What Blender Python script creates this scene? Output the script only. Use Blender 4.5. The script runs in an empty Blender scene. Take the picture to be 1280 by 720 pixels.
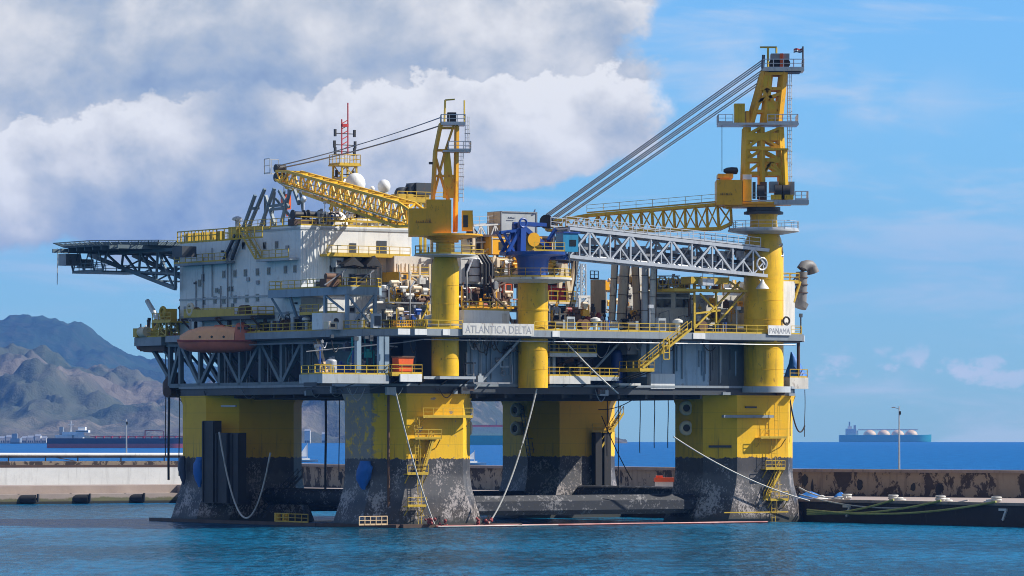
import bpy, math, random
from mathutils import Vector, Matrix, noise
random.seed(11)
R = math.radians
PI = math.pi
sc = bpy.context.scene
COL = sc.collection

# ------------------------------------------------------------------ frames
EYE = 11.7                       # camera height above the harbour water
FPX, CX, HY = 5700.0, 640.0, 541.6
TH = R(34)
UX, UY = math.cos(TH), math.sin(TH)
VX, VY = -UY, UX
F0 = (-13.2, 577.0)              # axis of the nearest column
ER = 6.371e6

def W(a, b, z=0.0):              # rig frame (a along the front side, b along the left side) -> world
    return Vector((F0[0] + a*UX + b*VX, F0[1] + a*UY + b*VY, z))
def dep(a, b): return F0[1] + a*UY + b*VY
def ra(px, b):                   # along the front-parallel plane b
    k = (px - CX)/FPX
    return (k*(F0[1] + b*VY) - F0[0] - b*VX)/(UX - k*UY)
def rb(px, a):
    k = (px - CX)/FPX
    return (k*(F0[1] + a*UY) - F0[0] - a*UX)/(VX - k*VY)
def rz(py, a, b): return EYE + (HY - py)/FPX*dep(a, b)
def fb(px, py, b):
    a = ra(px, b); return Vector((a, b, rz(py, a, b)))
def fa(px, py, a):
    b = rb(px, a); return Vector((a, b, rz(py, a, b)))
def wp(px, py, y): return Vector(((px-CX)/FPX*y, y, EYE + (HY-py)/FPX*y))
def drop(r): return -r*r/(2*ER)

# ------------------------------------------------------------------ materials
def nt(m):
    m.use_nodes = True
    t = m.node_tree; t.nodes.clear()
    return t
def nd(t, typ, **kw):
    n = t.nodes.new(typ)
    for k, v in kw.items():
        if k.startswith('i_'): n.inputs[int(k[2:])].default_value = v
        else: setattr(n, k, v)
    return n
def mth(t, op, a, b=None, c=None, clamp=False):
    n = t.nodes.new('ShaderNodeMath'); n.operation = op; n.use_clamp = clamp
    for i, x in enumerate((a, b, c)):
        if x is None: continue
        if isinstance(x, (int, float)): n.inputs[i].default_value = x
        else: t.links.new(x, n.inputs[i])
    return n.outputs[0]
def sstep(t, x, lo, hi):
    n = t.nodes.new('ShaderNodeMapRange'); n.interpolation_type = 'SMOOTHSTEP'
    for i, v in ((0, x), (1, lo), (2, hi), (3, 0.0), (4, 1.0)):
        if isinstance(v, (int, float)): n.inputs[i].default_value = v
        else: t.links.new(v, n.inputs[i])
    return n.outputs[0]
def mixc(t, f, a, b):
    n = t.nodes.new('ShaderNodeMix'); n.data_type = 'RGBA'
    for i, x in ((0, f), (6, a), (7, b)):
        if isinstance(x, (int, float)): n.inputs[i].default_value = x
        elif isinstance(x, tuple): n.inputs[i].default_value = x if len(x) == 4 else (*x, 1)
        else: t.links.new(x, n.inputs[i])
    return n.outputs[2]
def noi(t, vec, scale, detail=4, rough=.55, dist=0.0):
    n = t.nodes.new('ShaderNodeTexNoise')
    n.inputs['Scale'].default_value = scale; n.inputs['Detail'].default_value = detail
    n.inputs['Roughness'].default_value = rough; n.inputs['Distortion'].default_value = dist
    if vec is not None: t.links.new(vec, n.inputs['Vector'])
    return n.outputs['Fac']
def scl(t, vec, s):
    n = t.nodes.new('ShaderNodeVectorMath'); n.operation = 'MULTIPLY'
    t.links.new(vec, n.inputs[0]); n.inputs[1].default_value = s
    return n.outputs[0]
def finish(t, col, rough=.5, metal=0.0, bump=None, bstr=.3, bdist=.05, spec=.5):
    p = t.nodes.new('ShaderNodeBsdfPrincipled'); o = t.nodes.new('ShaderNodeOutputMaterial')
    t.links.new(p.outputs[0], o.inputs[0])
    if isinstance(col, tuple): p.inputs['Base Color'].default_value = (*col, 1)
    else: t.links.new(col, p.inputs['Base Color'])
    if isinstance(rough, (int, float)): p.inputs['Roughness'].default_value = rough
    else: t.links.new(rough, p.inputs['Roughness'])
    p.inputs['Metallic'].default_value = metal
    p.inputs['Specular IOR Level'].default_value = spec
    if bump is not None:
        b = t.nodes.new('ShaderNodeBump'); b.inputs['Strength'].default_value = bstr
        b.inputs['Distance'].default_value = bdist
        t.links.new(bump, b.inputs['Height']); t.links.new(b.outputs[0], p.inputs['Normal'])
    return p

MATS = {}
def paint(name, col, rough=.5, grime=.35, rust=.12, streak=.3, metal=0.0):
    """weathered paint: broad fading, vertical run-off streaks, rust bleeding in spots"""
    if name in MATS: return MATS[name]
    m = bpy.data.materials.new(name); t = nt(m)
    g = t.nodes.new('ShaderNodeNewGeometry').outputs['Position']
    n1 = noi(t, g, .35, 5, .6)
    n2 = noi(t, scl(t, g, (1.6, 1.6, .16)), 1.0, 5, .65)
    n3 = noi(t, scl(t, g, (1.0, 1.0, .45)), 1.3, 6, .7)
    f1 = sstep(t, n1, .38, .68)
    dark = tuple(c*.55 for c in col)
    n0 = noi(t, g, 1.7, 5, .65)
    c = mixc(t, mth(t, 'MULTIPLY', f1, grime), col, dark)
    c = mixc(t, mth(t, 'MULTIPLY', sstep(t, n0, .5, .66), grime*.6), c, tuple(c_*.68+.015 for c_ in col))
    f2 = sstep(t, n2, .52, .66)
    c = mixc(t, mth(t, 'MULTIPLY', f2, streak), c, tuple(c_*.42 + .01 for c_ in col))
    f3 = sstep(t, n3, .59, .67)
    c = mixc(t, mth(t, 'MULTIPLY', f3, min(1, rust*4)), c, (.12, .045, .018))
    finish(t, c, mth(t, 'MULTIPLY_ADD', n1, .3, rough-.15), metal, n3, .15, .02)
    MATS[name] = m
    return m

YEL = paint('yellow_paint', (.87, .50, .006), .45, .45, .16, .5)
YEL2 = paint('deep_yellow_paint', (.90, .43, .006), .45, .3, .12)
RAIL = paint('rail_yellow', (.62, .41, .03), .5, .35, .1)
WHT = paint('white_paint', (.80, .80, .78), .5, .22, .05, .25)
WHT2 = paint('stained_white', (.68, .66, .61), .55, .45, .14, .4)
GRY = paint('grey_paint', (.27, .31, .345), .5, .4, .08)
BGR = paint('blue_grey_paint', (.25, .345, .43), .5, .3, .06)
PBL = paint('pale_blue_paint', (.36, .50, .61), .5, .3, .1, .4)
LGR = paint('light_grey_paint', (.45, .48, .50), .5, .35, .08)
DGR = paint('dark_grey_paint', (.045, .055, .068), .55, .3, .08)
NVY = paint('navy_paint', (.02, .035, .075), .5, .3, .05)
TRS = paint('truss_grey', (.13, .18, .21), .5, .35, .08)
BLU = paint('blue_paint', (.012, .07, .33), .42, .3, .05)
CYN = paint('faded_blue_paint', (.02, .26, .47), .45, .3, .05)
BGE = paint('beige_paint', (.76, .53, .30), .55, .2, .08, .15)
TAN = paint('cream_paint', (.80, .65, .45), .55, .25, .10, .18)
RST = paint('rusty_steel', (.15, .075, .04), .75, .5, .3)
BRN = paint('brown_steel', (.085, .05, .035), .7, .5, .25)
STL = paint('grey_steel', (.30, .31, .33), .45, .4, .12, .3, .2)
GAL = paint('galvanised_steel', (.56, .58, .61), .4, .3, .05, .25, .35)
BLK = paint('black_steel', (.018, .018, .020), .6, .3, .06)
RUB = paint('black_rubber', (.014, .014, .015), .85, .3, 0)
ORG = paint('orange_gel_coat', (.97, .46, .22), .4, .3, .02, .2)
ORD = paint('dull_orange_hull', (.62, .17, .10), .5, .4, .04, .2)
SAF = paint('safety_orange', (.85, .12, .012), .5, .3, .05)
RED = paint('red_paint', (.55, .03, .03), .5, .3, .08)
CRD = paint('dull_red_paint', (.30, .04, .035), .55, .4, .1)
TEAL = paint('teal_paint', (.0, .34, .35), .5, .3, .02)
ROPW = paint('pale_rope', (.62, .60, .55), .9, .3, 0)
ROPG = paint('yellow_green_rope', (.42, .42, .13), .9, .4, 0)
ROPB = paint('dark_rope', (.05, .05, .055), .9, .3, 0)
TARP = paint('blue_tarpaulin', (.014, .15, .50), .6, .4, 0)
TRPW = paint('white_tarpaulin', (.72, .71, .69), .7, .3, 0)
GLS = paint('dark_window_glass', (.012, .016, .022), .12, .1, 0, 0)
LET = paint('grey_lettering', (.36, .37, .40), .6, .2, .02)
LETB = paint('dark_lettering', (.16, .09, .02), .6, .2, .02)
LETN = paint('navy_lettering', (.05, .07, .16), .6, .2, .02)
CON = paint('quay_concrete', (.34, .27, .23), .9, .5, .06, .5)

def column_material(name, patch):
    """yellow topsides over charcoal boot-topping, barnacles near the water, primer patches"""
    m = bpy.data.materials.new(name); t = nt(m)
    g = t.nodes.new('ShaderNodeNewGeometry').outputs['Position']
    sep = t.nodes.new('ShaderNodeSeparateXYZ'); t.links.new(g, sep.inputs[0])
    z = sep.outputs[2]
    n1 = noi(t, g, .25, 5, .6); n2 = noi(t, scl(t, g, (1.2, 1.2, .12)), 1.0, 5, .65)
    n3 = noi(t, g, 1.1, 8, .75); n4 = noi(t, g, .19, 3, .5, .6)
    c = mixc(t, mth(t, 'MULTIPLY', sstep(t, n1, .4, .7), .3), (.87, .50, .006), (.66, .33, .006))
    c = mixc(t, mth(t, 'MULTIPLY', sstep(t, n2, .54, .74), .45), c, (.25, .14, .02))
    if patch < .7:                                    # bare primer along the left-hand face of this column
        dt = t.nodes.new('ShaderNodeVectorMath'); dt.operation = 'DOT_PRODUCT'; t.links.new(g, dt.inputs[0]); dt.inputs[1].default_value = (UX, UY, 0)
        al = mth(t, 'SUBTRACT', dt.outputs['Value'], F0[0]*UX+F0[1]*UY)
        al = mth(t, 'ADD', al, mth(t, 'MULTIPLY', mth(t, 'SUBTRACT', noi(t, g, .9, 5, .7), .5), 3.0))
        c = mixc(t, mth(t, 'MULTIPLY', sstep(t, al, -6.9, -7.4), .9), c, mixc(t, n1, (.15, .15, .15), (.27, .26, .25)))
        c = mixc(t, mth(t, 'MULTIPLY', sstep(t, noi(t, g, .5, 4, .6, .3), .66, .69), .85), c, (.19, .20, .21))
    c = mixc(t, mth(t, 'MULTIPLY', sstep(t, n3, .62, .70), .45), c, (.16, .07, .025))
    wv = mth(t, 'MULTIPLY', mth(t, 'SUBTRACT', n2, .5), 2.2)
    zb_ = mth(t, 'ADD', z, wv)
    low = mixc(t, sstep(t, n1, .35, .7), (.024, .027, .034), (.060, .055, .056))
    low = mixc(t, mth(t, 'MULTIPLY', mth(t, 'MULTIPLY', sstep(t, zb_, 6.8, 6.0), sstep(t, zb_, 3.0, 4.4)), .6), low, (.13, .125, .125))
    low = mixc(t, mth(t, 'MULTIPLY', sstep(t, zb_, 3.2, 1.8), .6), low, (.060, .045, .034))
    low = mixc(t, mth(t, 'MULTIPLY', sstep(t, n2, .5, .75), .5), low, (.12, .11, .11))
    amt = mth(t, 'MULTIPLY', sstep(t, z, 8.2, 3.5), .085)
    thr = mth(t, 'SUBTRACT', .60, amt)
    patchy = noi(t, g, .33, 3, .6)
    thr = mth(t, 'ADD', thr, mth(t, 'MULTIPLY', mth(t, 'SUBTRACT', .52, patchy), .6))
    sp = noi(t, scl(t, g, (1.0, 1.0, .8)), 3.4, 6, .8)
    bar = sstep(t, sp, thr, mth(t, 'ADD', thr, .05))
    low = mixc(t, mth(t, 'MULTIPLY', bar, .9), low, (.42, .37, .35))
    low = mixc(t, sstep(t, z, 1.3, .3), low, (.022, .026, .022))
    zz = mth(t, 'ADD', z, mth(t, 'MULTIPLY', mth(t, 'ADD', mth(t, 'MULTIPLY', mth(t, 'SUBTRACT', n3, .5), .25), mth(t, 'MULTIPLY', mth(t, 'SUBTRACT', n2, .55), 1.1)), 1.0))
    seam = mth(t, 'LESS_THAN', mth(t, 'FRACT', mth(t, 'MULTIPLY', z, 1/2.05)), .05)
    c = mixc(t, mth(t, 'MULTIPLY', seam, .16), c, (.20, .12, .02))
    stain = mth(t, 'MULTIPLY', sstep(t, noi(t, scl(t, g, (2.2, 2.2, .10)), 1.0, 5, .7), .53, .66), sstep(t, z, 12.5, 8.6))
    c = mixc(t, mth(t, 'MULTIPLY', stain, .55), c, (.17, .095, .03))
    c = mixc(t, sstep(t, zz, 8.40, 8.50), low, c)
    finish(t, c, .55, 0, sp, .35, .05)
    return m
COLM = column_material('column_paint', .74)
COLP = column_material('column_paint_patched', .60)

def fouled(name):
    m = bpy.data.materials.new(name); t = nt(m)
    g = t.nodes.new('ShaderNodeNewGeometry').outputs['Position']
    n1 = noi(t, g, .4, 4); sp = noi(t, g, 1.9, 6, .8)
    thr = mth(t, 'ADD', .56, mth(t, 'MULTIPLY', mth(t, 'SUBTRACT', .5, n1), .5))
    c = mixc(t, mth(t, 'MULTIPLY', sstep(t, sp, thr, mth(t, 'ADD', thr, .05)), .55), (.016, .019, .026), (.30, .29, .30))
    finish(t, c, .7, 0, sp, .4, .05)
    return m
FOUL = fouled('barnacled_steel')

def wall_material(name, plaster):
    """old breakwater wall: pale render flaking off dark stone"""
    m = bpy.data.materials.new(name); t = nt(m)
    g = t.nodes.new('ShaderNodeNewGeometry').outputs['Position']
    sep = t.nodes.new('ShaderNodeSeparateXYZ'); t.links.new(g, sep.inputs[0])
    n1 = noi(t, scl(t, g, (1, 1, .7)), .38, 7, .72, .5)
    n2 = noi(t, g, 1.6, 6, .7); n3 = noi(t, scl(t, g, (1.5, 1.5, .2)), .8, 5, .6)
    c = mixc(t, n2, tuple(x*.8 for x in plaster), plaster)
    c = mixc(t, mth(t, 'MULTIPLY', sstep(t, n3, .5, .7), .5), c, (.16, .125, .10))
    zf = mth(t, 'MULTIPLY', sstep(t, sep.outputs[2], 3.6, 2.7), .12)
    f = mth(t, 'ADD', mth(t, 'ADD', n1, zf), mth(t, 'MULTIPLY', mth(t, 'SUBTRACT', n2, .5), .18))
    c = mixc(t, sstep(t, f, .515, .56), c, mixc(t, n2, (.035, .028, .026), (.10, .075, .06)))
    finish(t, c, .92, 0, n2, .5, .08)
    return m
BWM = wall_material('flaking_render', (.40, .315, .23))
WWM = paint('limewashed_wall', (.80, .82, .80), .85, .2, .02, .25)

def quay_material():
    m = bpy.data.materials.new('tidal_concrete'); t = nt(m)
    g = t.nodes.new('ShaderNodeNewGeometry').outputs['Position']
    sep = t.nodes.new('ShaderNodeSeparateXYZ'); t.links.new(g, sep.inputs[0]); z = sep.outputs[2]
    n1 = noi(t, g, .3, 6, .65); n2 = noi(t, g, 2.0, 5, .7)
    c = mixc(t, n1, (.42, .34, .29), (.24, .19, .165))
    zz = mth(t, 'ADD', z, mth(t, 'MULTIPLY', mth(t, 'SUBTRACT', n1, .5), 1.6))
    c = mixc(t, mth(t, 'MULTIPLY', sstep(t, zz, 1.15, .75), .8), c, mixc(t, n1, (.10, .12, .012), (.035, .035, .02)))
    c = mixc(t, sstep(t, z, .55, .25), c, (.016, .018, .016))
    finish(t, c, .9, 0, n2, .4, .06)
    return m
QUAY = quay_material()
def tar_material():
    m = bpy.data.materials.new('tarred_quay_face'); t = nt(m)
    g = t.nodes.new('ShaderNodeNewGeometry').outputs['Position']
    n1 = noi(t, g, .3, 6, .65); n2 = noi(t, scl(t, g, (1.3, 1.3, .2)), 1.0, 5, .7)
    c = mixc(t, n1, (.016, .014, .016), (.05, .042, .042))
    c = mixc(t, mth(t, 'MULTIPLY', sstep(t, n2, .55, .75), .5), c, (.12, .10, .09))
    finish(t, c, .85, 0, n2, .4, .06)
    return m
TAR = tar_material()

def hills_material(name, cols):
    m = bpy.data.materials.new(name); t = nt(m)
    geo = t.nodes.new('ShaderNodeNewGeometry'); g = geo.outputs['Position']
    n1 = noi(t, g, .004, 8, .62); n2 = noi(t, g, .016, 6, .7); n3 = noi(t, g, .0016, 4, .6)
    c = mixc(t, sstep(t, n1, .38, .62), cols[0], cols[1])
    c = mixc(t, mth(t, 'MULTIPLY', sstep(t, n2, .48, .62), .7), c, cols[2])
    c = mixc(t, mth(t, 'MULTIPLY', sstep(t, n3, .5, .62), .6), c, cols[3])
    finish(t, c, .95, 0, n2, .8, 14.0, .1)
    return m

# ------------------------------------------------------------------ mesh building
def perp(d):
    d = d.normalized()
    up = Vector((0, 0, 1)) if abs(d.z) < .93 else Vector((1, 0, 0))
    s = d.cross(up).normalized()
    return d, s, s.cross(d).normalized()

WHOLE = {'louvre', 'faded_marking', 'emblem', 'paint_marks', 'stiffener', 'corrugated_cladding', 'lettering', 'trim', 'pane', 'safety_net', 'panel', 'shell', 'door_panel'}
class MB:
    def __init__(s, mat=None): s.v = []; s.f = []; s.m = []; s.mats = []; s.sm = []; s.k = 0; s.ch = []; mat and s.use(mat)
    def use(s, mat):
        if mat not in s.mats: s.mats.append(mat)
        s.k = s.mats.index(mat); return s
    def add(s, vs, fs, smooth=False):
        n = len(s.v); s.v += [tuple(p) for p in vs]; s.ch.append((n, len(s.v), len(s.f), len(s.f)+len(fs)))
        for f in fs:
            s.f.append(tuple(n+i for i in f)); s.m.append(s.k); s.sm.append(smooth)
        return s
    def box(s, x0, x1, y0, y1, z0, z1):
        vs = [(x, y, z) for z in (z0, z1) for x, y in ((x0, y0), (x1, y0), (x1, y1), (x0, y1))]
        return s.add(vs, [(3, 2, 1, 0), (4, 5, 6, 7), (0, 1, 5, 4), (1, 2, 6, 5), (2, 3, 7, 6), (3, 0, 4, 7)])
    def cbox(s, c, d, rot=0.0):
        cs, sn = math.cos(rot), math.sin(rot); vs = []
        for z in (-.5, .5):
            for x, y in ((-.5, -.5), (.5, -.5), (.5, .5), (-.5, .5)):
                X, Y = x*d[0], y*d[1]
                vs.append((c[0]+X*cs-Y*sn, c[1]+X*sn+Y*cs, c[2]+z*d[2]))
        return s.add(vs, [(3, 2, 1, 0), (4, 5, 6, 7), (0, 1, 5, 4), (1, 2, 6, 5), (2, 3, 7, 6), (3, 0, 4, 7)])
    def bar(s, p, q, w, h=None):
        p, q = Vector(p), Vector(q); h = h or w
        if (q-p).length < 1e-5: return s
        d, a, b = perp(q-p); vs = []
        for e in (p, q):
            for i, j in ((-1, -1), (1, -1), (1, 1), (-1, 1)): vs.append(e + a*(i*w/2) + b*(j*h/2))
        return s.add(vs, [(3, 2, 1, 0), (4, 5, 6, 7), (0, 1, 5, 4), (1, 2, 6, 5), (2, 3, 7, 6), (3, 0, 4, 7)])
    def tube(s, p, q, r, r2=None, n=12, cap=True):
        p, q = Vector(p), Vector(q); r2 = r if r2 is None else r2
        d, a, b = perp(q-p); vs = []
        for e, rr in ((p, r), (q, r2)):
            for i in range(n):
                t = 2*PI*i/n; vs.append(e + a*(math.cos(t)*rr) + b*(math.sin(t)*rr))
        fs = [(i, (i+1) % n, n+(i+1) % n, n+i) for i in range(n)]
        s.add(vs, fs, True)
        if cap: s.add(vs, [tuple(range(n-1, -1, -1)), tuple(range(n, 2*n))])
        return s
    def path(s, pts, r, n=6):
        pts = [Vector(p) for p in pts]; vs = []
        for i, p in enumerate(pts):
            d = pts[min(i+1, len(pts)-1)] - pts[max(i-1, 0)]
            d, a, b = perp(d)
            for k in range(n):
                t = 2*PI*k/n; vs.append(p + a*(math.cos(t)*r) + b*(math.sin(t)*r))
        fs = [(i*n+k, i*n+(k+1) % n, (i+1)*n+(k+1) % n, (i+1)*n+k) for i in range(len(pts)-1) for k in range(n)]
        s.add(vs, fs, True)
        return s.add(vs, [tuple(range(n-1, -1, -1)), tuple(range(len(vs)-n, len(vs)))])
    def prism(s, poly, z0, z1):
        n = len(poly); vs = [(x, y, z0) for x, y in poly] + [(x, y, z1) for x, y in poly]
        return s.add(vs, [tuple(range(n-1, -1, -1)), tuple(range(n, 2*n))] + [(i, (i+1) % n, n+(i+1) % n, n+i) for i in range(n)])
    def loft(s, rings, cap=True, smooth=False):
        n = len(rings[0]); vs = [p for r in rings for p in r]
        fs = [(i*n+k, i*n+(k+1) % n, (i+1)*n+(k+1) % n, (i+1)*n+k) for i in range(len(rings)-1) for k in range(n)]
        s.add(vs, fs, smooth)
        if cap: s.add(vs, [tuple(range(n-1, -1, -1)), tuple(range(len(vs)-n, len(vs)))])
        return s
    def lathe(s, c, prof, n=24, axis='z', smooth=True):
        c = Vector(c); rings = []
        for r, h in prof:
            ring = []
            for i in range(n):
                t = 2*PI*i/n; x, y = math.cos(t)*r, math.sin(t)*r
                ring.append(c + (Vector((x, y, h)) if axis == 'z' else Vector((h, x, y)) if axis == 'x' else Vector((y, h, x))))
            rings.append(ring)
        return s.loft(rings, True, smooth)
    def ball(s, c, r, n=20, squash=1.0):
        return s.lathe(c, [(max(.01, r*math.sin(PI*i/12)), -r*squash*math.cos(PI*i/12)) for i in range(13)], n)
    def ring(s, c, r, t, n=24, axis='z', m=8):
        c = Vector(c); rings = []
        for i in range(n+1):
            a = 2*PI*i/n
            e = Vector((math.cos(a), math.sin(a), 0)); up = Vector((0, 0, 1))
            if axis == 'y': e = Vector((math.cos(a), 0, math.sin(a))); up = Vector((0, 1, 0))
            if axis == 'x': e = Vector((0, math.cos(a), math.sin(a))); up = Vector((1, 0, 0))
            rings.append([c + e*(r+t*math.cos(2*PI*k/m)) + up*(t*math.sin(2*PI*k/m)) for k in range(m)])
        return s.loft(rings, False, True)
    # composite patterns -------------------------------------------------
    def rail(s, pts, closed=False, h=1.1, sp=1.6, r=.075, kick=True):
        pts = [Vector(p) for p in pts]
        if closed: pts.append(pts[0])
        for p, q in zip(pts, pts[1:]):
            L = (q-p).length; n = max(1, round(L/sp)); up = Vector((0, 0, 1))
            for i in range(n+1): e = p.lerp(q, i/n); s.bar(e, e+up*h, r)
            s.bar(p+up*h, q+up*h, r*1.15); s.bar(p+up*h*.55, q+up*h*.55, r*.9)
            if kick: s.bar(p+up*.1, q+up*.1, .03, .2)
        return s
    def lattice(s, p, q, w0, h0, w1, h1, n, r, rl, side=None):
        """four chords with zig-zag lacing on every face"""
        p, q = Vector(p), Vector(q); d = (q-p).normalized()
        a = Vector(side).normalized() if side else perp(q-p)[1]
        b = a.cross(d).normalized()
        def c(i, j, t):
            w = w0+(w1-w0)*t; h = h0+(h1-h0)*t
            return p.lerp(q, t) + a*(i*w/2) + b*(j*h/2)
        cs = [(-1, -1), (1, -1), (1, 1), (-1, 1)]
        for i, j in cs: s.bar(c(i, j, 0), c(i, j, 1), r)
        for k in range(n):
            t0, t1 = k/n, (k+1)/n
            for m in range(4):
                A, B = cs[m], cs[(m+1) % 4]
                if k % 2: A, B = B, A
                s.bar(c(*A, t0), c(*B, t1), rl)
                s.bar(c(*A, t0), c(*B, t0), rl)
        for m in range(4): s.bar(c(*cs[m], 1), c(*cs[(m+1) % 4], 1), rl)
        return s
    def ladder(s, p, q, w=.5, side=(1, 0, 0), cage=False, r=.06):
        p, q = Vector(p), Vector(q); e = Vector(side).normalized()*(w/2)
        s.bar(p-e, q-e, r); s.bar(p+e, q+e, r)
        L = (q-p).length; n = max(2, int(L/.5))
        for i in range(1, n): m = p.lerp(q, i/n); s.bar(m-e, m+e, r*.7)
        if cage:
            o = Vector((e.y, -e.x, 0)).normalized()*.75
            for i in range(1, max(2, int(L/1.5))):
                m = p.lerp(q, i/max(2, int(L/1.5)))
                s.bar(m-e*1.3, m-e*1.3+o, r*.7); s.bar(m+e*1.3, m+e*1.3+o, r*.7); s.bar(m-e*1.3+o, m+e*1.3+o, r*.7)
            s.bar(p+o+Vector((0, 0, 1)), q+o, r*.7)
        return s
    def stair(s, p, q, w=.9, r=.07):
        p, q = Vector(p), Vector(q); d = q-p; h = Vector((d.x, d.y, 0)).normalized()
        e = Vector((-h.y, h.x, 0))*(w/2)
        for k in (-1, 1):
            s.bar(p+e*k, q+e*k, .09, .28)
            s.bar(p+e*k+Vector((0, 0, 1)), q+e*k+Vector((0, 0, 1)), r)
            n = max(2, int(d.length/1.8))
            for i in range(n+1): m = p.lerp(q, i/n)+e*k; s.bar(m, m+Vector((0, 0, 1)), r)
        n = max(3, int(abs(d.z)/.24))
        for i in range(1, n): m = p.lerp(q, i/n); s.cbox(m, (.28, w, .05), math.atan2(h.y, h.x))
        return s
    # ---------------------------------------------------------------------
    def mesh(s, name, off=(0, 0, 0)):
        me = bpy.data.meshes.new(name)
        o = Vector(off)
        me.from_pydata([tuple(Vector(p)-o) for p in s.v], [], s.f)
        for m in s.mats: me.materials.append(m)
        me.polygons.foreach_set('material_index', s.m)
        me.polygons.foreach_set('use_smooth', s.sm)
        me.set_sharp_from_angle(angle=R(40))
        me.update()
        return me
    def part(s, name, parent, label=None, kind=None):
        """child mesh of a thing or of a part, drawn in the same frame as its thing"""
        if not s.f: return None
        if name not in WHOLE and kind is None:
            cl = s.clusters()
            if 1 < len(cl) <= 10:
                out = []
                for c_ in cl:
                    q = MB(); q.mats = s.mats
                    for ci in c_:
                        v0, v1, f0, f1 = s.ch[ci]; n0 = len(q.v); q.v += s.v[v0:v1]
                        for k_ in range(f0, f1): q.f.append(tuple(i-v0+n0 for i in s.f[k_])); q.m.append(s.m[k_]); q.sm.append(s.sm[k_])
                    used = sorted(set(q.m)); q.mats = [s.mats[i] for i in used]; q.m = [used.index(i) for i in q.m]
                    out.append(q.emit(name, parent, label, kind))
                return out[0]
        return s.emit(name, parent, label, kind)
    def clusters(s, gap=.12):
        n = len(s.ch); par = list(range(n)); bb = []
        for v0, v1, f0, f1 in s.ch:
            P_ = s.v[v0:v1]; bb.append([min(p[i] for p in P_)-gap for i in range(3)]+[max(p[i] for p in P_)+gap for i in range(3)])
        def find(i):
            while par[i] != i: par[i] = par[par[i]]; i = par[i]
            return i
        for i in range(n):
            for j in range(i):
                if find(i) != find(j) and all(bb[i][k] <= bb[j][k+3] and bb[j][k] <= bb[i][k+3] for k in range(3)): par[find(i)] = find(j)
        g = {}
        for i in range(n): g.setdefault(find(i), []).append(i)
        return list(g.values())
    def emit(s, name, parent, label=None, kind=None):
        off = parent.get('_o', (0, 0, 0))
        o = bpy.data.objects.new(name, s.mesh(name, off)); COL.objects.link(o)
        o.parent = parent; o['_o'] = list(off)
        if label: o['label'] = label
        if kind: o['kind'] = kind
        return o

def tag(o, label, cat, group=None, kind=None):
    if label: o['label'] = label
    if cat: o['category'] = cat
    if group: o['group'] = group
    if kind: o['kind'] = kind
    return o
def thing(name, label, cat, org=(0, 0, 0), group=None, world=False, rot=0.0):
    """Empty at the base of a thing; parts are drawn in rig coordinates (or about 0 when world=True)"""
    o = bpy.data.objects.new(name, None); COL.objects.link(o); o.empty_display_size = .5
    if world: o.location = org; o.rotation_euler = (0, 0, rot); o['_o'] = [0, 0, 0]
    else: o.location = W(*org); o.rotation_euler = (0, 0, TH); o['_o'] = list(org)
    return tag(o, label, cat, group)
def solo(mb, name, label, cat, org=(0, 0, 0), group=None, world=False, kind=None):
    """a thing that is one mesh"""
    o = bpy.data.objects.new(name, mb.mesh(name, org)); COL.objects.link(o)
    if world: o.location = org
    else: o.location = W(*org); o.rotation_euler = (0, 0, TH)
    return tag(o, label, cat, group, kind)
def dup(root, loc, label=None, rot=None):
    c = root.copy(); COL.objects.link(c); c.location = loc
    if rot is not None: c.rotation_euler = (0, 0, rot)
    if label: c['label'] = label
    for ch in list(root.children):
        k = ch.copy(); COL.objects.link(k); k.parent = c
        for g in list(ch.children):
            e = g.copy(); COL.objects.link(e); e.parent = k
    return c
def text_part(txt, parent, mat, org, xdir, size, width, name='lettering', ext=.02):
    """lettering as real mesh, standing upright along xdir from org (lower left corner), squeezed to width"""
    cu = bpy.data.curves.new(name, 'FONT'); cu.body = txt; cu.size = size; cu.extrude = ext; cu.resolution_u = 3
    tmp = bpy.data.objects.new(name, cu); COL.objects.link(tmp)
    me = bpy.data.meshes.new_from_object(tmp.evaluated_get(bpy.context.evaluated_depsgraph_get()))
    COL.objects.unlink(tmp); bpy.data.objects.remove(tmp)
    xs = [v.co.x for v in me.vertices]; ys = [v.co.y for v in me.vertices]
    k = width/max(1e-6, max(xs)-min(xs)); x0 = min(xs); y0 = min(ys)
    d = Vector(xdir).normalized(); n = Vector((d.y, -d.x, 0)); up = Vector((0, 0, 1))
    off = Vector(parent.get('_o', (0, 0, 0)))
    for v in me.vertices: v.co = Vector(org) - off + d*((v.co.x-x0)*k) + up*(v.co.y-y0) + n*v.co.z
    me.materials.clear(); me.materials.append(mat); me.name = name
    o = bpy.data.objects.new(name, me); COL.objects.link(o); o.parent = parent
    o['_o'] = list(off)
    return o
def catenary(p, q, sag, n=20):
    p, q = Vector(p), Vector(q)
    return [p.lerp(q, i/n) - Vector((0, 0, sag*4*(i/n)*(1-i/n))) for i in range(n+1)]
# ================================================================== camera, light, sky
cam = bpy.data.cameras.new('camera'); co = bpy.data.objects.new('camera', cam); COL.objects.link(co)
cam.sensor_width = 36; cam.lens = 36*FPX/1280; cam.shift_y = (HY-360)/1280
cam.clip_start = 1; cam.clip_end = 60000
co.location = (0, 0, EYE); co.rotation_euler = (R(90), 0, 0)
sc.camera = co

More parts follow.
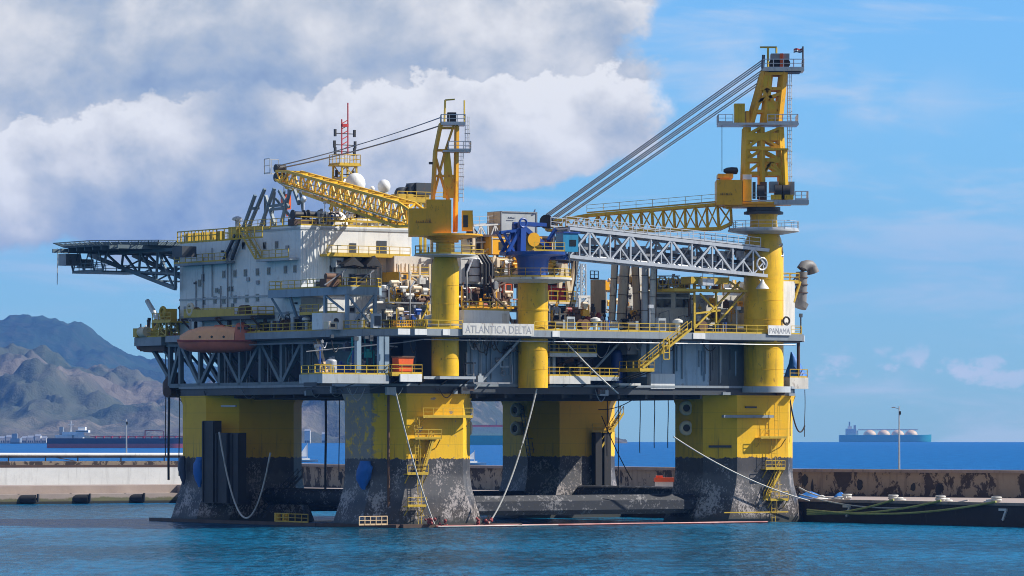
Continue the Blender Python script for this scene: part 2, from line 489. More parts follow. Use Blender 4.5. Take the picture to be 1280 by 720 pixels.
SUN_EL, SUN_AZ = R(41), R(87)          # azimuth from +Y (the view) towards +X: the sun is square on the right
sl = bpy.data.lights.new('sun', 'SUN'); so = bpy.data.objects.new('sun', sl); COL.objects.link(so)
sl.energy = 5.0; sl.angle = R(.5); sl.color = (1.0, .95, .86)
sdir = Vector((math.sin(SUN_AZ)*math.cos(SUN_EL), math.cos(SUN_AZ)*math.cos(SUN_EL), math.sin(SUN_EL)))
so.rotation_euler = (-sdir).to_track_quat('-Z', 'Y').to_euler()
so.location = (200, 300, 300)

w = bpy.data.worlds.new('World'); sc.world = w; w.use_nodes = True
t = w.node_tree; t.nodes.clear()
bg = t.nodes.new('ShaderNodeBackground'); wo = t.nodes.new('ShaderNodeOutputWorld'); t.links.new(bg.outputs[0], wo.inputs[0])
sky = t.nodes.new('ShaderNodeTexSky'); sky.sky_type = 'NISHITA'; sky.sun_disc = False
sky.sun_elevation = SUN_EL; sky.sun_rotation = SUN_AZ; sky.air_density = 1.0; sky.dust_density = .15; sky.ozone_density = 2.5
STR = .13
bg.inputs['Strength'].default_value = STR
tc = t.nodes.new('ShaderNodeTexCoord').outputs['Generated']
sp = t.nodes.new('ShaderNodeSeparateXYZ'); t.links.new(tc, sp.inputs[0])
dx, dy, dz = sp.outputs
az = mth(t, 'ARCTAN2', dx, dy)
X = mth(t, 'MULTIPLY', az, 5700/640)                     # compass bearing, about -1..1 across the view
Y = mth(t, 'MULTIPLY', mth(t, 'ARCSINE', dz), 5700/541.6)   # height above the horizon
cv = t.nodes.new('ShaderNodeCombineXYZ'); t.links.new(X, cv.inputs[0]); t.links.new(Y, cv.inputs[1]); P = cv.outputs[0]
def gauss(cx, cy, sx, sy, rot=0.0):
    x = mth(t, 'SUBTRACT', X, cx); y = mth(t, 'SUBTRACT', Y, cy)
    c, s = math.cos(rot), math.sin(rot)
    u = mth(t, 'MULTIPLY', mth(t, 'ADD', mth(t, 'MULTIPLY', x, c), mth(t, 'MULTIPLY', y, s)), 1/sx)
    v = mth(t, 'MULTIPLY', mth(t, 'SUBTRACT', mth(t, 'MULTIPLY', y, c), mth(t, 'MULTIPLY', x, s)), 1/sy)
    return mth(t, 'EXPONENT', mth(t, 'MULTIPLY', mth(t, 'ADD', mth(t, 'MULTIPLY', u, u), mth(t, 'MULTIPLY', v, v)), -1.0))
def addn(*a):
    r = a[0]
    for q in a[1:]: r = mth(t, 'ADD', r, q)
    return r
k = lambda a, b: mth(t, 'MULTIPLY', a, b)
n_big = noi(t, P, 2.2, 6, .55, .3); n_mid = noi(t, P, 4.2, 7, .55, .15); n_fine = noi(t, P, 11.0, 8, .62)
off = t.nodes.new('ShaderNodeVectorMath'); off.operation = 'ADD'; t.links.new(P, off.inputs[0]); off.inputs[1].default_value = (.06, .05, 0)
n_off = noi(t, off.outputs[0], 4.2, 7, .55, .15)
# where the big cloud bank stands: left of the right-hand edge and above a rising base line
yb = mth(t, 'ADD', .40, k(sstep(t, X, -.55, .25), .24))
edge = mth(t, 'MINIMUM', k(mth(t, 'SUBTRACT', .30, X), 2.2), k(mth(t, 'SUBTRACT', Y, yb), 2.6))
edge = addn(edge, k(mth(t, 'SUBTRACT', n_big, .5), .45), k(mth(t, 'SUBTRACT', n_mid, .5), .55), k(mth(t, 'SUBTRACT', n_fine, .5), .2))
edge = addn(edge, k(gauss(.06, .64, .16, .08), .3))
hi = k(sstep(t, Y, 2.6, 1.15), sstep(t, dy, -.1, .3))                                # the bank stays in the lower sky
bank = k(sstep(t, edge, .0, .11), hi)
# sun-lit crests and grey bellies
lit = addn(k(gauss(-.84, .65, .28, .10, .35), .42), k(gauss(-.06, .74, .40, .11), .40), k(gauss(.20, .76, .12, .10), .22),
           k(gauss(-.38, .97, .7, .08), .12), k(gauss(-.95, .455, .10, .04), .3))
wy = addn(Y, k(mth(t, 'SUBTRACT', n_mid, .5), .24), k(mth(t, 'SUBTRACT', n_fine, .5), .16))
def crest(y0, slope, x0, fall):                           # crisp sunlit top, fading downwards into the belly
    d = mth(t, 'SUBTRACT', addn(k(mth(t, 'SUBTRACT', X, x0), slope), y0), wy)
    return k(sstep(t, d, -.004, .016), mth(t, 'EXPONENT', k(mth(t, 'MAXIMUM', d, 0.0), -1/fall)))
crA = k(crest(.73, .22, -.85, .11), sstep(t, X, -.50, -.72))
crB = k(k(crest(.82, .02, -.1, .13), sstep(t, X, -.58, -.30)), sstep(t, X, .36, .26))
crC = k(crest(1.02, -.05, .1, .10), sstep(t, X, -.25, .05))
lit = addn(k(crA, .56), k(crB, .58), k(crC, .28), k(gauss(-.95, .455, .10, .04), .3))
shade = addn(k(gauss(-.72, .80, .36, .055, .03), .30), k(gauss(-.58, .51, .34, .10), .46), k(gauss(-.36, .62, .2, .06), .2), k(gauss(-.92, .43, .25, .06), .38), k(gauss(-.42, .86, .22, .05), .12))
relief = k(mth(t, 'SUBTRACT', n_mid, n_off), 1.5)
L = addn(.55, lit, k(shade, -.85), relief, k(mth(t, 'SUBTRACT', n_big, .5), .35), k(mth(t, 'SUBTRACT', n_fine, .5), .14))
cr = t.nodes.new('ShaderNodeValToRGB'); t.links.new(L, cr.inputs[0])
els = cr.color_ramp.elements
els[0].position = .0; els[0].color = (.24, .33, .50, 1)
els[1].position = 1.0; els[1].color = (1.0, .985, .94, 1)
for p_, c_ in ((.25, (.38, .47, .59, 1)), (.50, (.57, .615, .655, 1)), (.76, (.83, .825, .80, 1))):
    e = els.new(p_); e.color = c_
EXPO = .50
CEXP = 1/2**EXPO
cloud = t.nodes.new('ShaderNodeVectorMath'); cloud.operation = 'SCALE'; t.links.new(cr.outputs[0], cloud.inputs[0]); cloud.inputs['Scale'].default_value = CEXP/STR
# thin wisps and small puffs on the clear side
stv = scl(t, P, (1.0, 4.5, 1)); n_w = noi(t, stv, 1.6, 6, .6, .5)
wisp = k(sstep(t, n_w, .46, .68), .50)
low_p = k(sstep(t, addn(noi(t, scl(t, P, (1.0, 1.4, 1)), 9.0, 5, .6), k(gauss(.85, .145, .30, .045), .17)), .60, .72), gauss(.80, .14, .38, .06))
pink = k(gauss(.72, .76, .16, .06), k(sstep(t, n_mid, .38, .62), .45))
p2 = k(gauss(.50, .87, .12, .06), k(sstep(t, n_mid, .36, .60), .55))
thin = mth(t, 'MINIMUM', addn(wisp, k(low_p, .9), pink, p2), 1.0)
tint = t.nodes.new('ShaderNodeMix'); tint.data_type = 'RGBA'; tint.blend_type = 'MULTIPLY'; tint.inputs[0].default_value = 1.0
t.links.new(sky.outputs[0], tint.inputs[6])
SKY_TINT = (.315, .575, .86, 1)
tint.inputs[7].default_value = SKY_TINT
col = mixc(t, k(thin, hi), tint.outputs[2], tuple(x*CEXP/STR for x in (.74, .80, .88)))
col = mixc(t, bank, col, cloud.outputs[0])
n_sky = noi(t, tc, 3.0, 5, .6)                            # unseen broken cloud behind the camera, added as fill for the camera-facing sides
behind = k(sstep(t, n_sky, .42, .56), k(sstep(t, dy, .35, -.2), sstep(t, dz, -.02, .05)))
col = mixc(t, behind, col, tuple(x*CEXP/STR for x in (.36, .36, .36)))
t.links.new(col, bg.inputs[0])

sc.view_settings.view_transform = 'Standard'; sc.view_settings.look = 'None'
sc.view_settings.exposure = EXPO; sc.view_settings.gamma = 1
sc.view_settings.use_curve_mapping = False
sc.render.engine = 'CYCLES'
sc.cycles.use_denoising = True
sc.cycles.max_bounces = 5; sc.cycles.diffuse_bounces = 3; sc.cycles.glossy_bounces = 3; sc.cycles.volume_bounces = 0
sc.cycles.caustics_reflective = False; sc.cycles.caustics_refractive = False
sc.cycles.filter_width = 1.0

# ================================================================== sea (follows the curve of the earth, so the horizon sits where it should)
def sea():
    m = bpy.data.materials.new('sea_water'); t = nt(m)
    g = t.nodes.new('ShaderNodeNewGeometry').outputs['Position']
    sep = t.nodes.new('ShaderNodeSeparateXYZ'); t.links.new(g, sep.inputs[0])
    a = noi(t, scl(t, g, (1, .30, 1)), .60, 5, .65, .3); b = noi(t, scl(t, g, (1, .35, 1)), .16, 4, .6, .2); c = noi(t, scl(t, g, (1, .5, 1)), .02, 4, .6)
    d = noi(t, scl(t, g, (1, .12, 1)), .9, 3, .6)
    h = mth(t, 'ADD', mth(t, 'ADD', mth(t, 'MULTIPLY', a, .9), mth(t, 'MULTIPLY', b, 1.8)), mth(t, 'MULTIPLY', d, .7))
    open_ = sstep(t, sep.outputs[1], 740, 800)
    colr = mixc(t, open_, mixc(t, sstep(t, mth(t, 'ADD', mth(t, 'MULTIPLY', a, .5), mth(t, 'MULTIPLY', c, .5)), .42, .60), (.002, .042, .078), (.004, .130, .255)), mixc(t, sstep(t, b, .4, .6), (.003, .085, .26), (.006, .115, .33)))
    bm = t.nodes.new('ShaderNodeBump'); bm.inputs['Strength'].default_value = 1.0; bm.inputs['Distance'].default_value = .55; t.links.new(h, bm.inputs['Height'])
    df = t.nodes.new('ShaderNodeBsdfDiffuse'); t.links.new(colr, df.inputs[0]); t.links.new(bm.outputs[0], df.inputs['Normal'])
    gl = t.nodes.new('ShaderNodeBsdfGlossy'); gl.inputs['Roughness'].default_value = .12; t.links.new(bm.outputs[0], gl.inputs['Normal'])
    ms = t.nodes.new('ShaderNodeMixShader'); t.links.new(mth(t, 'MULTIPLY_ADD', open_, -.20, .34), ms.inputs[0])   # mean reflectance of a rippled sea seen at this slant
    t.links.new(df.outputs[0], ms.inputs[1]); t.links.new(gl.outputs[0], ms.inputs[2])
    oo = t.nodes.new('ShaderNodeOutputMaterial'); t.links.new(ms.outputs[0], oo.inputs[0])
    mb = MB(m); rs = [2, 40, 120, 260, 420, 560, 680, 800, 1000, 1400, 2000, 3000, 4200, 5500, 7000, 8500, 10000, 11000, 11800, 12400, 13200, 15000, 18000, 22000]
    n = 180; vs = [(0, 0, 0)]; fs = []
    for r in rs: vs += [(r*math.cos(2*PI*i/n), r*math.sin(2*PI*i/n), drop(r)) for i in range(n)]
    for i in range(n): fs.append((0, 1+i, 1+(i+1) % n))
    for j in range(len(rs)-1):
        for i in range(n): fs.append((1+j*n+i, 1+(j+1)*n+i, 1+(j+1)*n+(i+1) % n, 1+j*n+(i+1) % n))
    mb.add(vs, fs, True)
    o = solo(mb, 'sea', None, None, (0, 0, 0), world=True, kind='structure')
sea()

# ================================================================== hills
def hills(name, prof, y0, y1, amp, mat, seed, ny=110, nx=420, rid=0.0, px0=-260, px1=760):
    def hp(px):
        for (a, ya), (b, yb_) in zip(prof, prof[1:]):
            if a <= px <= b: f = (px-a)/(b-a); f = f*f*(3-2*f)*.5+f*.5; return ya+(yb_-ya)*f
        return prof[0][1] if px < prof[0][0] else prof[-1][1]
    mb = MB(mat); vs = []; yc = y0+(y1-y0)*.62
    for j in range(ny):
        v = j/(ny-1); y = y0+(y1-y0)*v
        for i in range(nx):
            px = px0+(px1-px0)*i/(nx-1); x = (px-CX)/FPX*yc
            top = EYE + (HY-hp(px))/FPX*yc
            s = v/.62
            sh = min(1, s)**.85 if s < 1 else max(0, 1-(s-1)*1.3)
            q = Vector((x/420+seed, y/520, seed*.37))
            rg = 1-abs(noise.fractal(q*.9, 1.0, 2.1, 5))*1.7
            fn = noise.fractal(q*3.1, .9, 2.0, 5)
            h = top*sh + (rg-.45)*amp*sh*(1.15-sh)*1.6 + fn*amp*.26*min(1, sh*3)
            vs.append((x, y, drop(y)+h - (18 if j == 0 else 0)))
    fs = [(j*nx+i, j*nx+i+1, (j+1)*nx+i+1, (j+1)*nx+i) for j in range(ny-1) for i in range(nx-1)]
    mb.add(vs, fs, True)
    return solo(mb, name, None, None, (0, 0, 0), world=True, kind='structure')
HM1 = hills_material('far_hillside', [(.028, .052, .030), (.014, .030, .022), (.05, .06, .036), (.015, .026, .022)])
HM2 = hills_material('near_hillside', [(.135, .115, .09), (.05, .06, .045), (.20, .165, .125), (.032, .055, .03)])
hills('far_hills', [(-260, 425), (-100, 402), (0, 397), (50, 393), (75, 398), (105, 402), (135, 414), (165, 427), (200, 437), (260, 452), (340, 472), (430, 488), (560, 512), (620, 535), (700, 560), (760, 575)],
      11000, 14500, 110, HM1, 3.1)
hills('near_hills', [(-260, 470), (-60, 470), (0, 452), (40, 447), (66, 437), (82, 438), (105, 455), (150, 472), (185, 486), (240, 505), (330, 515), (430, 508), (520, 525), (585, 500), (620, 512), (660, 545), (760, 575)],
      7200, 9600, 150, HM2, 7.7)

# ================================================================== quay and breakwater
def offset(pts, d):
    out = []
    for i, p in enumerate(pts):
        a = Vector(pts[max(0, i-1)]); b = Vector(pts[min(len(pts)-1, i+1)])
        v = (b-a).normalized(); out.append((p[0]+v.y*d, p[1]-v.x*d))
    return out
EDGE = [(104, 505), (66, 567), (44, 600), (-3.6, 672), (-40, 735), (-57, 776), (-84, 757), (-165, 705)]
WALL = [(118, 596), (80, 612), (40, 645), (14, 690), (-31, 742), (-49, 790)]
WWALL = [(-52, 779), (-160, 772)]
back = [(-165, 760), (-50, 800), (-22, 752), (22, 698), (46, 652), (86, 620), (130, 600)]
qb = MB(QUAY); qb.prism(EDGE+back+[(140, 560), (130, 490)], -4, 2.9)
qo = solo(qb, 'quay', None, None, (0, 0, 0), world=True, kind='structure')
tb = MB(TAR)                                              # dark tarred facing of the mooring berth and its coping
for p, q in zip(EDGE[:4], EDGE[1:5]):
    p3, q3 = Vector((*p, 0)), Vector((*q, 0)); n = (q3-p3).normalized(); s = Vector((n.y, -n.x, 0))*-.28
    n3 = Vector((-n.y, n.x, 0))*.28
    tb.use(TAR).add([p3+n3+Vector((0, 0, -3)), q3+n3+Vector((0, 0, -3)), q3+n3+Vector((0, 0, 2.55)), p3+n3+Vector((0, 0, 2.55)),
                    p3-n3+Vector((0, 0, -3)), q3-n3+Vector((0, 0, -3)), q3-n3+Vector((0, 0, 2.55)), p3-n3+Vector((0, 0, 2.55))],
                   [(0, 1, 2, 3), (7, 6, 5, 4), (3, 2, 6, 7), (0, 3, 7, 4), (1, 5, 6, 2)])
    tb.use(CON).bar(p3+Vector((0, 0, 2.80)), q3+Vector((0, 0, 2.80)), .95, .36)
solo(tb, 'quay_facing', None, None, (0, 0, 0), world=True, kind='structure')
lb = MB(QUAY); lb.prism([(-55, 772.2), (-84, 752.2), (-165, 700.2), (-165, 704.9), (-84, 756.9), (-57.2, 775.9)], -4, 1.6)
solo(lb, 'quay_ledge', None, None, (0, 0, 0), world=True, kind='structure')

def wall(name, pts, z0, z1, th, mat, label, cat, cap=None, capw=.5):
    a = thing(name, label, cat, (pts[len(pts)//2][0], pts[len(pts)//2][1], z0), world=True)
    a['_o'] = [pts[len(pts)//2][0], pts[len(pts)//2][1], z0]
    o2 = offset(pts, th); o1 = pts
    m = MB(mat)
    m.prism(o1+o2[::-1], z0, z1); m.part('wall_body', a)
    c = MB(cap or CON); c.prism(offset(pts, -capw)+offset(pts, th+capw)[::-1], z1, z1+.42); c.part('coping', a)
    return a
def painted_marks(parent, base, pts, n, seed):
    """dark hand-painted blobs and figures left on the render"""
    rn = random.Random(seed); m = MB(BLK)
    for k in range(n):
        t = rn.random(); i = min(len(pts)-2, int(t*(len(pts)-1))); f = t*(len(pts)-1)-i
        p = Vector((*pts[i], 0)).lerp(Vector((*pts[i+1], 0)), f); d = (Vector((*pts[i+1], 0))-Vector((*pts[i], 0))).normalized()
        s = Vector((d.y, -d.x, 0)); s = s if s.y < 0 else -s
        c = p + s*.03 + Vector((0, 0, rn.uniform(3.9, 5.2))); w_ = rn.uniform(.25, .6); h_ = rn.uniform(.5, 1.1)
        ring = [c + d*(math.cos(2*PI*j/12)*w_*rn.uniform(.7, 1.15)) + Vector((0, 0, math.sin(2*PI*j/12)*h_*rn.uniform(.7, 1.15))) for j in range(12)]
        m.add(ring + [q+s*.02 for q in ring], [tuple(range(12)), tuple(range(23, 11, -1))]+[(j, (j+1) % 12, 12+(j+1) % 12, 12+j) for j in range(12)])
    m.part('paint_marks', parent)
bw = wall('breakwater_wall', WALL, 2.895, 6.25, 2.2, BWM, 'long weathered breakwater wall with pale render flaking off dark stone behind the rig', 'wall')
painted_marks(bw, None, WALL[:4], 34, 4); painted_marks(bw, None, WALL[3:6], 14, 9)
lw = wall('harbour_wall', [(-52, 791), (-165, 745)], 2.895, 5.85, 1.5, WWM, 'smooth white harbour wall on the quay at the far left', 'wall', BRN, .02)
# parapet of brown stone behind the white wall
pb = MB(BWM); pb.prism([(-48, 795), (-165, 748), (-165, 751), (-48, 798)], 2.895, 6.9)
solo(pb, 'stone_parapet', 'low brown stone parapet showing above the white harbour wall', 'wall', (-100, 775, 2.9), world=True)

# pipe rack along the parapet
pr = thing('pipe_rack', 'pair of white pipelines on dark steel trestles above the white harbour wall', 'pipeline', (-100, 776, 6.9), world=True)
pr['_o'] = [-100, 776, 6.9]
yq = lambda x: 797 + (x+50)*.4017
zt = rz
def zpx(py, y): return EYE + (HY-py)/FPX*y
m = MB(WHT); m.path([(x, yq(x), zpx(568.3, yq(x))) for x in (-50, -105, -160)], .30, 8); m.path([(x, yq(x)+.8, zpx(569.5, yq(x))) for x in (-50, -105, -160)], .22, 8); m.part('pipe', pr)
rn = random.Random(5); x = -54
while x > -150:
    m = MB(DGR); m.bar((x, yq(x), 6.9), (x, yq(x), zpx(569.8, yq(x))), .22)
    if rn.random() < .4: m.bar((x, yq(x), 6.8), (x-4.5, yq(x-4.5), zpx(570.5, yq(x))), .15)
    m.part('trestle', pr); x -= rn.uniform(3.5, 7.5)
m = MB(DGR); m.path([(x, yq(x), zpx(571.3, yq(x))) for x in (-50, -105, -160)], .13, 4); m.part('rail_beam', pr)

def lamp(px, pt, pb_, y, label, arm=-1):
    b = wp(px, pb_, y); tp = wp(px, pt, y)
    o = thing('lamp_post', label, 'lamp post', b, 'lamp posts on the breakwater', world=True)
    h = tp.z-b.z
    m = MB(GAL); m.tube((0, 0, 0), (0, 0, h), .15, .09, 8); m.part('post', o)
    m = MB(GAL); m.bar((0, 0, h-.4), (arm*.7, 0, h-.15), .09); m.part('arm', o)
    m = MB(GAL); m.cbox((arm*.85, 0, h-.15), (.5, .25, .16)); m.part('lamp_head', o)
    m = MB(DGR); m.cbox((.1, 0, h*.9), (.3, .3, .5)); m.part('junction_box', o)
lamp(1124, 508, 590, 660, 'tall grey lamp post standing alone on the breakwater at the right')
lamp(158, 524, 572, 800, 'slim grey lamp post beside the white pipeline at the left')

# fenders on the left quay
for px, lb_ in ((35, 'black rubber roller fender furthest left on the left quay'), (100, 'middle of the three black roller fenders on the left quay'), (168, 'black roller fender on the left quay, the one nearest the rig')):
    y = 752.; x = (px-CX)/FPX*y; y = 752.2+(x+84)*(.69 if x > -84 else .642) - 1.0; x = (px-CX)/FPX*y
    o = thing('quay_fender', lb_, 'fender', (x, y, .9), 'roller fenders on the left quay', world=True)
    m = MB(RUB); m.tube((-1.3, .3, -.1), (1.3, .3, -.1), .7, n=16); m.part('roller', o)
    m = MB(BLK)
    for e in (-1.6, 1.6): m.cbox((e, .7, .1), (.25, 1.6, 1.3)); m.tube((e, .3, -.1), (e*.80, .3, -.1), .2, n=8)
    m.part('bracket', o)

# right quay: bollards, tarpaulins, numbers, stored gear
def qpt(tt):
    i = int(tt); f = tt-i; return Vector((*EDGE[i], 0)).lerp(Vector((*EDGE[i+1], 0)), f)
nrm = Vector((-(EDGE[2][1]-EDGE[1][1]), EDGE[2][0]-EDGE[1][0], 0)).normalized()
inw = -nrm if nrm.x < 0 else nrm
def on_edge(px, back_=0.0):
    kx = (px-CX)/FPX
    for (p, q) in zip(EDGE[:3], EDGE[1:4]):
        p = Vector((*p, 0))+inw*back_; q = Vector((*q, 0))+inw*back_; den = (q.x-p.x)-kx*(q.y-p.y)
        f = (kx*p.y-p.x)/den
        if 0 <= f <= 1: return p.lerp(q, f)
bol = None
for px, lb_ in ((1058, 'rope-wrapped mooring bollard on the quay edge nearest the rig'), (1117, 'rope-wrapped mooring bollard below the right lamp post'), (1176, 'third rope-wrapped mooring bollard along the quay from the rig'), (1245, 'rope-wrapped mooring bollard on the quay edge furthest right')):
    p = on_edge(px, 1.2); p.z = 2.9
    if bol is None:
        bol = thing('mooring_bollard', lb_, 'bollard', p, 'mooring bollards on the quay', world=True)
        MB(BLK).lathe((0, 0, 0), [(.45, 0), (.42, .1), (.26, .2), (.25, .6), (.42, .72), (.42, .85), (.2, .92)], 14).part('post', bol)
        m = MB(ROPW)
        for i in range(4): m.ring((.05*(i % 2), 0, .2+.16*i), .48+.1*(i % 2), .12, 16)
        m.ring((-.9, -.2, .14), .6, .14, 16); m.ring((-.7, -.2, .34), .45, .13, 16); m.part('rope_coil', bol)
    else: dup(bol, p, lb_, random.uniform(0, 6))
def heap(c, sx, sy, h, mat, name, label, cat, seed, group=None):
    rn = random.Random(seed); mb = MB(mat); n, r_ = 18, 6; vs = []
    for j in range(r_+1):
        for i in range(n):
            a = 2*PI*i/n; f = 1-j/r_; u = rn.uniform(.86, 1.1)
            vs.append((c[0]+math.cos(a)*sx*f*u, c[1]+math.sin(a)*sy*f*u, c[2]+h*(1-f**1.7)*rn.uniform(.82, 1.12)))
    fs = [(j*n+i, j*n+(i+1) % n, (j+1)*n+(i+1) % n, (j+1)*n+i) for j in range(r_) for i in range(n)]
    mb.add(vs, fs+[tuple(range(n-1, -1, -1))]); return solo(mb, name, label, cat, tuple(c), group, world=True)
for px, wd, lb_, sd in ((1012, 2.2, 'blue tarpaulin heap on the quay beside the right column', 1), (1051, 1.3, 'small blue tarpaulin bundle on the quay, right of the bigger blue heap', 2)):
    p = on_edge(px, 4.5); heap((p.x, p.y, 2.9), wd, 1.2, .9, TARP, 'tarpaulin_heap', lb_, 'tarpaulin', sd, 'blue tarpaulins on the quay')
p = on_edge(1027, 4.0); heap((p.x, p.y, 2.9), .9, .8, .5, TRPW, 'net_bundle', 'pale bundle of net between the two blue tarpaulin heaps', 'bundle', 5)
def seven(px):
    p = on_edge(px); d = (Vector((*EDGE[2], 0))-Vector((*EDGE[1], 0))).normalized(); d = d if d.x > 0 else -d
    n = Vector((d.y, -d.x, 0)); o = p+n*.33+Vector((0, 0, .75))
    return o, d
for px, lb_ in ((1057, 'pale number 7 painted on the dark quay face, the one nearer the rig'), (1252, 'pale number 7 painted on the dark quay face at the far right')):
    o, d = seven(px)
    n_ = Vector((d.y, -d.x, 0)); m = MB(TRPW)
    for p_, q_ in (((0, 1.35), (1.5, 1.35)), ((1.4, 1.3), (.7, 0))):
        m.bar(d*p_[0]+Vector((0, 0, p_[1]))+n_*.03, d*q_[0]+Vector((0, 0, q_[1]))+n_*.03, .30)
    ob = solo(m, 'quay_number', lb_, 'number', (0, 0, 0), 'numbers painted on the quay', world=True); ob.location = o

# ================================================================== ships and the far shore
def ship(name, label, cat, loc, L, rot, hull, boot, hd, ht, wid):
    o = thing(name, label, cat, loc, world=True, rot=rot)
    def ring(x, wf, top, bot): 
        w_ = wid/2*wf
        return [(x, -w_, top), (x, -w_*.92, bot), (x, w_*.92, bot), (x, w_, top)]
    secs = [(-L/2, .75, 0), (-L*.47, .9, -1), (-L*.3, 1, 0), (L*.36, 1, 0), (L*.45, .6, .6), (L/2, .06, 1.6)]
    MB(hull).loft([ring(x+(e*.4), f, ht+max(0, e)*1.1, hd) for x, f, e in secs]).part('hull', o)
    MB(boot).loft([ring(x-(.6 if f < .2 else 0), f*.98, hd+.01, -1.5) for x, f, e in secs]).part('boot_top', o)
    return o
sT = 4000; p = wp(150, 541.6, sT); zt_ = drop(sT)
tk = ship('tanker', 'long navy and pink hulled tanker with white bridge lying off the hills', 'ship', (p.x, sT, zt_), 127, 0.0, paint('navy_hull', (.010, .016, .06), .5, .2), paint('pink_boot_top', (.40, .07, .08), .6, .2), 3.8, 8.6, 20)
m = MB(WHT)
m.box(-56, -41, -8, 8, 8.6, 11.5); m.box(-50, -36, -9, 9, 11.5, 14.2); m.box(-40, -32, -8, 8, 8.6, 13.6); m.box(-38, -27, -9.5, 9.5, 13.6, 15.6); m.box(-36, -30, -7, 7, 15.6, 18.4); m.part('bridge', tk)
m = MB(WHT); m.bar((-43, 0, 14), (-43, 0, 24), .8); m.bar((-45.5, 0, 20.5), (-40.5, 0, 20.5), .5); m.part('mast', tk)
m = MB(GRY); m.box(-53, -49.5, -2.5, 2.5, 11.5, 18.5); m.part('funnel', tk)
m = MB(RED); m.box(-26, 55, -.5, .5, 9.5, 10.3)
for x_ in range(-22, 56, 7): m.box(x_, x_+1.2, -3, 3, 8.6, 10.6)
m.part('deck_piping', tk)
m = MB(CRD); m.bar((22, 0, 8.6), (22, 0, 15.5), .9); m.bar((22, 0, 15.5), (38, 0, 15), .7); m.bar((38, 0, 15), (38, 0, 8.6), .7); m.part('deck_crane', tk)
m = MB(GLS); m.box(-38.0, -27.2, -9.52, 9.52, 14.3, 15.0); m.part('bridge_windows', tk)

lg = 13000; p = wp(1106.5, 541.6, lg)
lt = ship('gas_carrier', 'teal hulled gas carrier with four domed tanks on the horizon', 'ship', (p.x, lg, drop(lg)), 262, 0.0, TEAL, TEAL, 4, 20, 44)
m = MB(WHT2); m.box(-112, -84, -18, 18, 20, 38); m.box(-106, -96, -10, 10, 38, 45); m.box(-84, -78, -15, 15, 20, 33); m.part('accommodation', lt)
m = MB(GRY); m.bar((-102, 0, 38), (-102, 0, 58), 4); m.box(-90, -84, -5, 5, 38, 48); m.part('mast', lt)
for x_ in (-44, -4, 36, 74): MB(BGE).ball((x_, 0, 20), 18.5, 20, .78).part('tank_dome', lt)
m = MB(CRD); m.box(-78, 92, -1.5, 1.5, 33.6, 36); m.part('catwalk', lt)

gs = 5600; p = wp(600, 541.6, gs)
g2 = ship('cargo_ship', 'teal hulled ship with buff deckhouse seen between the front and back columns', 'ship', (p.x, gs, drop(gs)), 120, 0.0, TEAL, TEAL, 3, 11.5, 20)
m = MB(TAN); m.box(-45, 40, -8, 8, 11.5, 22); m.part('deckhouse', g2)
m = MB(CRD); m.box(-40, 30, -5, 5, 22, 24.5); m.part('roof_gear', g2)
m = MB(GRY); m.bar((-20, 0, 24), (-20, 0, 34), 1); m.bar((20, 0, 24), (20, 0, 30), 1); m.part('mast', g2)

for px, lb_, hh, y in ((383, 'white sailing boat seen between the left and front columns', 8, 1900), (592, 'white sailing boat in front of the teal ship between the columns', 5.5, 1700)):
    p = wp(px, 541.6, y)
    o = thing('sailing_boat', lb_, 'boat', (p.x, y, drop(y)), 'sailing boats in the bay', world=True, rot=.3)
    MB(WHT).loft([[(x_, -w_, 1.0), (x_, 0, -.2), (x_, w_, 1.0)] for x_, w_ in ((-4.5, .9), (-2, 1.4), (1.5, 1.3), (5, .05))]).part('hull', o)
    m = MB(WHT); m.box(-2, 1.2, -.8, .8, 1.0, 1.6); m.part('cabin', o)
    m = MB(GAL); m.bar((.4, 0, 1), (.4, 0, hh), .22); m.bar((.4, 0, 2), (-3.6, 0, 2), .16); m.part('mast', o)
    m = MB(WHT); m.add([(.2, .02, 2.3), (-3.4, .02, 2.3), (.2, .02, hh*.93), (.2, -.05, 2.3), (-3.4, -.05, 2.3), (.2, -.05, hh*.93)], [(0, 1, 2), (5, 4, 3), (0, 3, 4, 1), (1, 4, 5, 2), (2, 5, 3, 0)]); m.part('sail', o)

# white sheds on the far shore, left of and behind the tanker
rn = random.Random(3); shed_y = 6900
places = [(2, 9, 9, 'wide white shed at the left edge of the far shore'), (11, 7, 11, 'second white shed from the left on the far shore'), (30, 6, 9, 'small white shed just right of the gap in the far sheds'), (38, 8, 10, 'white shed on the far shore, middle of those left of the tanker'), (47, 7, 12, 'taller white shed on the far shore left of the tanker'), (55, 6, 9, 'white shed on the far shore touching the tanker stern'),
          (384, 7, 20, 'white building on the far shore between the left and front columns, left of the pair'), (405, 6, 15, 'white building on the far shore between the left and front columns, right of the pair')]
for px, wd, hh, lb_ in places:
    p = wp(px, 541.6, shed_y); k_ = shed_y/FPX
    o = thing('harbour_shed', lb_, 'building', (p.x, shed_y, drop(shed_y)-1), 'white sheds on the far shore', world=True)
    w_ = wd*k_
    m = MB(WHT2); m.box(-w_/2, w_/2, 0, 20, 0, hh); m.part('wall', o)
    m = MB(STL); m.add([(-w_/2, -1, hh), (w_/2, -1, hh), (w_/2, 21, hh), (-w_/2, 21, hh), (-w_/2, 10, hh+3), (w_/2, 10, hh+3)], [(0, 1, 5, 4), (2, 3, 4, 5), (0, 4, 3), (1, 2, 5), (3, 2, 1, 0)]); m.part('roof', o)
    m = MB(DGR)
    for e in (-.3, 0, .3): m.box(w_*e-1, w_*e+1, -.12, .1, 2, 5.5)
    m.part('door', o)
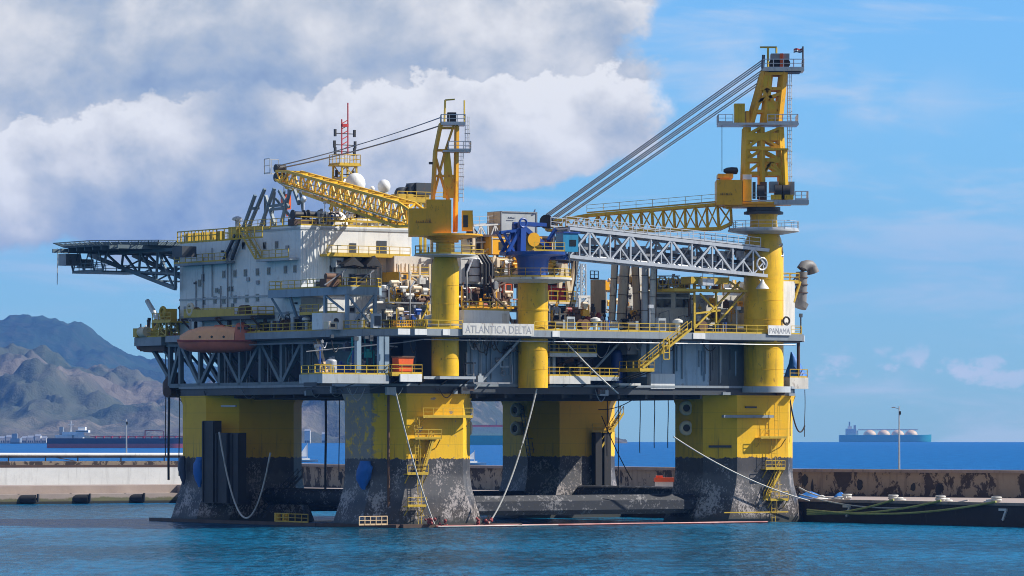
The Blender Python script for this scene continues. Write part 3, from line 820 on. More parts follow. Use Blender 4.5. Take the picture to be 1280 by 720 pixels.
sh = MB(CON); p = wp(-200, 541.6, shed_y); q = wp(70, 541.6, shed_y); sh.box(p.x, q.x, shed_y-25, shed_y+60, drop(shed_y)-3, drop(shed_y)+1.2)
solo(sh, 'far_quay', None, None, (0, 0, 0), world=True, kind='structure')
b = wp(20, 541.6, shed_y-200)
sp_ = ship('coaster', 'small dark coaster moored in front of the white far sheds', 'ship', (b.x, shed_y-200, drop(shed_y)), 16, 0, GRY, BLK, 2, 8, 8)
m = MB(GRY); m.box(-6, 2, -3, 3, 8, 15); m.part('bridge', sp_)
m = MB(GRY); m.bar((0, 0, 15), (0, 0, 21), .8); m.part('mast', sp_)

# the air between here and the hills
HZ = bpy.data.materials.new('haze_air'); th_ = nt(HZ)
pv = th_.nodes.new('ShaderNodeVolumePrincipled'); oo = th_.nodes.new('ShaderNodeOutputMaterial'); th_.links.new(pv.outputs[0], oo.inputs['Volume'])
pv.inputs['Color'].default_value = (.14, .39, 1.0, 1); pv.inputs['Density'].default_value = 3.9e-5; pv.inputs['Anisotropy'].default_value = 0.0
hb = MB(HZ); hb.box(-9000, 9000, -400, 16000, -80, 640)
solo(hb, 'haze', None, None, (0, 0, 0), world=True, kind='stuff')
# ================================================================== the rig
HA, HB_, CH = 7.4, 6.3, 3.2                         # half sizes and chamfer of a column
LA, LB = 51.5, 41.0                                  # column spacing
ZB, ZL, ZM0, ZM = 16.7, 17.9, 23.7, 24.7             # underside, lower deck, main deck
def octo(ca, cb, e=0.0, ch=CH, ea=0.0, eb=0.0):
    x, y = HA+e+ea, HB_+e+eb; c = ch
    return [(ca-x+c, cb-y), (ca+x-c, cb-y), (ca+x, cb-y+c), (ca+x, cb+y-c), (ca+x-c, cb+y), (ca-x+c, cb+y), (ca-x, cb+y-c), (ca-x, cb-y+c)]
def deckpoly(e, ch=3.2):
    x0, x1, y0, y1 = -HA-e, LA+HA+e, -HB_-e, LB+HB_+e
    return [(x0+ch, y0), (x1-ch, y0), (x1, y0+ch), (x1, y1-ch), (x1-ch, y1), (x0+ch, y1), (x0, y1-ch), (x0, y0+ch)]

rig = thing('oil_rig', 'huge semi-submersible oil rig hull with four yellow and black columns moored at the quay', 'oil rig', (25.75, 20.5, 0))

cols = {}
for nm, ca, cb, mt in (('front', 0, 0, COLP), ('left', 0, LB, COLM), ('right', LA, 0, COLM), ('back', LA, LB, COLM)):
    m = MB(mt)
    def ring(z, e=0, ea=0, eb=0, ch=CH): return [(x, y, z) for x, y in octo(ca, cb, e, ch, ea, eb)]
    m.loft([ring(-3, .4, 2.4), ring(0, .3, 1.5), ring(1.2, .25, 1.1), ring(3.2, .1, .6), ring(5.0, .0, .2), ring(6.6), ring(ZB-1.2), ring(ZB-.02, .3)])
    cols[nm] = m.part('column', rig, {'front': 'yellow column with grey primer patches at the near corner', 'left': 'yellow column with black fender boxes at the left', 'right': 'yellow column with two round fairleads at the right', 'back': 'yellow column furthest back, mostly in shade'}[nm])

def fairlead(col, p, n, up=False):
    m = MB(TAN); p = Vector(p); n = Vector(n).normalized()
    q = p+n*.7
    d, a, b = perp(n); rings = []
    for i in range(21):
        t_ = 2*PI*i/20; e = a*math.cos(t_)+b*math.sin(t_)
        rings.append([q+e*(.72+.28*math.cos(2*PI*k_/8))+n*(.28*math.sin(2*PI*k_/8)) for k_ in range(8)])
    m.loft(rings, False, True)
    m.tube(p, q, .95, .95, 16); m.use(BLK).tube(p, q+n*.05, .5, .5, 14)
    m.part('fairlead', col)
for py in (510, 535):
    f = fa(858, py, LA-HA); fairlead(cols['right'], f, (-.55, -.8, 0))
    z = rz(py, HA, -1.5)
    fairlead(cols['front'], (HA, -1.6, z), (1, -.25, 0)); fairlead(cols['back'], (LA-HA, LB-1, z), (-1, -.2, 0))

# landings, ladders and rubbing strakes on the lit faces of the near columns
def landing(col, a0, a1, z, bf, dp=1.1, mat=RAIL):
    m = MB(mat); m.box(a0, a1, bf-dp, bf-.01, z-.12, z); m.rail([(a0, bf-dp, z), (a1, bf-dp, z)], r=.06)
    m.bar((a0+.2, bf-.05, z-1.2), (a0+.2, bf-dp, z-.1), .1); m.bar((a1-.2, bf-.05, z-1.2), (a1-.2, bf-dp, z-.1), .1)
    return m.part('landing', col)
bf = -HB_
for (x0, x1, py, dpp) in ((522, 584, 521, 1.3), (513, 546, 548, 1.1)):
    landing(cols['front'], ra(x0, bf), ra(x1, bf), rz(py, ra(x0, bf), bf), bf, dpp)
landing(cols['front'], ra(507, bf-.6), ra(533, bf-.6), rz(592, 1, bf), bf-.05, 1.0)
landing(cols['front'], ra(505, bf-.8), ra(528, bf-.8), rz(632, 1, bf), bf-.5, 1.2)
m = MB(RAIL)
zl = [rz(y_, 1, bf) for y_ in (655, 632, 592, 548, 521)]
xs = [ra(px, bf-.7) for px in (524, 524, 521, 520, 530)]
for i in range(4): m.ladder((xs[i], bf-.9, zl[i]), (xs[i]+.001, bf-.6, zl[i+1]), .5, (1, 0, 0), True)
m.part('ladder', cols['front'])
m = MB(RAIL)
m.stair((ra(528, bf-.7), bf-.6, rz(592, 1, bf)), (ra(541, bf-.7), bf-.6, rz(548, 1, bf)), .6); m.part('stair', cols['front'])
m = MB(RST); x_ = ra(466, -5); m.tube((-HA+1.2, -HB_+1.1, .6), (-HA+1.2, -HB_+1.1, 16.6), .16, n=8); m.part('riser_pipe', cols['front'])

for (x0, x1, py, dpp) in ((944, 977, 547, 1.2), (951, 975, 586, 1.1), (957, 979, 625, 1.1)):
    landing(cols['right'], ra(x0, bf), ra(x1, bf), rz(py, LA, bf), bf, dpp)
m = MB(RAIL)
zl = [rz(y_, LA, bf) for y_ in (652, 625, 586, 547, 505)]
for i in range(4): m.ladder((ra(963, bf)+.5*(i % 2), bf-.7, zl[i]), (ra(963, bf)+.5*(i % 2)+.001, bf-.6, zl[i+1]), .55, (1, 0, 0), True)
m.stair((ra(953, bf), bf-.6, rz(625, LA, bf)), (ra(972, bf), bf-.6, rz(586, LA, bf)), .6); m.part('ladder', cols['right'])
m = MB(GRY); z = rz(520.5, LA, bf); m.bar((LA-HA+.6, bf-.35, z), (ra(964, bf), bf-.35, z), .5, .35); m.part('handrail_beam', cols['right'])
m = MB(DGR); z = rz(509, LA, bf); m.bar((ra(931, bf), bf-.1, z), (ra(945, bf), bf-.1, z), .2); z = rz(558, LA, bf); m.bar((LA-HA+.5, -HB_+2.6, z), (LA-HA+2.6, -HB_+.45, z), .3); m.part('strake', cols['right'])
m = MB(RAIL); z = rz(640, LA, bf); m.bar((ra(905, bf-.9), bf-.9, z), (ra(985, bf-.9), bf-.9, z), .14); m.part('waterline_rail', cols['right'])

# black fender boxes and the sloping foot on the left column
fl = cols['left']; af = -HA
for (x0, x1, y0, y1) in ((262, 277, 526, 640), (279, 294, 541, 640), (298, 308, 541, 640)):
    m = MB(BLK); b0, b1 = rb(x1, af), rb(x0, af); z1 = rz(y0, af, LB)
    m.box(af-1.1, af-.01, b0, b1, 2.5, z1)
    m.box(af-1.25, af-1.1, b0+.1, b0+.35, 2.6, z1-.1); m.box(af-1.25, af-1.1, b1-.35, b1-.1, 2.6, z1-.1); m.part('fender_box', fl)
m = MB(STL); m.bar((af-.1, rb(296, af), rz(508, af, LB)), (af-.1, rb(278, af), rz(508, af, LB)), .25); m.part('hatch_rail', fl)
m = MB(DGR); q0 = Vector((1.5, LB-HB_-.8, .6)); m.stair((-1.5, LB-HB_-1.0, .6), (4.6, LB-HB_-1.0, 6.0), 1.1); m.part('gangway', fl)
# fender boxes on the back column
m = MB(BLK)
for e in (0, 1.5): m.box(LA+1.2+e, LA+2.3+e, LB-HB_-1.0, LB-HB_-.01, 2.5, 11.8)
m.part('fender_box', cols['back'])
m = MB(RAIL); m.stair((LA+2, LB-HB_-.6, 9.5), (LA+6, LB-HB_-.6, 14.5), .7); m.rail([(LA+.5, LB-HB_-1.2, 11.9), (LA+4.2, LB-HB_-1.2, 11.9)]); m.part('landing', cols['back'])
m = MB(DGR); m.ladder((LA-HA-.3, LB-4, 8), (LA-HA-.3, LB-2, 15.5), .8, (0, 1, 0), True, .1); m.part('ladder', cols['back'])

# pontoon bracing just above the water, front and back
for nm, b in (('near', .5), ('far', LB-.5)):
    m = MB(FOUL); prof = [(-2.6, 1.2), (-3.2, 1.8), (-3.2, 3.0), (-2.4, 3.7), (2.4, 3.7), (3.2, 3.0), (3.2, 1.8), (2.6, 1.2)]
    a0, a1 = HA-1, LA-HA+1
    m.loft([[(a, b+y, z) for y, z in prof] for a in (a0, 12, 18, 24, 30, 36, a1)]); m.part('pontoon_brace', rig)
for nm, a in (('left', .5), ('right', LA-.5)):
    m = MB(FOUL); m.tube((a, HB_-1, 3.4), (a, LB-HB_+1, 3.4), 1.1, n=16); m.part('cross_brace', rig)

# deck box ---------------------------------------------------------------
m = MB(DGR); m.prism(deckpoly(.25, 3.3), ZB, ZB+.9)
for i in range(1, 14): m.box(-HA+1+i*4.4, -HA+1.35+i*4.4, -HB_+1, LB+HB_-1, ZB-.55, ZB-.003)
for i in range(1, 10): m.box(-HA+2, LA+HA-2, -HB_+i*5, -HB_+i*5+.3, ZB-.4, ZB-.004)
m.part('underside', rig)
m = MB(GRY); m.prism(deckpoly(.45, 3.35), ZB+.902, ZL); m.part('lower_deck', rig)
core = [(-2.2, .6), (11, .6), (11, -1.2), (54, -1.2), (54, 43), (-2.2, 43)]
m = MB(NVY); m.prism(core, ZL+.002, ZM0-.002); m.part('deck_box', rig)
FB = -9.9; AR = ra(1003, FB); LE = LA+HA
m = MB(DGR); m.prism([(-3.7, FB+.3)]+[(AR-.2, FB+.3), (LE+.9, -3.6)]+[(LE+.9, LB+HB_-2)]+deckpoly(1.6, 3.8)[4:7]+[(-HA-1.6, -4.1)], ZM0, ZM-.35); m.part('main_deck', rig)
m = MB(BGR); dp_ = [(-3.6, FB), (AR, FB), (LE+1.2, -3.8)]+[(LE+1.2, LB+HB_-2)]+deckpoly(1.9, 3.95)[4:7]+[(-HA-1.9, -4.25)]; m.prism(dp_, ZM-.348, ZM)
m.use(GRY)
for i in range(8):
    p, q = Vector((*dp_[i], ZM-.42)), Vector((*dp_[(i+1) % 8], ZM-.42)); m.bar(p, q, .22, .85)
m.part('deck_plating', rig)
# pipe run slung below the deck edge
m = MB(STL); z = ZM0-.3
m.path([(ra(405, -8.2), -4.0, z-1.6), (-5.4, -6.9, z-.4), (-3.6, -9.3, z), (20, -9.7, z-.1), (AR-1, -9.7, z-.1)], .08, 6)
m.path([(-8.8, 38, z-.2), (-8.8, 12, z-.2), (-8.6, -1, z-.4), (-5.5, -6.2, z-.9)], .11, 6); m.part('pipe_run', rig)

m = MB(GAL)
rn = random.Random(31)
for i in range(22):                                   # slack hoses and cables looped below the deck edge
    px = rn.choice((rn.uniform(396, 520), rn.uniform(585, 640), rn.uniform(690, 925))); p = fb(px, 426, -7.4); q = fb(px+rn.uniform(5, 22), 426+rn.uniform(-2, 8), -7.0)
    MB(rn.choice((BLK, STL, BLK))).path(catenary(p, q, rn.uniform(.5, 2.0), 10), rn.uniform(.04, .08), 5).part('slack_hose', rig)
for i in range(26):                                   # conduits down the panels
    px = rn.choice((rn.uniform(586, 645), rn.uniform(816, 884), rn.uniform(888, 928))); a = ra(px, -6.4)
    MB(rn.choice((GRY, LGR, DGR, BGR))).tube((a, -6.42, ZL+rn.uniform(.05, 2.5)), (a, -6.42, ZM0-rn.uniform(0, 1.5)), rn.uniform(.05, .10), n=6).part('conduit', rig)
for i in range(24):                                   # gear hung under the lower deck edge
    px = rn.uniform(220, 1000); a = ra(px, -6.9) if px > 430 else -HA-.5; b = -6.9 if px > 430 else rb(px, a)
    if i % 2: MB(rn.choice((GRY, LGR, DGR, BRN))).cbox((a, b, ZB+rn.uniform(.1, .7)), (rn.uniform(.5, 1.8), .35, rn.uniform(.3, 1.0))).part('hung_box', rig)
    else: MB(rn.choice((GRY, STL, BLK))).path(catenary((a, b, ZB+.6), (a+rn.uniform(1, 3), b, ZB+.7), rn.uniform(.6, 1.6), 10), .06, 5).part('slack_hose', rig)
for i in range(16):
    px = rn.choice((rn.uniform(590, 640), rn.uniform(700, 880), rn.uniform(410, 470))); a = ra(px, -8.0)
    q = MB(DGR); q.cbox((a, -8.2, ZM-1.05-rn.uniform(0, .3)), (rn.uniform(.3, .7), .3, rn.uniform(.3, .6))); q.part('deck_lamp', rig)
P_, Q_ = fb(650, 424, -7.6), fb(592, 487, -6.6); MB(LGR).bar(P_, Q_, .3).part('knee_brace', rig)

def panel(x0, x1, y0, y1, mat, b=-HB_, d=5.0, rib=True, name='hull_panel'):
    a0, a1 = ra(x0, b), ra(x1, b); z0, z1 = rz(y1, a0, b), rz(y0, a0, b)
    m = MB(mat); m.box(a0, a1, b, b+d, max(ZL+.003, z0), min(ZM0-.003, z1))
    if rib:
        n = max(2, int((a1-a0)/1.6))
        for i in range(1, n): e = a0+(a1-a0)*i/n; m.box(e-.03, e+.03, b-.05, b+.01, max(ZL+.1, z0), min(ZM0-.1, z1))
    return m.part(name, rig)
panel(584, 688, 424, 486, BGR)
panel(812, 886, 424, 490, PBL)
panel(886, 935, 424, 488, GRY, -HB_+2.2, 5)
panel(520, 545, 424, 486, NVY, -HB_+2.5, 3, False)
# chamfer panel and corner posts near the front corner
m = MB(BGR)
for px, y0, y1 in ((448, 418, 482), (483, 420, 482), (476, 424, 482)):
    a = ra(px, -8.0); m.box(a-.32, a+.32, -8.15, -7.6, ZL, ZM0)
m.part('corner_post', rig)
# left face truss --------------------------------------------------------
m = MB(TRS); a = -HA-.1
zt0, zt1 = ZL+.15, ZM0-.1
bs = [13.0, 18.2, 23.5, 28.7, 34.0, 39.2, 44.4, 47.2]
for i, b in enumerate(bs):
    m.bar((a, b, zt0), (a, b, zt1), .55)
    if i+1 < len(bs):
        m.bar((a, b, zt0 if i % 2 else zt1), (a, bs[i+1], zt1 if i % 2 else zt0), .5)
        mid = (b+bs[i+1])/2; m.bar((a, mid, (zt0+zt1)/2), (a, mid, zt1), .22)
m.bar((a, bs[0]-4, zt0), (a, bs[-1], zt0), .55); m.bar((a, bs[0]-4, zt1), (a, bs[-1]+1.5, zt1), .6)
for i, b in enumerate(bs): m.bar((a, b, zt1), (-2.3, b, zt0+.5), .3)
m.part('deck_truss', rig)
m = MB(GRY); m.box(-2.9, -2.25, 8, 20, ZL+.1, ZM0-.1); m.part('bulkhead', rig)
m = MB(STL)
for b in (15, 21, 25.6, 31, 36.6): m.tube((-5.2, b, ZL), (-5.2, b, ZM0), .16, n=8); m.tube((-4.2, b+1, ZL), (-4.2, b+1, ZM0), .1, n=6)
m.part('drain_pipe', rig)
m = MB(TRS)                                        # cantilever knees carrying the left end
for a in (-6.5, 1, 8): m.bar((a, LB+HB_, ZB+.8), (a, 53.5, ZM-1.8), .5); m.bar((a, LB+HB_, ZB+3.8), (a, 51.5, ZM-1.2), .35)
m.part('knee_brace', rig)
# front recess structure between the blue crane and the right-hand panel
m = MB(BGR)
for (p, q, w_) in (((778, 424), (735, 470), .28), ((812, 424), (800, 424), .3), ((878, 424), (885, 470), .3)):
    P_, Q_ = fb(*p, -5.5), fb(*q, -4.5); m.bar(P_, Q_, w_)
a = ra(803, -6.2); m.box(a-.4, a+.4, -6.5, -5.8, 19, ZM0)
a = ra(690, -6.2); m.box(a-.1, a+.35, -6.5, -5.9, ZL, ZM0)
m.part('knee_brace', rig)
m = MB(GRY); a0, a1 = ra(781, -5), ra(801, -5); m.box(a0, a1, -5.6, -3, rz(443, a0, -5), ZM0-.01); a0, a1 = ra(804.5, -5), ra(822, -5); m.box(a0, a1, -5.6, -3, rz(443, a0, -5), ZM0-.01); m.part('cable_box', rig)
m = MB(BLU); a0 = ra(771, -3.6); m.tube((a0, -3.6, ZL), (a0, -3.6, rz(441, a0, -3.6)), .75, n=18); m.lathe((a0, -3.6, rz(441, a0, -3.6)), [(.75, 0), (.55, .3), (.1, .45)], 18); m.part('mud_tank', rig)

def platform(x0, x1, py, b0, dp_, mat=LGR, th=.45, rl=True, brk=True, name='side_platform', rmat=RAIL, lab=None):
    a0, a1 = ra(x0, b0), ra(x1, b0); z = rz(py, (a0+a1)/2, b0)
    m = MB(mat); m.box(a0, a1, b0, b0+dp_, z-th, z)
    if brk:
        m.use(DGR)
        for e in (a0+.3, (a0+a1)/2, a1-.3): m.bar((e, b0+.2, z-th), (e, b0+dp_, z-th-1.0), .12)
    o = m.part(name, rig, lab)
    if rl: MB(rmat).rail([(a0, b0+dp_*.9, z), (a0, b0+.06, z), (a1, b0+.06, z), (a1, b0+dp_*.9, z)]).part('railing', o)
    return o
platform(687, 746, 441.5, -8.0, 4, WHT2)
platform(687, 738, 470, -8.2, 4, WHT2, 1.0)
platform(738, 774, 471, -8.2, 3.6, LGR, .5)
platform(774, 801, 479, -7.8, 3.4, WHT2, .3, False)
platform(800, 818, 462, -11.0, 5, RAIL, .25)
platform(403, 486, 468, -8.6, 5.5, LGR, 1.1)
platform(490, 528, 467, -9.0, 4.0, RAIL, .3)
platform(530, 590, 470.5, -8.4, 2.2, LGR, .35, False)
m = MB(WHT); a0, a1 = ra(500, -9.1), ra(527, -9.1); m.box(a0, a1, -9.2, -8.9, rz(477, a0, -9), rz(467.5, a0, -9)); m.part('name_board', rig)
m = MB(WHT); a0, a1 = ra(813, -6.6), ra(843, -6.6); m.box(a0, a1, -6.7, -5.9, rz(486, a0, -6.6), rz(467, a0, -6.6)); m.part('white_panel', rig)
m = MB(WHT)
for x0, x1 in ((497, 512), (518, 533), (553, 562), (866, 881), (690, 699)):
    a0, a1 = ra(x0, -10), ra(x1, -10); m.box(a0, a1, -10.12, -10.02, ZM-.78, ZM-.04)
m.part('edge_pad', rig)
# plinths under the pedestal feet
m = MB(LGR); m.tube((LA-.2, -7.0, ZB+.35), (LA-.2, -7.0, ZB+1.15), 3.4, n=28); m.part('pedestal_foot', rig)
m = MB(LGR); z = rz(470.5, 1.5, -7); m.box(-1.2, 4.2, -9.3, -5.5, z-.35, z-.01); m.part('pedestal_foot', rig)

# right end platform and its post
m = MB(WHT2); m.box(LE-1.6, LE+1.5, -4.6, 1, rz(486, 58, -4), rz(472, 58, -4)); o = m.part('side_platform', rig)
m = MB(RAIL); z = rz(472, 58, -4); m.rail([(LE-1.5, -4.5, z), (LE+1.4, -4.5, z), (LE+1.4, .9, z)]); m.part('railing', o)
m = MB(BRN); m.tube((LE+.6, -3.6, z), (LE+.6, -3.6, ZM0), .22, n=8); m.part('corner_post', rig)
m = MB(WHT2); m.bar((AR+.1, FB-.05, ZM-.42), (LE+1.35, -3.85, ZM-.42), .12, .8); m.part('deck_edge', rig)
# main deck rails
dr = deckpoly(1.8, 3.9)
m = MB(RAIL); z = ZM
RF = FB+.15
front = [(-3.5, RF, z), (ra(578, RF), RF, z)]
m.rail(front); m.rail([(ra(668, RF), RF, z), (ra(850, RF), RF, z)]); m.rail([(ra(868, RF), RF, z), (ra(959, RF), RF, z)])
m.rail([(ra(989, RF), RF, z), (AR-.1, RF, z), (LE+1.05, -3.7, z), (LE+1.05, 8, z)])
m.rail([(-3.5, RF, z), (-9.1, -4.3, z), (-9.1, 22, z)]); m.rail([(-9.1, 22, z), (-9.1, 30, z)]); m.part('railing', rig)

# left end platform
lp = MB(GRY); a0 = -8.6; b0, b1 = LB+HB_+.5, 55.2
lp.box(a0, 6, b0, b1, ZM-1.2, ZM-.05); lp.use(BRN).box(a0+.6, 5.5, b0+.2, b1-.5, ZM-1.9, ZM-1.203)
o = lp.part('end_platform', rig)
MB(RAIL).rail([(a0+.1, b0, ZM-.05), (a0+.1, b1-.1, ZM-.05), (5.9, b1-.1, ZM-.05)]).part('railing', o)
m = MB(BRN); m.lathe((-6, LB+HB_+1.5, ZB+1.1), [(1.0, -1.0), (1.6, -.4), (1.6, .7), (1.0, 1.6), (.5, 2.1)], 16); m.tube((-8, LB+HB_, ZB+.5), (-3, LB+HB_+2, ZB+.5), .7); m.part('winch_housing', rig)

# stairs and lattice at the right
m = MB(RAIL); P_, Q_ = fb(801, 460, -10.5), fb(862, 411, -10.5); m.stair((P_.x, -10.5, P_.z), (Q_.x, -10.5, Q_.z), .9); m.part('stair', rig)
m = MB(RAIL); a = ra(833, -11.2); z0, z1 = rz(449, a, -11), rz(424, a, -11)
m.bar((a-.45, -11.2, z0), (a-.45, -11.2, z1), .14); m.bar((a+.45, -11.2, z0), (a+.45, -11.2, z1), .14)
for i in range(4): m.bar((a-.45, -11.2, z0+(z1-z0)*i/3), (a+.45, -11.2, z0+(z1-z0)*i/3), .12)
m.part('escape_ladder', rig)

# sign with the rig's name on the front rail
sg = thing('name_sign', 'long white name board with grey capital letters along the front deck edge', 'sign', tuple(fb(623, 418.5, -10.3)))
SB = -10.3
a0, a1 = ra(578.5, SB), ra(667.5, SB); zb, zt2 = rz(419.5, 10, SB), rz(404.8, 10, SB)
m = MB(WHT2); m.box(a0, a1, SB, SB+.12, zb, zt2); m.use(LGR)
for e in (a0+1, (a0+a1)/2, a1-1): m.bar((e, SB+.16, zb+.1), (e, SB+.16, zt2-.1), .1)
m.part('board', sg)
text_part('ATLANTICA DELTA', sg, LET, (a0+.4, SB, zb+.24), (1, 0, 0), 1.38, a1-a0-.8)
sg2 = thing('port_sign', 'small white board with the port of registry beside the big yellow pedestal', 'sign', (ra(975, -10.2), -10.2, ZM-.3))
a0, a1 = ra(960.5, -10.2), ra(989, -10.2); zb, zt2 = ZM-.15, ZM+1.12
m = MB(WHT); m.box(a0, a1, -10.2, -10.08, zb, zt2); m.use(LGR).bar((a0+.4, -10.04, zb+.1), (a0+.4, -10.04, zt2-.1), .08); m.bar((a1-.4, -10.04, zb+.1), (a1-.4, -10.04, zt2-.1), .08); m.part('board', sg2)
text_part('PANAMA', sg2, LET, (a0+.2, -10.2, zb+.22), (1, 0, 0), 1.0, a1-a0-.4)

# ================================================================== ropes, chains, hoses
def rope(pts, r, mat, name, label, cat='rope', group=None, n=6):
    pts = [Vector(p) for p in pts]; o = pts[0]
    mb = MB(mat); mb.path(pts, r, n); return solo(mb, name, label, cat, tuple(o), group)
def hang(px, py0, py1, b, r, mat, name, label, cat='rope', group=None):
    a = ra(px, b); z0, z1 = rz(py0, a, b), rz(py1, a, b)
    pts = [(a+.05*math.sin(i*.7), b, z0+(z1-z0)*i/8) for i in range(9)]
    return rope(pts, r, mat, name, label, cat, group)
bb = LB+6
rope(catenary(fa(274, 540, -HA-1.6), fa(338, 566, -HA-1.6), 9.8, 26), .12, ROPW, 'mooring_rope', 'pale rope hanging in a deep loop across the left column')
P_, Q_ = fb(671, 486, -8.8), fb(611, 654, -9.6); rope(catenary(P_, Q_, 2.2), .10, ROPW, 'mooring_rope', 'pale rope slanting from below the blue crane down to the water boom')
P_, Q_ = fb(494, 488, -8.2), fb(543, 655, -10); rope(catenary(P_, Q_, 1.2), .09, ROPW, 'mooring_rope', 'pale rope running down the face of the front column to the water')
P_, Q_ = fb(842, 546, -7.2), fb(1012, 626, -8); rope(catenary(P_, Q_, .9), .09, ROPW, 'mooring_rope', 'pale rope crossing the face of the right column down to the quay')
P_, Q_ = fb(699, 418, -9), fb(773, 492, -9); rope(catenary(P_, Q_, .3), .10, ROPW, 'hoist_wire', 'pale wire slanting below the deck edge right of the blue crane', 'wire')
for px, y0, y1, b, lb_ in ((207, 440, 570, bb+6, 'thin dark wire hanging left of the left column'), (211, 440, 600, bb+5, 'thick dark hose hanging beside the thin wire left of the left column'), (224, 492, 595, bb, 'thin dark wire hanging close to the left edge of the left column')):
    hang(px, y0, y1, b, .16 if px == 211 else .07, ROPB, 'hanging_hose' if px == 211 else 'hanging_wire', lb_, 'hose' if px == 211 else 'wire')
hang(407, 494, 622, 20, .15, ROPB, 'hanging_hose', 'dark hose hanging in the gap between the left and front columns', 'hose')
hang(424, 494, 600, 14, .06, ROPB, 'hanging_wire', 'thin dark wire hanging close beside the left edge of the front column', 'wire')
for px, y0, y1, b, lb_ in ((759, 492, 570, 20, 'thin wire hanging nearest the back column'), (773, 492, 640, 18, 'second wire from the back column hanging to the pontoon'), (800, 492, 566, 14, 'wire hanging in the middle of the gap right of the back column'), (818, 492, 560, 10, 'wire hanging in the gap just left of the right column'), (835, 492, 560, 6, 'wire touching the left edge of the right column')):
    hang(px, y0, y1, b, .06, ROPB, 'hanging_wire', lb_, 'wire', 'wires hanging below the deck')
P_, Q_ = fb(748, 512, 20), fb(800, 493, 14); rope(catenary(P_, Q_, .6), .06, ROPB, 'slack_wire', 'slack dark wire slanting under the deck right of the back column', 'wire')
P_, Q_ = fb(752, 520, 20), fb(790, 600, 10); rope(catenary(P_, Q_, .4), .07, ROPB, 'slack_wire', 'dark wire slanting down from the back column across the sea', 'wire')
a = LA+HA+1.5
rope(catenary(fb(986, 490, -6), fb(1006, 532, -6), 2.6), .10, ROPB, 'hanging_hose', 'black hose hanging in a loop below the right end platform', 'hose')
hang(1006, 487, 546, -6, .05, ROPB, 'hanging_wire', 'thin wire hanging right of the black hose loop below the end platform', 'wire')
hang(988, 487, 545, -6, .06, ROPB, 'hanging_wire', 'thin wire hanging left of the black hose loop below the end platform', 'wire')
# mooring lines to the quay (world space)
def wrope(p, q, sag, r, mat, label):
    pts = catenary(p, q, sag); mb = MB(mat); mb.path(pts, r, 6); return solo(mb, 'mooring_line', label, 'rope', tuple(pts[0]), 'mooring lines to the quay', world=True)
base = W(LA+HA-1.0, -HB_-1.3, 1.0)
ends = [(1117, 'yellow-green mooring line to the bollard below the right lamp post'), (1176, 'yellow-green mooring line to the third bollard from the rig'), (1245, 'longest yellow-green mooring line to the furthest bollard')]
for i, (px, lb_) in enumerate(ends):
    q = on_edge(px, -.6); q.z = 3.1; wrope(base+Vector((0, 0, .3*i)), q, .5+.25*i, .15, ROPG, lb_)
q = on_edge(1058, .4); q.z = 3.3; wrope(W(LA+HA, -4.5, 4.5), q, .6, .10, ROPW, 'pale mooring line from the right column to the nearest bollard')
q = on_edge(1210, .3); q.z = 3.2; wrope(W(LA+HA, -4.5, 3.6), q, 1.4, .09, ROPW, 'thin pale mooring line drooping along the dark quay face')

# floating walkway and oil boom at the waterline
fw = thing('floating_walkway', 'low dark floating walkway round the feet of the left and front columns', 'pontoon walkway', (-HA-3, 20, .1))
m = MB(BRN); pts = [(-9.0, 49, 0), (-10.3, 40, 0), (-10.5, 4, 0), (-7.0, -9.2, 0), (10.5, -9.6, 0)]
for p, q in zip(pts, pts[1:]): m.bar(Vector(p)+Vector((0, 0, .18)), Vector(q)+Vector((0, 0, .18)), 1.5, .4)
m.part('deck', fw)
m = MB(RAIL); m.rail([(-10.6, rb(385, -10.6), .35), (-10.6, rb(345, -10.6), .35)], r=.08); m.part('railing', fw, 'yellow railing')
m = MB(BGE); m.rail([(ra(449, -9.6), -9.6, .35), (ra(484, -9.6), -9.6, .35)], r=.09, sp=.9); m.part('railing', fw, 'pale rusty railing')
for i, px in enumerate((347, 357)):
    b = rb(px, -9.6); m = MB(YEL); m.tube((-9.6, b, .4), (-9.6, b, 1.5), .42, n=14); m.ring((-9.6, b, .75), .42, .04, 14); m.ring((-9.6, b, 1.15), .42, .04, 14)
    solo(m, 'oil_drum', ('yellow drum on the floating walkway, left of the two', 'yellow drum on the floating walkway, right of the two')[i], 'drum', (-9.6, b, .4), 'yellow drums on the floating walkway')
ob = thing('oil_boom', 'thin orange-red floating oil boom lying on the water in front of the rig', 'oil boom', (20, -10, 0))
m = MB(CRD); pts = [(ra(px, -10.5+.3*math.sin(px*.05)), -10.5+.3*math.sin(px*.05), .12) for px in range(545, 965, 6)]
m.path(pts, .14, 6); m.part('float_line', ob)
m = MB(ROPW); m.path([(x+.1, y-.35, .1) for x, y, z in pts[:26]], .07, 5); m.part('white_line', ob)
for px, lb_ in ((545, 'tangle of red floats on the water at the foot of the front column'), (606, 'tangle of red floats on the water between the front and back columns')):
    m = MB(CRD); a = ra(px, -10); rn = random.Random(px)
    for i in range(14): m.ball((a+rn.uniform(-1.4, 1.4), -10+rn.uniform(-.6, .6), .15+rn.uniform(0, .9)), rn.uniform(.12, .24), 8)
    m.use(BLK)
    for i in range(5): m.bar((a+rn.uniform(-1.2, 1.2), -10, .1), (a+rn.uniform(-1.2, 1.2), -10, 1.4), .1)
    solo(m, 'float_tangle', lb_, 'floats', (a, -10, 0), 'red float tangles')
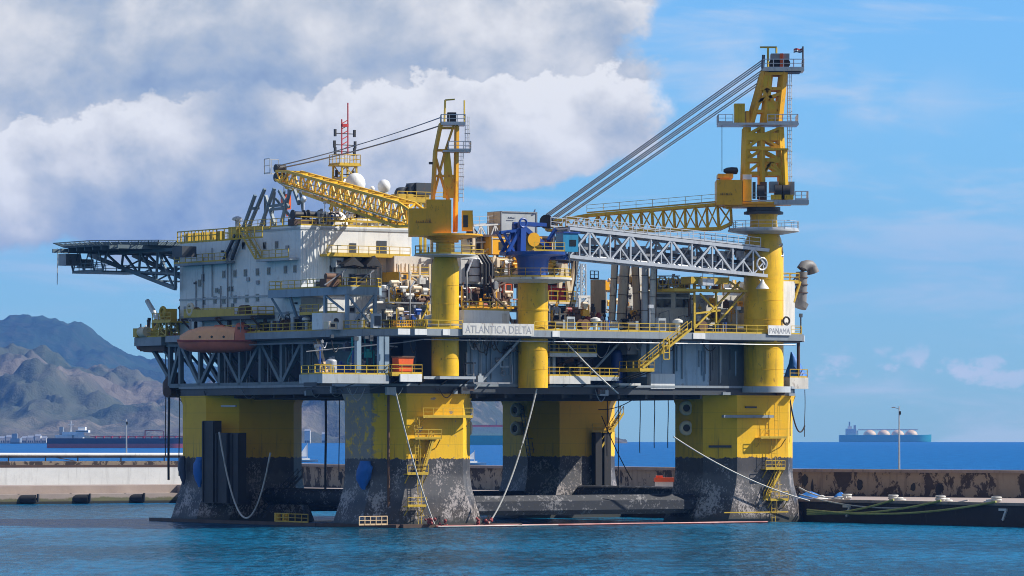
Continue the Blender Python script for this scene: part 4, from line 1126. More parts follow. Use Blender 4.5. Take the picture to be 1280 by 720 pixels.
# tarpaulins hung on the columns
def drape(c, w_, h_, seed, label, mat=TARP, face=(-1, 0)):
    rn = random.Random(seed); n, k_ = 14, 9; vs = []
    d = Vector((-face[1], face[0], 0)); f3 = Vector((face[0], face[1], 0))
    for j in range(k_+1):
        for i in range(n):
            a = 2*PI*i/n; v = j/k_; wd = w_*(.25+.75*math.sin(PI*min(1, .15+v*.9))**.7)*rn.uniform(.85, 1.15)
            p = Vector(c)+d*(math.cos(a)*wd*.5+.25*math.sin(v*5+seed))+f3*(math.sin(a)*wd*.3)+Vector((0, 0, h_*(.5-v)))
            vs.append(p)
    fs = [(j*n+i, j*n+(i+1) % n, (j+1)*n+(i+1) % n, (j+1)*n+i) for j in range(k_) for i in range(n)]
    mb = MB(mat); mb.add(vs, fs+[tuple(range(n-1, -1, -1)), tuple(range(k_*n, k_*n+n))]); return solo(mb, 'hung_tarpaulin', label, 'tarpaulin', tuple(c), 'blue tarpaulins hung on the columns')
drape(fa(455, 594, -HA-.7), 2.6, 3.6, 1, 'bright blue tarpaulin hung on the left side of the front column')
drape(fa(249, 590, -HA-.7), 2.0, 4.0, 2, 'dark blue tarpaulin hung on the face of the left column')
drape(fa(228, 588, -HA-.7), 1.4, 3.8, 3, 'narrow dark tarpaulin hung at the left edge of the left column', NVY)
tp = fb(993, 471, -2.5); rn = random.Random(6); m = MB(TARP); rings = []
for h_, r_, sx in ((0, 1.7, .3), (.8, 1.35, .2), (1.7, .9, 0), (2.6, .5, -.25), (3.3, .12, -.5)):
    rings.append([tp+Vector((sx+math.cos(2*PI*i/14)*r_*rn.uniform(.8, 1.15), math.sin(2*PI*i/14)*r_*.8*rn.uniform(.8, 1.15), h_)) for i in range(14)])
m.loft(rings); solo(m, 'tent_tarpaulin', 'blue tarpaulin draped like a tent on the right end platform', 'tarpaulin', tuple(tp))
# orange and white box on the quay between the back and right columns
p = wp(830, 617, 668)
sk = thing('storage_bin', 'white bin with an orange top on the quay seen between the back and right columns', 'bin', (p.x, 668, 2.9), world=True)
MB(WHT).box(-1.3, 1.3, -1, 1, 0, 1.7).part('body', sk)
m = MB(SAF); m.box(-1.45, 1.45, -1.15, 1.15, 1.702, 2.3); m.box(-1.2, -.2, -.9, .9, 2.3, 2.6); m.part('lid', sk)
# ================================================================== accommodation block
A0, A1, B0, B1 = -7.0, 9.9, 14.5, 45.6
ZR = 38.4                                         # roof of the front part
BS = rb(299, A0)                                  # where the roof steps down
ac = thing('accommodation_block', 'big white slab-sided living quarters block with small windows under the helideck', 'building', (1.5, 30, ZM))
ZR2 = rz(303, A0, 40)
m = MB(WHT); m.box(A0, A1, B0, BS, ZM, ZR); m.box(A0, A1-2, BS, B1, ZM, ZR2); m.part('wall', ac)
m = MB(LGR)
for py in (371, 393):
    z = rz(py, A0, 28); m.box(A0-.12, A0-.003, B0-.1, B1, z-.12, z+.12)
m.box(A0-.1, A0-.003, B0-.05, BS, ZR-.5, ZR-.25); m.box(A0-.1, A1+.1, B0-.1, B0-.003, ZR-.5, ZR-.2)
for b in (rb(266, A0), rb(290, A0)): m.tube((A0-.15, b, rz(371, A0, b)), (A0-.15, b, rz(310, A0, b)), .09, n=6)
m.part('trim', ac)
for px, py in [(305, 307), (331, 307), (346, 306), (254, 347), (280, 343), (294, 342), (307, 341), (322, 340), (336, 339), (357, 337), (369, 336), (255, 376), (269, 375), (280, 375), (294, 374), (309, 373), (322, 372), (271, 363), (275, 364), (286, 361), (290, 361), (291, 382), (250, 354)]:
    b = rb(px, A0); z = rz(py, A0, b); hh = .42 if py not in (363, 364, 361, 382) else .26
    f = MB(LGR); f.box(A0-.06, A0-.002, b-.42, b+.42, z-hh-.1, z+hh+.1); f = f.part('window', ac)
    MB(GLS).box(A0-.1, A0-.062, b-.33, b+.33, z-hh, z+hh).part('pane', f)
rn = random.Random(12)
for i in range(18):                                      # lamps, vents and drain pipes on the slab side
    b = rn.uniform(B0+.6, B1-1); z = rn.choice((rz(318, A0, 28), rz(352, A0, 28), rz(383, A0, 28), rz(398, A0, 28)))+rn.uniform(-.5, .5)
    if i % 3 == 0: MB(STL).tube((A0-.12, b, ZM), (A0-.12, b, z), .08, n=6).part('drain_pipe', ac)
    elif i % 3 == 1: q = MB(DGR); q.box(A0-.35, A0-.003, b-.15, b+.15, z, z+.25); q.part('wall_lamp', ac)
    else: q = MB(STL); q.box(A0-.18, A0-.003, b-.35, b+.35, z, z+.5); q.part('vent', ac)
# corrugated right-hand face, doors and walkway
m = MB(WHT)
a = A0+.3
while a < ra(416, B0): m.box(a, a+.22, B0-.1, B0-.004, rz(352, a, B0), ZR-.7); a += .55
m.part('corrugated_cladding', ac)
def door(px, py0, py1, b, wd=.95, mat=DGR):
    a = ra(px, b); z0, z1 = rz(py1, a, b), rz(py0, a, b)
    o = MB(mat).box(a-wd/2, a+wd/2, b-.07, b-.003, z0, z1).part('door', ac); MB(STL).cbox((a+wd*.3, b-.1, (z0+z1)/2), (.2, .06, .08)).part('handle', o)
door(477, 301, 317, B0, 1.5); door(441, 304, 318, B0, 1.0)
for px, py in ((415, 336), (440, 347), (398, 356)):
    a = ra(px, B0); z = rz(py, a, B0); f = MB(LGR).box(a-.55, a+.55, B0-.06, B0-.003, z-.5, z+.5).part('window', ac); MB(GLS).box(a-.45, a+.45, B0-.1, B0-.063, z-.4, z+.4).part('pane', f)
m = MB(WHT2)
for px in (446, 452, 458, 464, 471, 477): m.tube((ra(px, B0-.3), B0-.3, rz(375, 5, B0)), (ra(px, B0-.3), B0-.3, rz(333, 5, B0)), .13, n=8)
m.part('vent_pipe', ac)
def walkway(parent, a0, a1, b0, b1, z, mat=RAIL, rails='front', th=.3, name='walkway'):
    m = MB(mat); m.box(a0, a1, b0, b1, z-th, z); o = m.part(name, parent)
    r = MB(RAIL)
    pts = {'front': [(a0, b0+.05, z), (a1, b0+.05, z)], 'left': [(a0+.05, b1, z), (a0+.05, b0, z)], 'both': [(a0+.05, b1, z), (a0+.05, b0+.05, z), (a1, b0+.05, z)], 'all': [(a0+.05, b1-.05, z), (a0+.05, b0+.05, z), (a1-.05, b0+.05, z), (a1-.05, b1-.05, z)]}[rails]
    r.rail(pts, closed=rails == 'all').part('railing', o); return o
walkway(ac, ra(408, B0-1.6), ra(512, B0-1.6), B0-1.8, B0-.005, rz(318.5, 2, B0-1.6))
walkway(ac, A0-1.6, A0-.005, rb(360, A0-1.6), rb(320, A0-1.6), rz(325, A0, 24), LGR, 'left')
m = MB(RAIL); z0, z1 = rz(325, A0, 28), rz(290, A0, 30); m.stair((A0-.9, rb(323, A0-.9), z0), (A0-.9, rb(303, A0-.9), z1), .9); m.part('stair', ac)
m = MB(DGR); z0, z1 = rz(327, A0, 40), rz(295, A0, 34)
m.bar((A0-.4, rb(283, A0), z0), (A0-.6, rb(299, A0), z1), .35); m.bar((A0-.4, rb(293, A0), z0), (A0-.6, rb(306, A0), z1), .35); m.part('brace', ac)
walkway(ac, A0-1.5, A0-.005, BS+1, B1-1, rz(329, A0, 40), GRY, 'left')
m = MB(RAIL); m.rail([(A0+.1, BS, ZR), (A0+.1, B0+.1, ZR), (A1, B0+.1, ZR)]); m.rail([(A0+.1, B1, ZR2), (A0+.1, BS+.2, ZR2)]); m.part('roof_railing', ac)
m = MB(RAIL); z = rz(296, A0, 33); m.bar((A0-.1, BS, ZR-.1), (A0-.1, BS-8, ZR-.1), .25); m.box(A0-.6, A0+1.2, BS-.3, BS+1.8, ZR2, ZR2+1.7); m.part('stair_head', ac)
# grey penthouse behind, towards the middle of the rig
ph = thing('deckhouse', 'stained white deckhouse behind the front crane with a sunlit end wall', 'building', (14, 18, ZM))
b = 12.5; a0, a1 = ra(493, b), ra(540, b); m = MB(WHT2); m.box(a0, a1, b, b+12, rz(384, 12, b), rz(321, 12, b)); m.part('wall', ph)
m = MB(WHT2)
for i in range(9): e = a0+.4+i*(a1-a0-.6)/8; m.box(e, e+.15, b-.09, b-.004, rz(380, 12, b), rz(330, 12, b))
m.part('stiffener', ph)
m = MB(LGR); a2 = ra(526, b); m.box(a0, a2+3, b+.5, b+11, ZM, rz(384, 12, b)-.01); m.part('base', ph)

# ================================================================== helideck
hd = thing('helideck', 'eight-sided dark helideck on a lattice of trusses overhanging the left end', 'helideck', (-3, 58, 37))
hc = Vector((ra(184, 58), 58, 0)); RD = 11.4; ZD = rz(306, hc.x, 58)
oc = [(hc.x+RD*math.cos(PI/8+PI/4*i), hc.y+RD*math.sin(PI/8+PI/4*i)) for i in range(8)]
m = MB(TRS); m.prism(oc, ZD-.5, ZD)
for i in range(9): m.bar((hc.x-RD*.85, hc.y-RD*.8+i*RD*.2, ZD-.75), (hc.x+RD*.85, hc.y-RD*.8+i*RD*.2, ZD-.75), .25, .5)
m.part('deck_plate', hd)
m = MB(TRS); oc2 = [(hc.x+(RD+1.4)*math.cos(PI/8+PI/4*i), hc.y+(RD+1.4)*math.sin(PI/8+PI/4*i)) for i in range(8)]
for i in range(8):
    p, q = Vector((*oc[i], ZD-.45)), Vector((*oc[(i+1) % 8], ZD-.45)); p2, q2 = Vector((*oc2[i], ZD+.1)), Vector((*oc2[(i+1) % 8], ZD+.1))
    m.bar(p2, q2, .12); m.bar(p.lerp(p2, .5), q.lerp(q2, .5), .06); n = 7
    for j in range(n+1): m.bar(p.lerp(q, j/n), p2.lerp(q2, j/n), .1)
    for j in range(n*3): f = j/(n*3); m.bar(p.lerp(q, f), p2.lerp(q2, min(1, f+.05)), .035)
m.part('safety_net', hd)
m = MB(TRS)
zb_ = rz(361, A0, B1)
for a in (-8.0, -2.6, 3.2):
    foot = Vector((a, B1-.6 if a < -7 else B1+.2, zb_ if a < 0 else zb_+1))
    tip = Vector((a, rb(112, a) if a < -7 else hc.y+RD*.72, ZD-1.1))
    top = [(a, foot.y+(tip.y-foot.y)*i/5, ZD-1.1) for i in range(6)]
    m.bar(foot, tip, .42, .5); m.bar(top[0], tip, .4)
    for i in range(1, 5):
        lo = foot.lerp(tip, i/5+.02)
        m.bar(top[i], lo, .26); m.bar(top[i], foot.lerp(tip, (i-1)/5+.02), .26)
    m.bar((a, foot.y, ZD-4.4), (a, foot.y+(tip.y-foot.y)*.62, ZD-3.6), .28)
    m.bar(foot, (a, foot.y, ZD-.8), .35)
for i in range(6):
    for z, k_ in ((ZD-1.1, 0),):
        y = B1+.2+i*3.4; m.bar((-8, y, z), (3.2, y, z), .3)
for i in (1, 2, 3):
    f = i/5+.02; zf = zb_+(ZD-1.1-zb_)*f; y = B1+.15+(hc.y+RD*.72-B1)*f
    m.bar((-8, y, zf), (3.2, y, zf), .24); m.bar((-8, y, zf), (-2.6, y+2.4, zf+2), .18)
m.part('support_truss', hd)
m = MB(TRS); z = ZD-3.6; y1 = hc.y+RD*.80
m.rail([(hc.x-6.5, y1-8.5, z), (hc.x-6.5, y1, z), (hc.x+2, y1, z)], r=.09); m.box(hc.x-6.6, hc.x+2, y1-8.5, y1+.1, z-.2, z)
for e in (0, 3, 6, 8.5): m.bar((hc.x-6.5, y1-e, z), (hc.x-6.5, y1-e+1.3, ZD-.6), .16); m.bar((hc.x-6.5, y1-e, z), (hc.x-6.5, y1-e-1.6, ZD-.6), .12)
m.part('access_gallery', hd)
m = MB(STL); a_, b_ = hc.x-7, hc.y+RD*.82; m.cbox((a_, b_, ZD-1.9), (2.2, 2.2, 1.6)); m.cbox((a_+2.5, b_, ZD-2.4), (1.8, 1.6, 1.2)); m.part('foam_cabinet', hd)
m = MB(RAIL); y0 = rb(281, hc.x-RD+2); y1 = rb(232, hc.x-RD+2); a_ = hc.x-RD*.93
m.rail([(a_, y1, ZD-1.0), (a_, y0, ZD-1.0), (a_+5, y0-3, ZD-.6)], r=.12, sp=.9, h=1.5)
for i in range(5): e = y0+(y1-y0)*i/5; m.cbox((a_+.6, e, ZD-.3), (.7, .8, 1.1))
m.part('railing', hd, 'yellow railing at the inner edge')
m = MB(DGR); bq = rb(223, hc.x-6); m.box(hc.x-6.2, hc.x-4, bq-1.3, bq+1.3, ZD-2.4, ZD-1.0); m.part('stair_trunk', hd)
m = MB(WHT2); m.tube((hc.x-7, hc.y+RD+1.2, ZD-.2), (hc.x-7, hc.y+RD+1.4, ZD-5.2), .06, n=5); m.part('antenna', hd)

# boom-rest frames on the roof: dark raking struts
ar = thing('boom_rest', 'cluster of dark grey raking struts standing on the roof of the white block', 'boom rest', (A0+2, 28, ZR))
m = MB(TRS)
for (x0, y0, x1, y1, b) in ((303, 289, 319, 246, 33), (310, 287, 331, 239, 32.5), (325, 287, 343, 238, 29), (344, 284, 332, 246, 28.6), (352, 279, 363, 239, 25), (361, 262, 349, 240, 26), (374, 258, 368, 240, 23.5), (340, 259, 355, 258, 27), (339, 263, 356, 263, 27), (316, 262, 323, 262, 32)):
    a = A0+1.2; P_, Q_ = Vector((a, rb(x0, a), rz(y0, a, b))), Vector((a, rb(x1, a), rz(y1, a, b))); P_.z = max(P_.z, ZR) if y0 > 275 else P_.z; m.bar(P_, Q_, .36)
    if y0 > 275: m.bar(P_+Vector((3.5, 0, 0)), Q_+Vector((1.5, 0, -.3)), .3)
m.part('strut', ar)

# ================================================================== platform in front of the block
fp = thing('lookout_platform', 'grey steel platform with yellow rails on raking struts in front of the white block', 'platform', (-7, 9, ZM))
ap = -9.2; b0 = rb(433, ap); b1 = rb(335, ap); zp = rz(358, ap, b0)
pl = [(ap, b0), (ap+4.6, b0), (ap+6.5, b0+2), (ap+6.5, 14.2), (-7.3, 14.2), (-7.3, b1), (ap, b1)]
m = MB(BGR); m.prism(pl, zp-1.0, zp); o = m.part('deck', fp)
m = MB(RAIL); m.rail([(-7.4, b1-.1, zp), (ap+.1, b1-.1, zp), (ap+.1, b0+.1, zp), (ap+4.5, b0+.1, zp), (ap+6.4, b0+2, zp)]); m.part('railing', o)
m = MB(BGR)
for bx in (b0+.3, b0+5.5): m.bar((ap+.3, bx, ZM), (ap+.3, bx, zp-1), .4)
m.bar((ap+4.4, b0+.3, ZM), (ap+4.4, b0+.3, zp-1), .4)
m.bar((ap+.3, b1-.4, zp-1), (-7.3, rb(357, -7.3), ZM+1.5), .3); m.bar((ap+.3, b1-5, zp-1), (-7.3, rb(375, -7.3)+.5, ZM+1.5), .3); m.bar((ap+.3, b0+5.5, zp-1), (ap+.3, b0+1.2, ZM+2.5), .22); m.bar((ap+.3, b0+.3, zp-1.0), (ap+3.5, b0+.3, ZM+1.0), .22); m.bar((ap+4.4, b0+.3, zp-1), (ap+1.4, b0+.3, ZM+1), .22)
m.part('strut', fp)
m = MB(RAIL); zq = rz(391, ap, 7); m.box(ap+.4, ap+4, b0+3, b0+12, zq-.2, zq); m.rail([(ap+.5, b0+12, zq), (ap+.5, b0+3, zq)]); m.part('mezzanine', fp)
m = MB(NVY); m.box(ap+1.2, ap+6, b0+5.5, 14, ZM+.01, zq-.21); m.part('store_room', fp)
c = thing('equipment_cabin', 'white equipment cabin with a round porthole beneath the lookout platform', 'cabin', (ap+3.2, b0+1.6, ZM))
a0, a1 = ra(403, b0+.9), ra(452, b0+.9); zc = rz(391, a0, b0+1); MB(WHT).box(a0, a1, b0+.9, b0+3.4, ZM+.01, zc).part('body', c)
m = MB(BLK); a = ra(420, b0+.9); m.tube((a, b0+.88, rz(401, a, b0)), (a, b0+.80, rz(401, a, b0)), .36, n=16); a = ra(448, b0+.9); m.tube((a, b0+.88, rz(400, a, b0)), (a, b0+.80, rz(400, a, b0)), .2, n=12); m.part('porthole', c)
# gear lying on the platform
for i, (px, py, mat, lb_) in enumerate(((415, 351, RST, 'rust-red skid with pipe ends on the lookout platform'), (450, 352, BLK, 'black fabric-covered winch on the lookout platform'))):
    a = ra(px, b0+3); g = thing('deck_skid', lb_, 'equipment', (a, b0+3, zp), 'gear on the lookout platform')
    m = MB(mat); m.box(a-1.3, a+1.3, b0+2.2, b0+3.8, zp+.01, zp+1.0); m.tube((a-1.2, b0+2.6, zp+1.3), (a+1.2, b0+2.6, zp+1.3), .4, n=12); m.part('body', g)
    m = MB(STL); m.bar((a-1.6, b0+2.2, zp+.2), (a+1.6, b0+2.2, zp+2.2), .14); m.bar((a+1.0, b0+2.2, zp), (a+1.0, b0+2.2, zp+2.0), .14); m.part('frame', g)
m = MB(BLK); z = rz(334, 2, 12.5)
for px0, px1, d in ((428, 452, .2), (456, 475, .5)):
    a0, a1 = ra(px0, 12.5), ra(px1, 12.5); m.loft([[(a0, 12, z), (a0, 14.4, z+.2), (a0, 14.4, z+.5), (a0, 12, z+.3)], [((a0+a1)/2, 11.9, z+.2), ((a0+a1)/2, 14.4, z+.4), ((a0+a1)/2, 14.4, z+1.3), ((a0+a1)/2, 11.9, z+1.0+d)], [(a1, 12, z), (a1, 14.4, z+.2), (a1, 14.4, z+.4), (a1, 12, z+.2)]])
m.box(ra(430, 12.5), ra(474, 12.5), 13.0, 14.45, z-.15, z+.02)
solo(m, 'covered_gear', 'dark tarpaulin-covered gear on a bracket below the yellow walkway of the white block', 'covered gear', (0, 13, z))

# ================================================================== lifeboats and davits
def lifeboat(label, cat, px, py, a, rot, s=1.0, mats=(ORG, ORD)):
    b = rb(px, a); z = rz(py, a, b)
    o = bpy.data.objects.new('lifeboat', None); COL.objects.link(o); o.location = W(a, b, z); o.rotation_euler = (0, 0, rot); o['_o'] = [0, 0, 0]; o.scale = (s, s, s)
    tag(o, label, cat, 'enclosed lifeboats at the left end')
    L = 10.8
    def sec(x, wd, zk, zg, n=7): return [(x, -wd*math.cos(PI/2*i/(n-1))**.6 if i < n-1 else 0, zg+(zk-zg)*math.sin(PI/2*i/(n-1))) for i in range(n)] + [(x, wd*math.sin(PI/2*i/(n-1))**.6, zk+(zg-zk)*(1-math.cos(PI/2*i/(n-1)))) for i in range(1, n)]
    st = [(-L/2, .55, -.7, .1), (-L*.42, 1.15, -1.25, .05), (-L*.2, 1.65, -1.5, 0), (L*.15, 1.7, -1.5, 0), (L*.35, 1.45, -1.35, .05), (L*.46, .8, -.9, .2), (L*.5, .1, -.1, .3)]
    MB(mats[1]).loft([sec(*q) for q in st], True, True).part('hull', o)
    def can(x, wd, h, z0, n=9): return [(x, wd*math.cos(PI*i/(n-1)), z0+h*math.sin(PI*i/(n-1))**.7) for i in range(n)]
    ct = [(-L*.24, 1.62, 1.75, .06), (-L*.05, 1.66, 1.95, .06), (L*.2, 1.6, 1.85, .06), (L*.36, 1.25, 1.35, .1), (L*.46, .55, .6, .22)]
    MB(mats[0]).loft([can(*q) for q in ct], True, True).part('canopy', o)
    ct = [(-L*.48, .9, .9, .08), (-L*.44, 1.2, 1.6, .06), (-L*.32, 1.55, 2.5, .06), (-L*.245, 1.58, 2.3, .06)]
    q_ = MB(mats[1]).loft([can(*q) for q in ct], True, True).part('wheelhouse', o)
    m = MB(GLS)
    for x in (-L*.30, -L*.38): m.box(x-.25, x+.25, -1.42, 1.42, 1.5, 1.85)
    m.part('window', q_)
    for x in (-1.2, .4, 2.0): MB(GLS).tube((x, -1.66, .55), (x, 1.66, .55), .16, n=10).part('porthole', o)
    m = MB(mats[1]); m.box(-.9, .3, -.5, .5, 1.9, 2.12); m.part('hatch', o)
    MB(ROPW).path([(x, -1.74, -.25-.12*abs(math.sin(x*1.6))) for x in [-4.5+i*.3 for i in range(30)]], .035, 4).part('grab_line', o)
    m = MB(CRD); m.box(-L*.47, L*.46, -1.75, -1.55, -.08, .12); m.box(-L*.47, L*.46, 1.55, 1.75, -.08, .12); m.part('rubbing_strake', o)
    m = MB(STL)
    for x in (-L*.33, L*.34): m.bar((x, 0, 1.2), (x, 0, 2.6), .16); m.ring((x, 0, 2.7), .2, .06, 12, 'y')
    m.part('lifting_hook', o)
    return o
lifeboat('large orange enclosed lifeboat hanging under the yellow-railed davit platform', 'lifeboat', 272, 426.5, -11.3, R(170))
lifeboat('dull red lifeboat half hidden beneath the left end platform', 'lifeboat', 207, 430, -5, R(165), .8, (ORD, CRD))
dv = thing('davit_platform', 'davit platform with yellow railing above the orange lifeboat', 'davit', (-9, 40, ZM))
zd = rz(397.5, -10, 40); b1_, b0_ = rb(222, -10.6), rb(314, -10.6)
m = MB(DGR); m.box(-9.7, -7.1, b0_, b1_, zd-.45, zd); o = m.part('deck', dv)
m = MB(RAIL); m.rail([(-9.6, b1_, zd), (-9.6, b0_, zd), (-7.2, b0_, zd)], r=.1); m.box(-9.66, -9.56, b0_+6, b1_, zd+.05, zd+1.0); m.part('railing', o)
m = MB(BRN)
for b in (b0_+.5, (b0_+b1_)/2, b1_-.6): m.bar((-8.2, b, ZM), (-8.2, b, zd-.5), .35); m.bar((-10.4, b, zd-.2), (-8.2, b, zd-2.2), .22); m.bar((-10.4, b, zd-.2), (-9.4, b, zd-.2), .2)
m.part('davit_frame', dv)
m = MB(RST)
for b in (b0_+3.5, b1_-2.5): m.tube((-9.0, b, zd+.8), (-9.0, b+1.6, zd+.8), .6, n=14); m.cbox((-9, b+.8, zd+.3), (1.2, 1.9, .6))
m.use(TAN); b = rb(238, -9.5); m.ring((-9.5, b, zd+1.1), .7, .25, 16, 'x'); m.cbox((-9.4, b, zd+1.1), (.5, 1.6, .6)); m.part('winch', dv)
m = MB(STL)
for b in (b0_+3.0, b1_-3.2): m.bar((-10.4, b, zd-.5), (-10.4, b, zd-2.2), .07)
m.part('fall_wire', dv)
wd_ = thing('rescue_davit', 'white slanting davit arm with yellow winch on the left end platform', 'davit', (-7, 52, ZM))
P_, Q_ = fa(199, 402, -7), fa(184, 376, -7)
m = MB(WHT); m.tube(P_, Q_, .42, .34, 12); m.part('arm', wd_)
m = MB(RAIL); m.box(P_.x-.8, P_.x+.8, P_.y-1.2, P_.y+1.2, ZM, ZM+.9); m.bar((P_.x, P_.y-.8, ZM+.9), P_, .4); m.bar((P_.x, P_.y+1.4, ZM+.8), P_, .3); m.ring((P_.x-.6, P_.y, ZM+1.6), .7, .15, 16, 'x'); m.part('winch', wd_)
m = MB(BLK); m.tube((P_.x-.4, P_.y+2.4, ZM+.2), (P_.x-.4, P_.y+2.0, ZM+2.6), .25, n=8); m.part('ram', wd_)
yt = thing('yellow_winch_tower', 'yellow winch frame between the white davit arm and the davit platform', 'winch', (-8, 48.5, ZM))
P_ = fa(211, 398, -8.4)
m = MB(RAIL); zz_ = rz(402, -8.4, P_.y); m.lattice((P_.x, P_.y, ZM), (P_.x, P_.y, zz_), 2.0, 2.0, 1.6, 1.6, 2, .2, .12); m.box(P_.x-1.6, P_.x+1.4, P_.y-3.2, P_.y+1.8, zz_-.2, zz_); m.rail([(P_.x-1.5, P_.y+1.8, zz_), (P_.x-1.5, P_.y-3.2, zz_)]); m.part('frame', yt)
m = MB(RAIL); m.box(P_.x-.8, P_.x+.8, P_.y-.8, P_.y+1, zz_+.01, zz_+1.7); m.ring((P_.x-.9, P_.y, zz_+1.2), .7, .2, 14, 'x'); m.part('winch', yt)
m = MB(TAN); m.tube((-8.5, 53.5, ZM+.7), (-8.5, 51.8, ZM+.7), .7, n=14); m.use(RAIL).cbox((-8.5, 54.3, ZM+.6), (1, 1, 1.2)); solo(m, 'capstan_winch', 'cream drum winch at the very left end of the platform', 'winch', (-8.5, 53, ZM))

# ================================================================== communications mast, radomes, roof gear
def on_roof(px, b): return ra(px, b)
cm = thing('antenna_mast', 'red and white lattice radio mast on a yellow base on the block roof', 'mast', (on_roof(431, 26), 26, ZR))
a = on_roof(431, 26); b = 26
zq = [rz(y_, a, b) for y_ in (280, 206, 192, 166, 134)]
m = MB(RAIL); m.lattice((a, b, ZR), (a, b, zq[1]), 2.6, 2.6, 2.2, 2.2, 5, .22, .12); m.box(a-1.7, a+1.7, b-1.4, b+1.4, zq[1]-.2, zq[1]); m.rail([(a-1.6, b+1.3, zq[1]), (a-1.6, b-1.3, zq[1]), (a+1.6, b-1.3, zq[1]), (a+1.6, b+1.3, zq[1])], r=.08, h=1.3, sp=.8); m.part('base_tower', cm)
m = MB(WHT); w_ = .95
m.bar((a-w_/2, b, zq[1]), (a-w_/2, b, zq[3]-3), .14); m.bar((a+w_/2, b, zq[1]), (a+w_/2, b, zq[3]-3), .14)
z = zq[1]
while z < zq[3]-3: m.bar((a-w_/2, b, z), (a+w_/2, b, z+.5), .08); z += .8
m.part('lower_mast', cm)
m = MB(RED); m.bar((a-w_/2, b, zq[3]-3), (a-w_/2, b, zq[4]-1.6), .13); m.bar((a+w_/2, b, zq[3]-3), (a+w_/2, b, zq[4]+.6), .13)
z = zq[3]-3
while z < zq[4]-1.8: m.bar((a-w_/2, b, z), (a+w_/2, b, z+.5), .1); z += .7
m.box(a-w_/2, a+w_/2, b-.2, b+.2, zq[4]-2.6, zq[4]-2.2); m.part('upper_mast', cm)
m = MB(BLK)
for z, e in ((zq[4]-3.5, 1.5), (zq[4]-5.0, 1.6), (zq[3]-2.5, 1.5), (zq[3]-5.5, 1.3), (zq[3]-6.8, 1.4)):
    m.bar((a-e, b, z), (a+e, b, z), .11); m.bar((a-e, b, z-.4), (a-e, b, z+.55), .28); m.bar((a+e, b, z-.4), (a+e, b, z+.55), .28)
m.part('antenna', cm)
def radome(px, py, r, b, label, mat=WHT):
    a = ra(px, b); z = rz(py, a, b); o = thing('radome', label, 'radome', (a, b, ZR), 'white radomes on the roof')
    MB(mat).ball((a, b, z), r, 22, 1.08).part('dome', o)
    m = MB(LGR); m.lathe((a, b, z-r*1.2), [(r*.62, -.3), (r*.62, .35)], 18); m.lattice((a, b, ZR), (a, b, z-r*1.2-.3), r*1.1, r*1.1, r*.9, r*.9, 3, .14, .09); m.part('pedestal', o)
radome(444, 230, 1.35, 23, 'largest white radome, just right of the radio mast')
radome(426, 232, 1.15, 27, 'white radome partly behind the radio mast base')
radome(480, 233, .85, 22, 'small white radome on a lattice stand, further right')
radome(465, 236, .35, 22, 'tiny white ball antenna between two radomes')
for i, (px, py, w_, h_, lb_) in enumerate(((418, 262, 4.5, 2.2, 'white tarpaulin mound on the roof below the radio mast'), (452, 266, 5.0, 2.6, 'white tarpaulin mound on the roof beneath the yellow boom'), (484, 258, 4.6, 2.8, 'white tarpaulin mound on the roof left of the yellow machinery house'))):
    b = 19; a = ra(px, b); heapz = ZR
    mb = MB(TRPW); rn = random.Random(i); n, r_ = 16, 5; vs = []
    for j in range(r_+1):
        for q in range(n): f = 1-j/r_; an = 2*PI*q/n; u = rn.uniform(.9, 1.08); vs.append((a+math.cos(an)*w_/2*f**.6*u, b+math.sin(an)*1.6*f**.6*u, ZR+h_*(1-f**2)))
    mb.add(vs, [(j*n+q, j*n+(q+1) % n, (j+1)*n+(q+1) % n, (j+1)*n+q) for j in range(r_) for q in range(n)]+[tuple(range(n-1, -1, -1))])
    solo(mb, 'covered_equipment', lb_, 'covered gear', (a, b, ZR), 'tarpaulin mounds on the roof')
# dark winches at the front corner of the roof
for i, (px, lb_) in enumerate(((373, 'black winch at the front corner of the roof, left one'), (392, 'black winch near the front corner of the roof, right one'))):
    b = 16.2; a = ra(px, b); o = thing('roof_winch', lb_, 'winch', (a, b, ZR), 'black winches on the roof')
    z = rz(277, a, b); m = MB(BRN); m.box(a-1.1, a+1.1, b-.8, b+.8, ZR+.01, z+.3); m.part('bed', o)
    m = MB(BLK); m.tube((a-.8, b, z+.9), (a+.8, b, z+.9), .42, n=16); m.tube((a-.9, b, z+.9), (a-.78, b, z+.9), .62, n=16); m.tube((a+.78, b, z+.9), (a+.9, b, z+.9), .62, n=16); m.part('drum', o)
m = MB(WHT); a = ra(382, 16); m.ball((a, 16.5, rz(249, a, 16)), .4, 10); m.tube((a, 16.5, ZR), (a, 16.5, rz(251, a, 16)), .1, n=6); solo(m, 'satellite_antenna', 'small white ball antenna on a stick above the black winches', 'antenna', (a, 16.5, ZR))
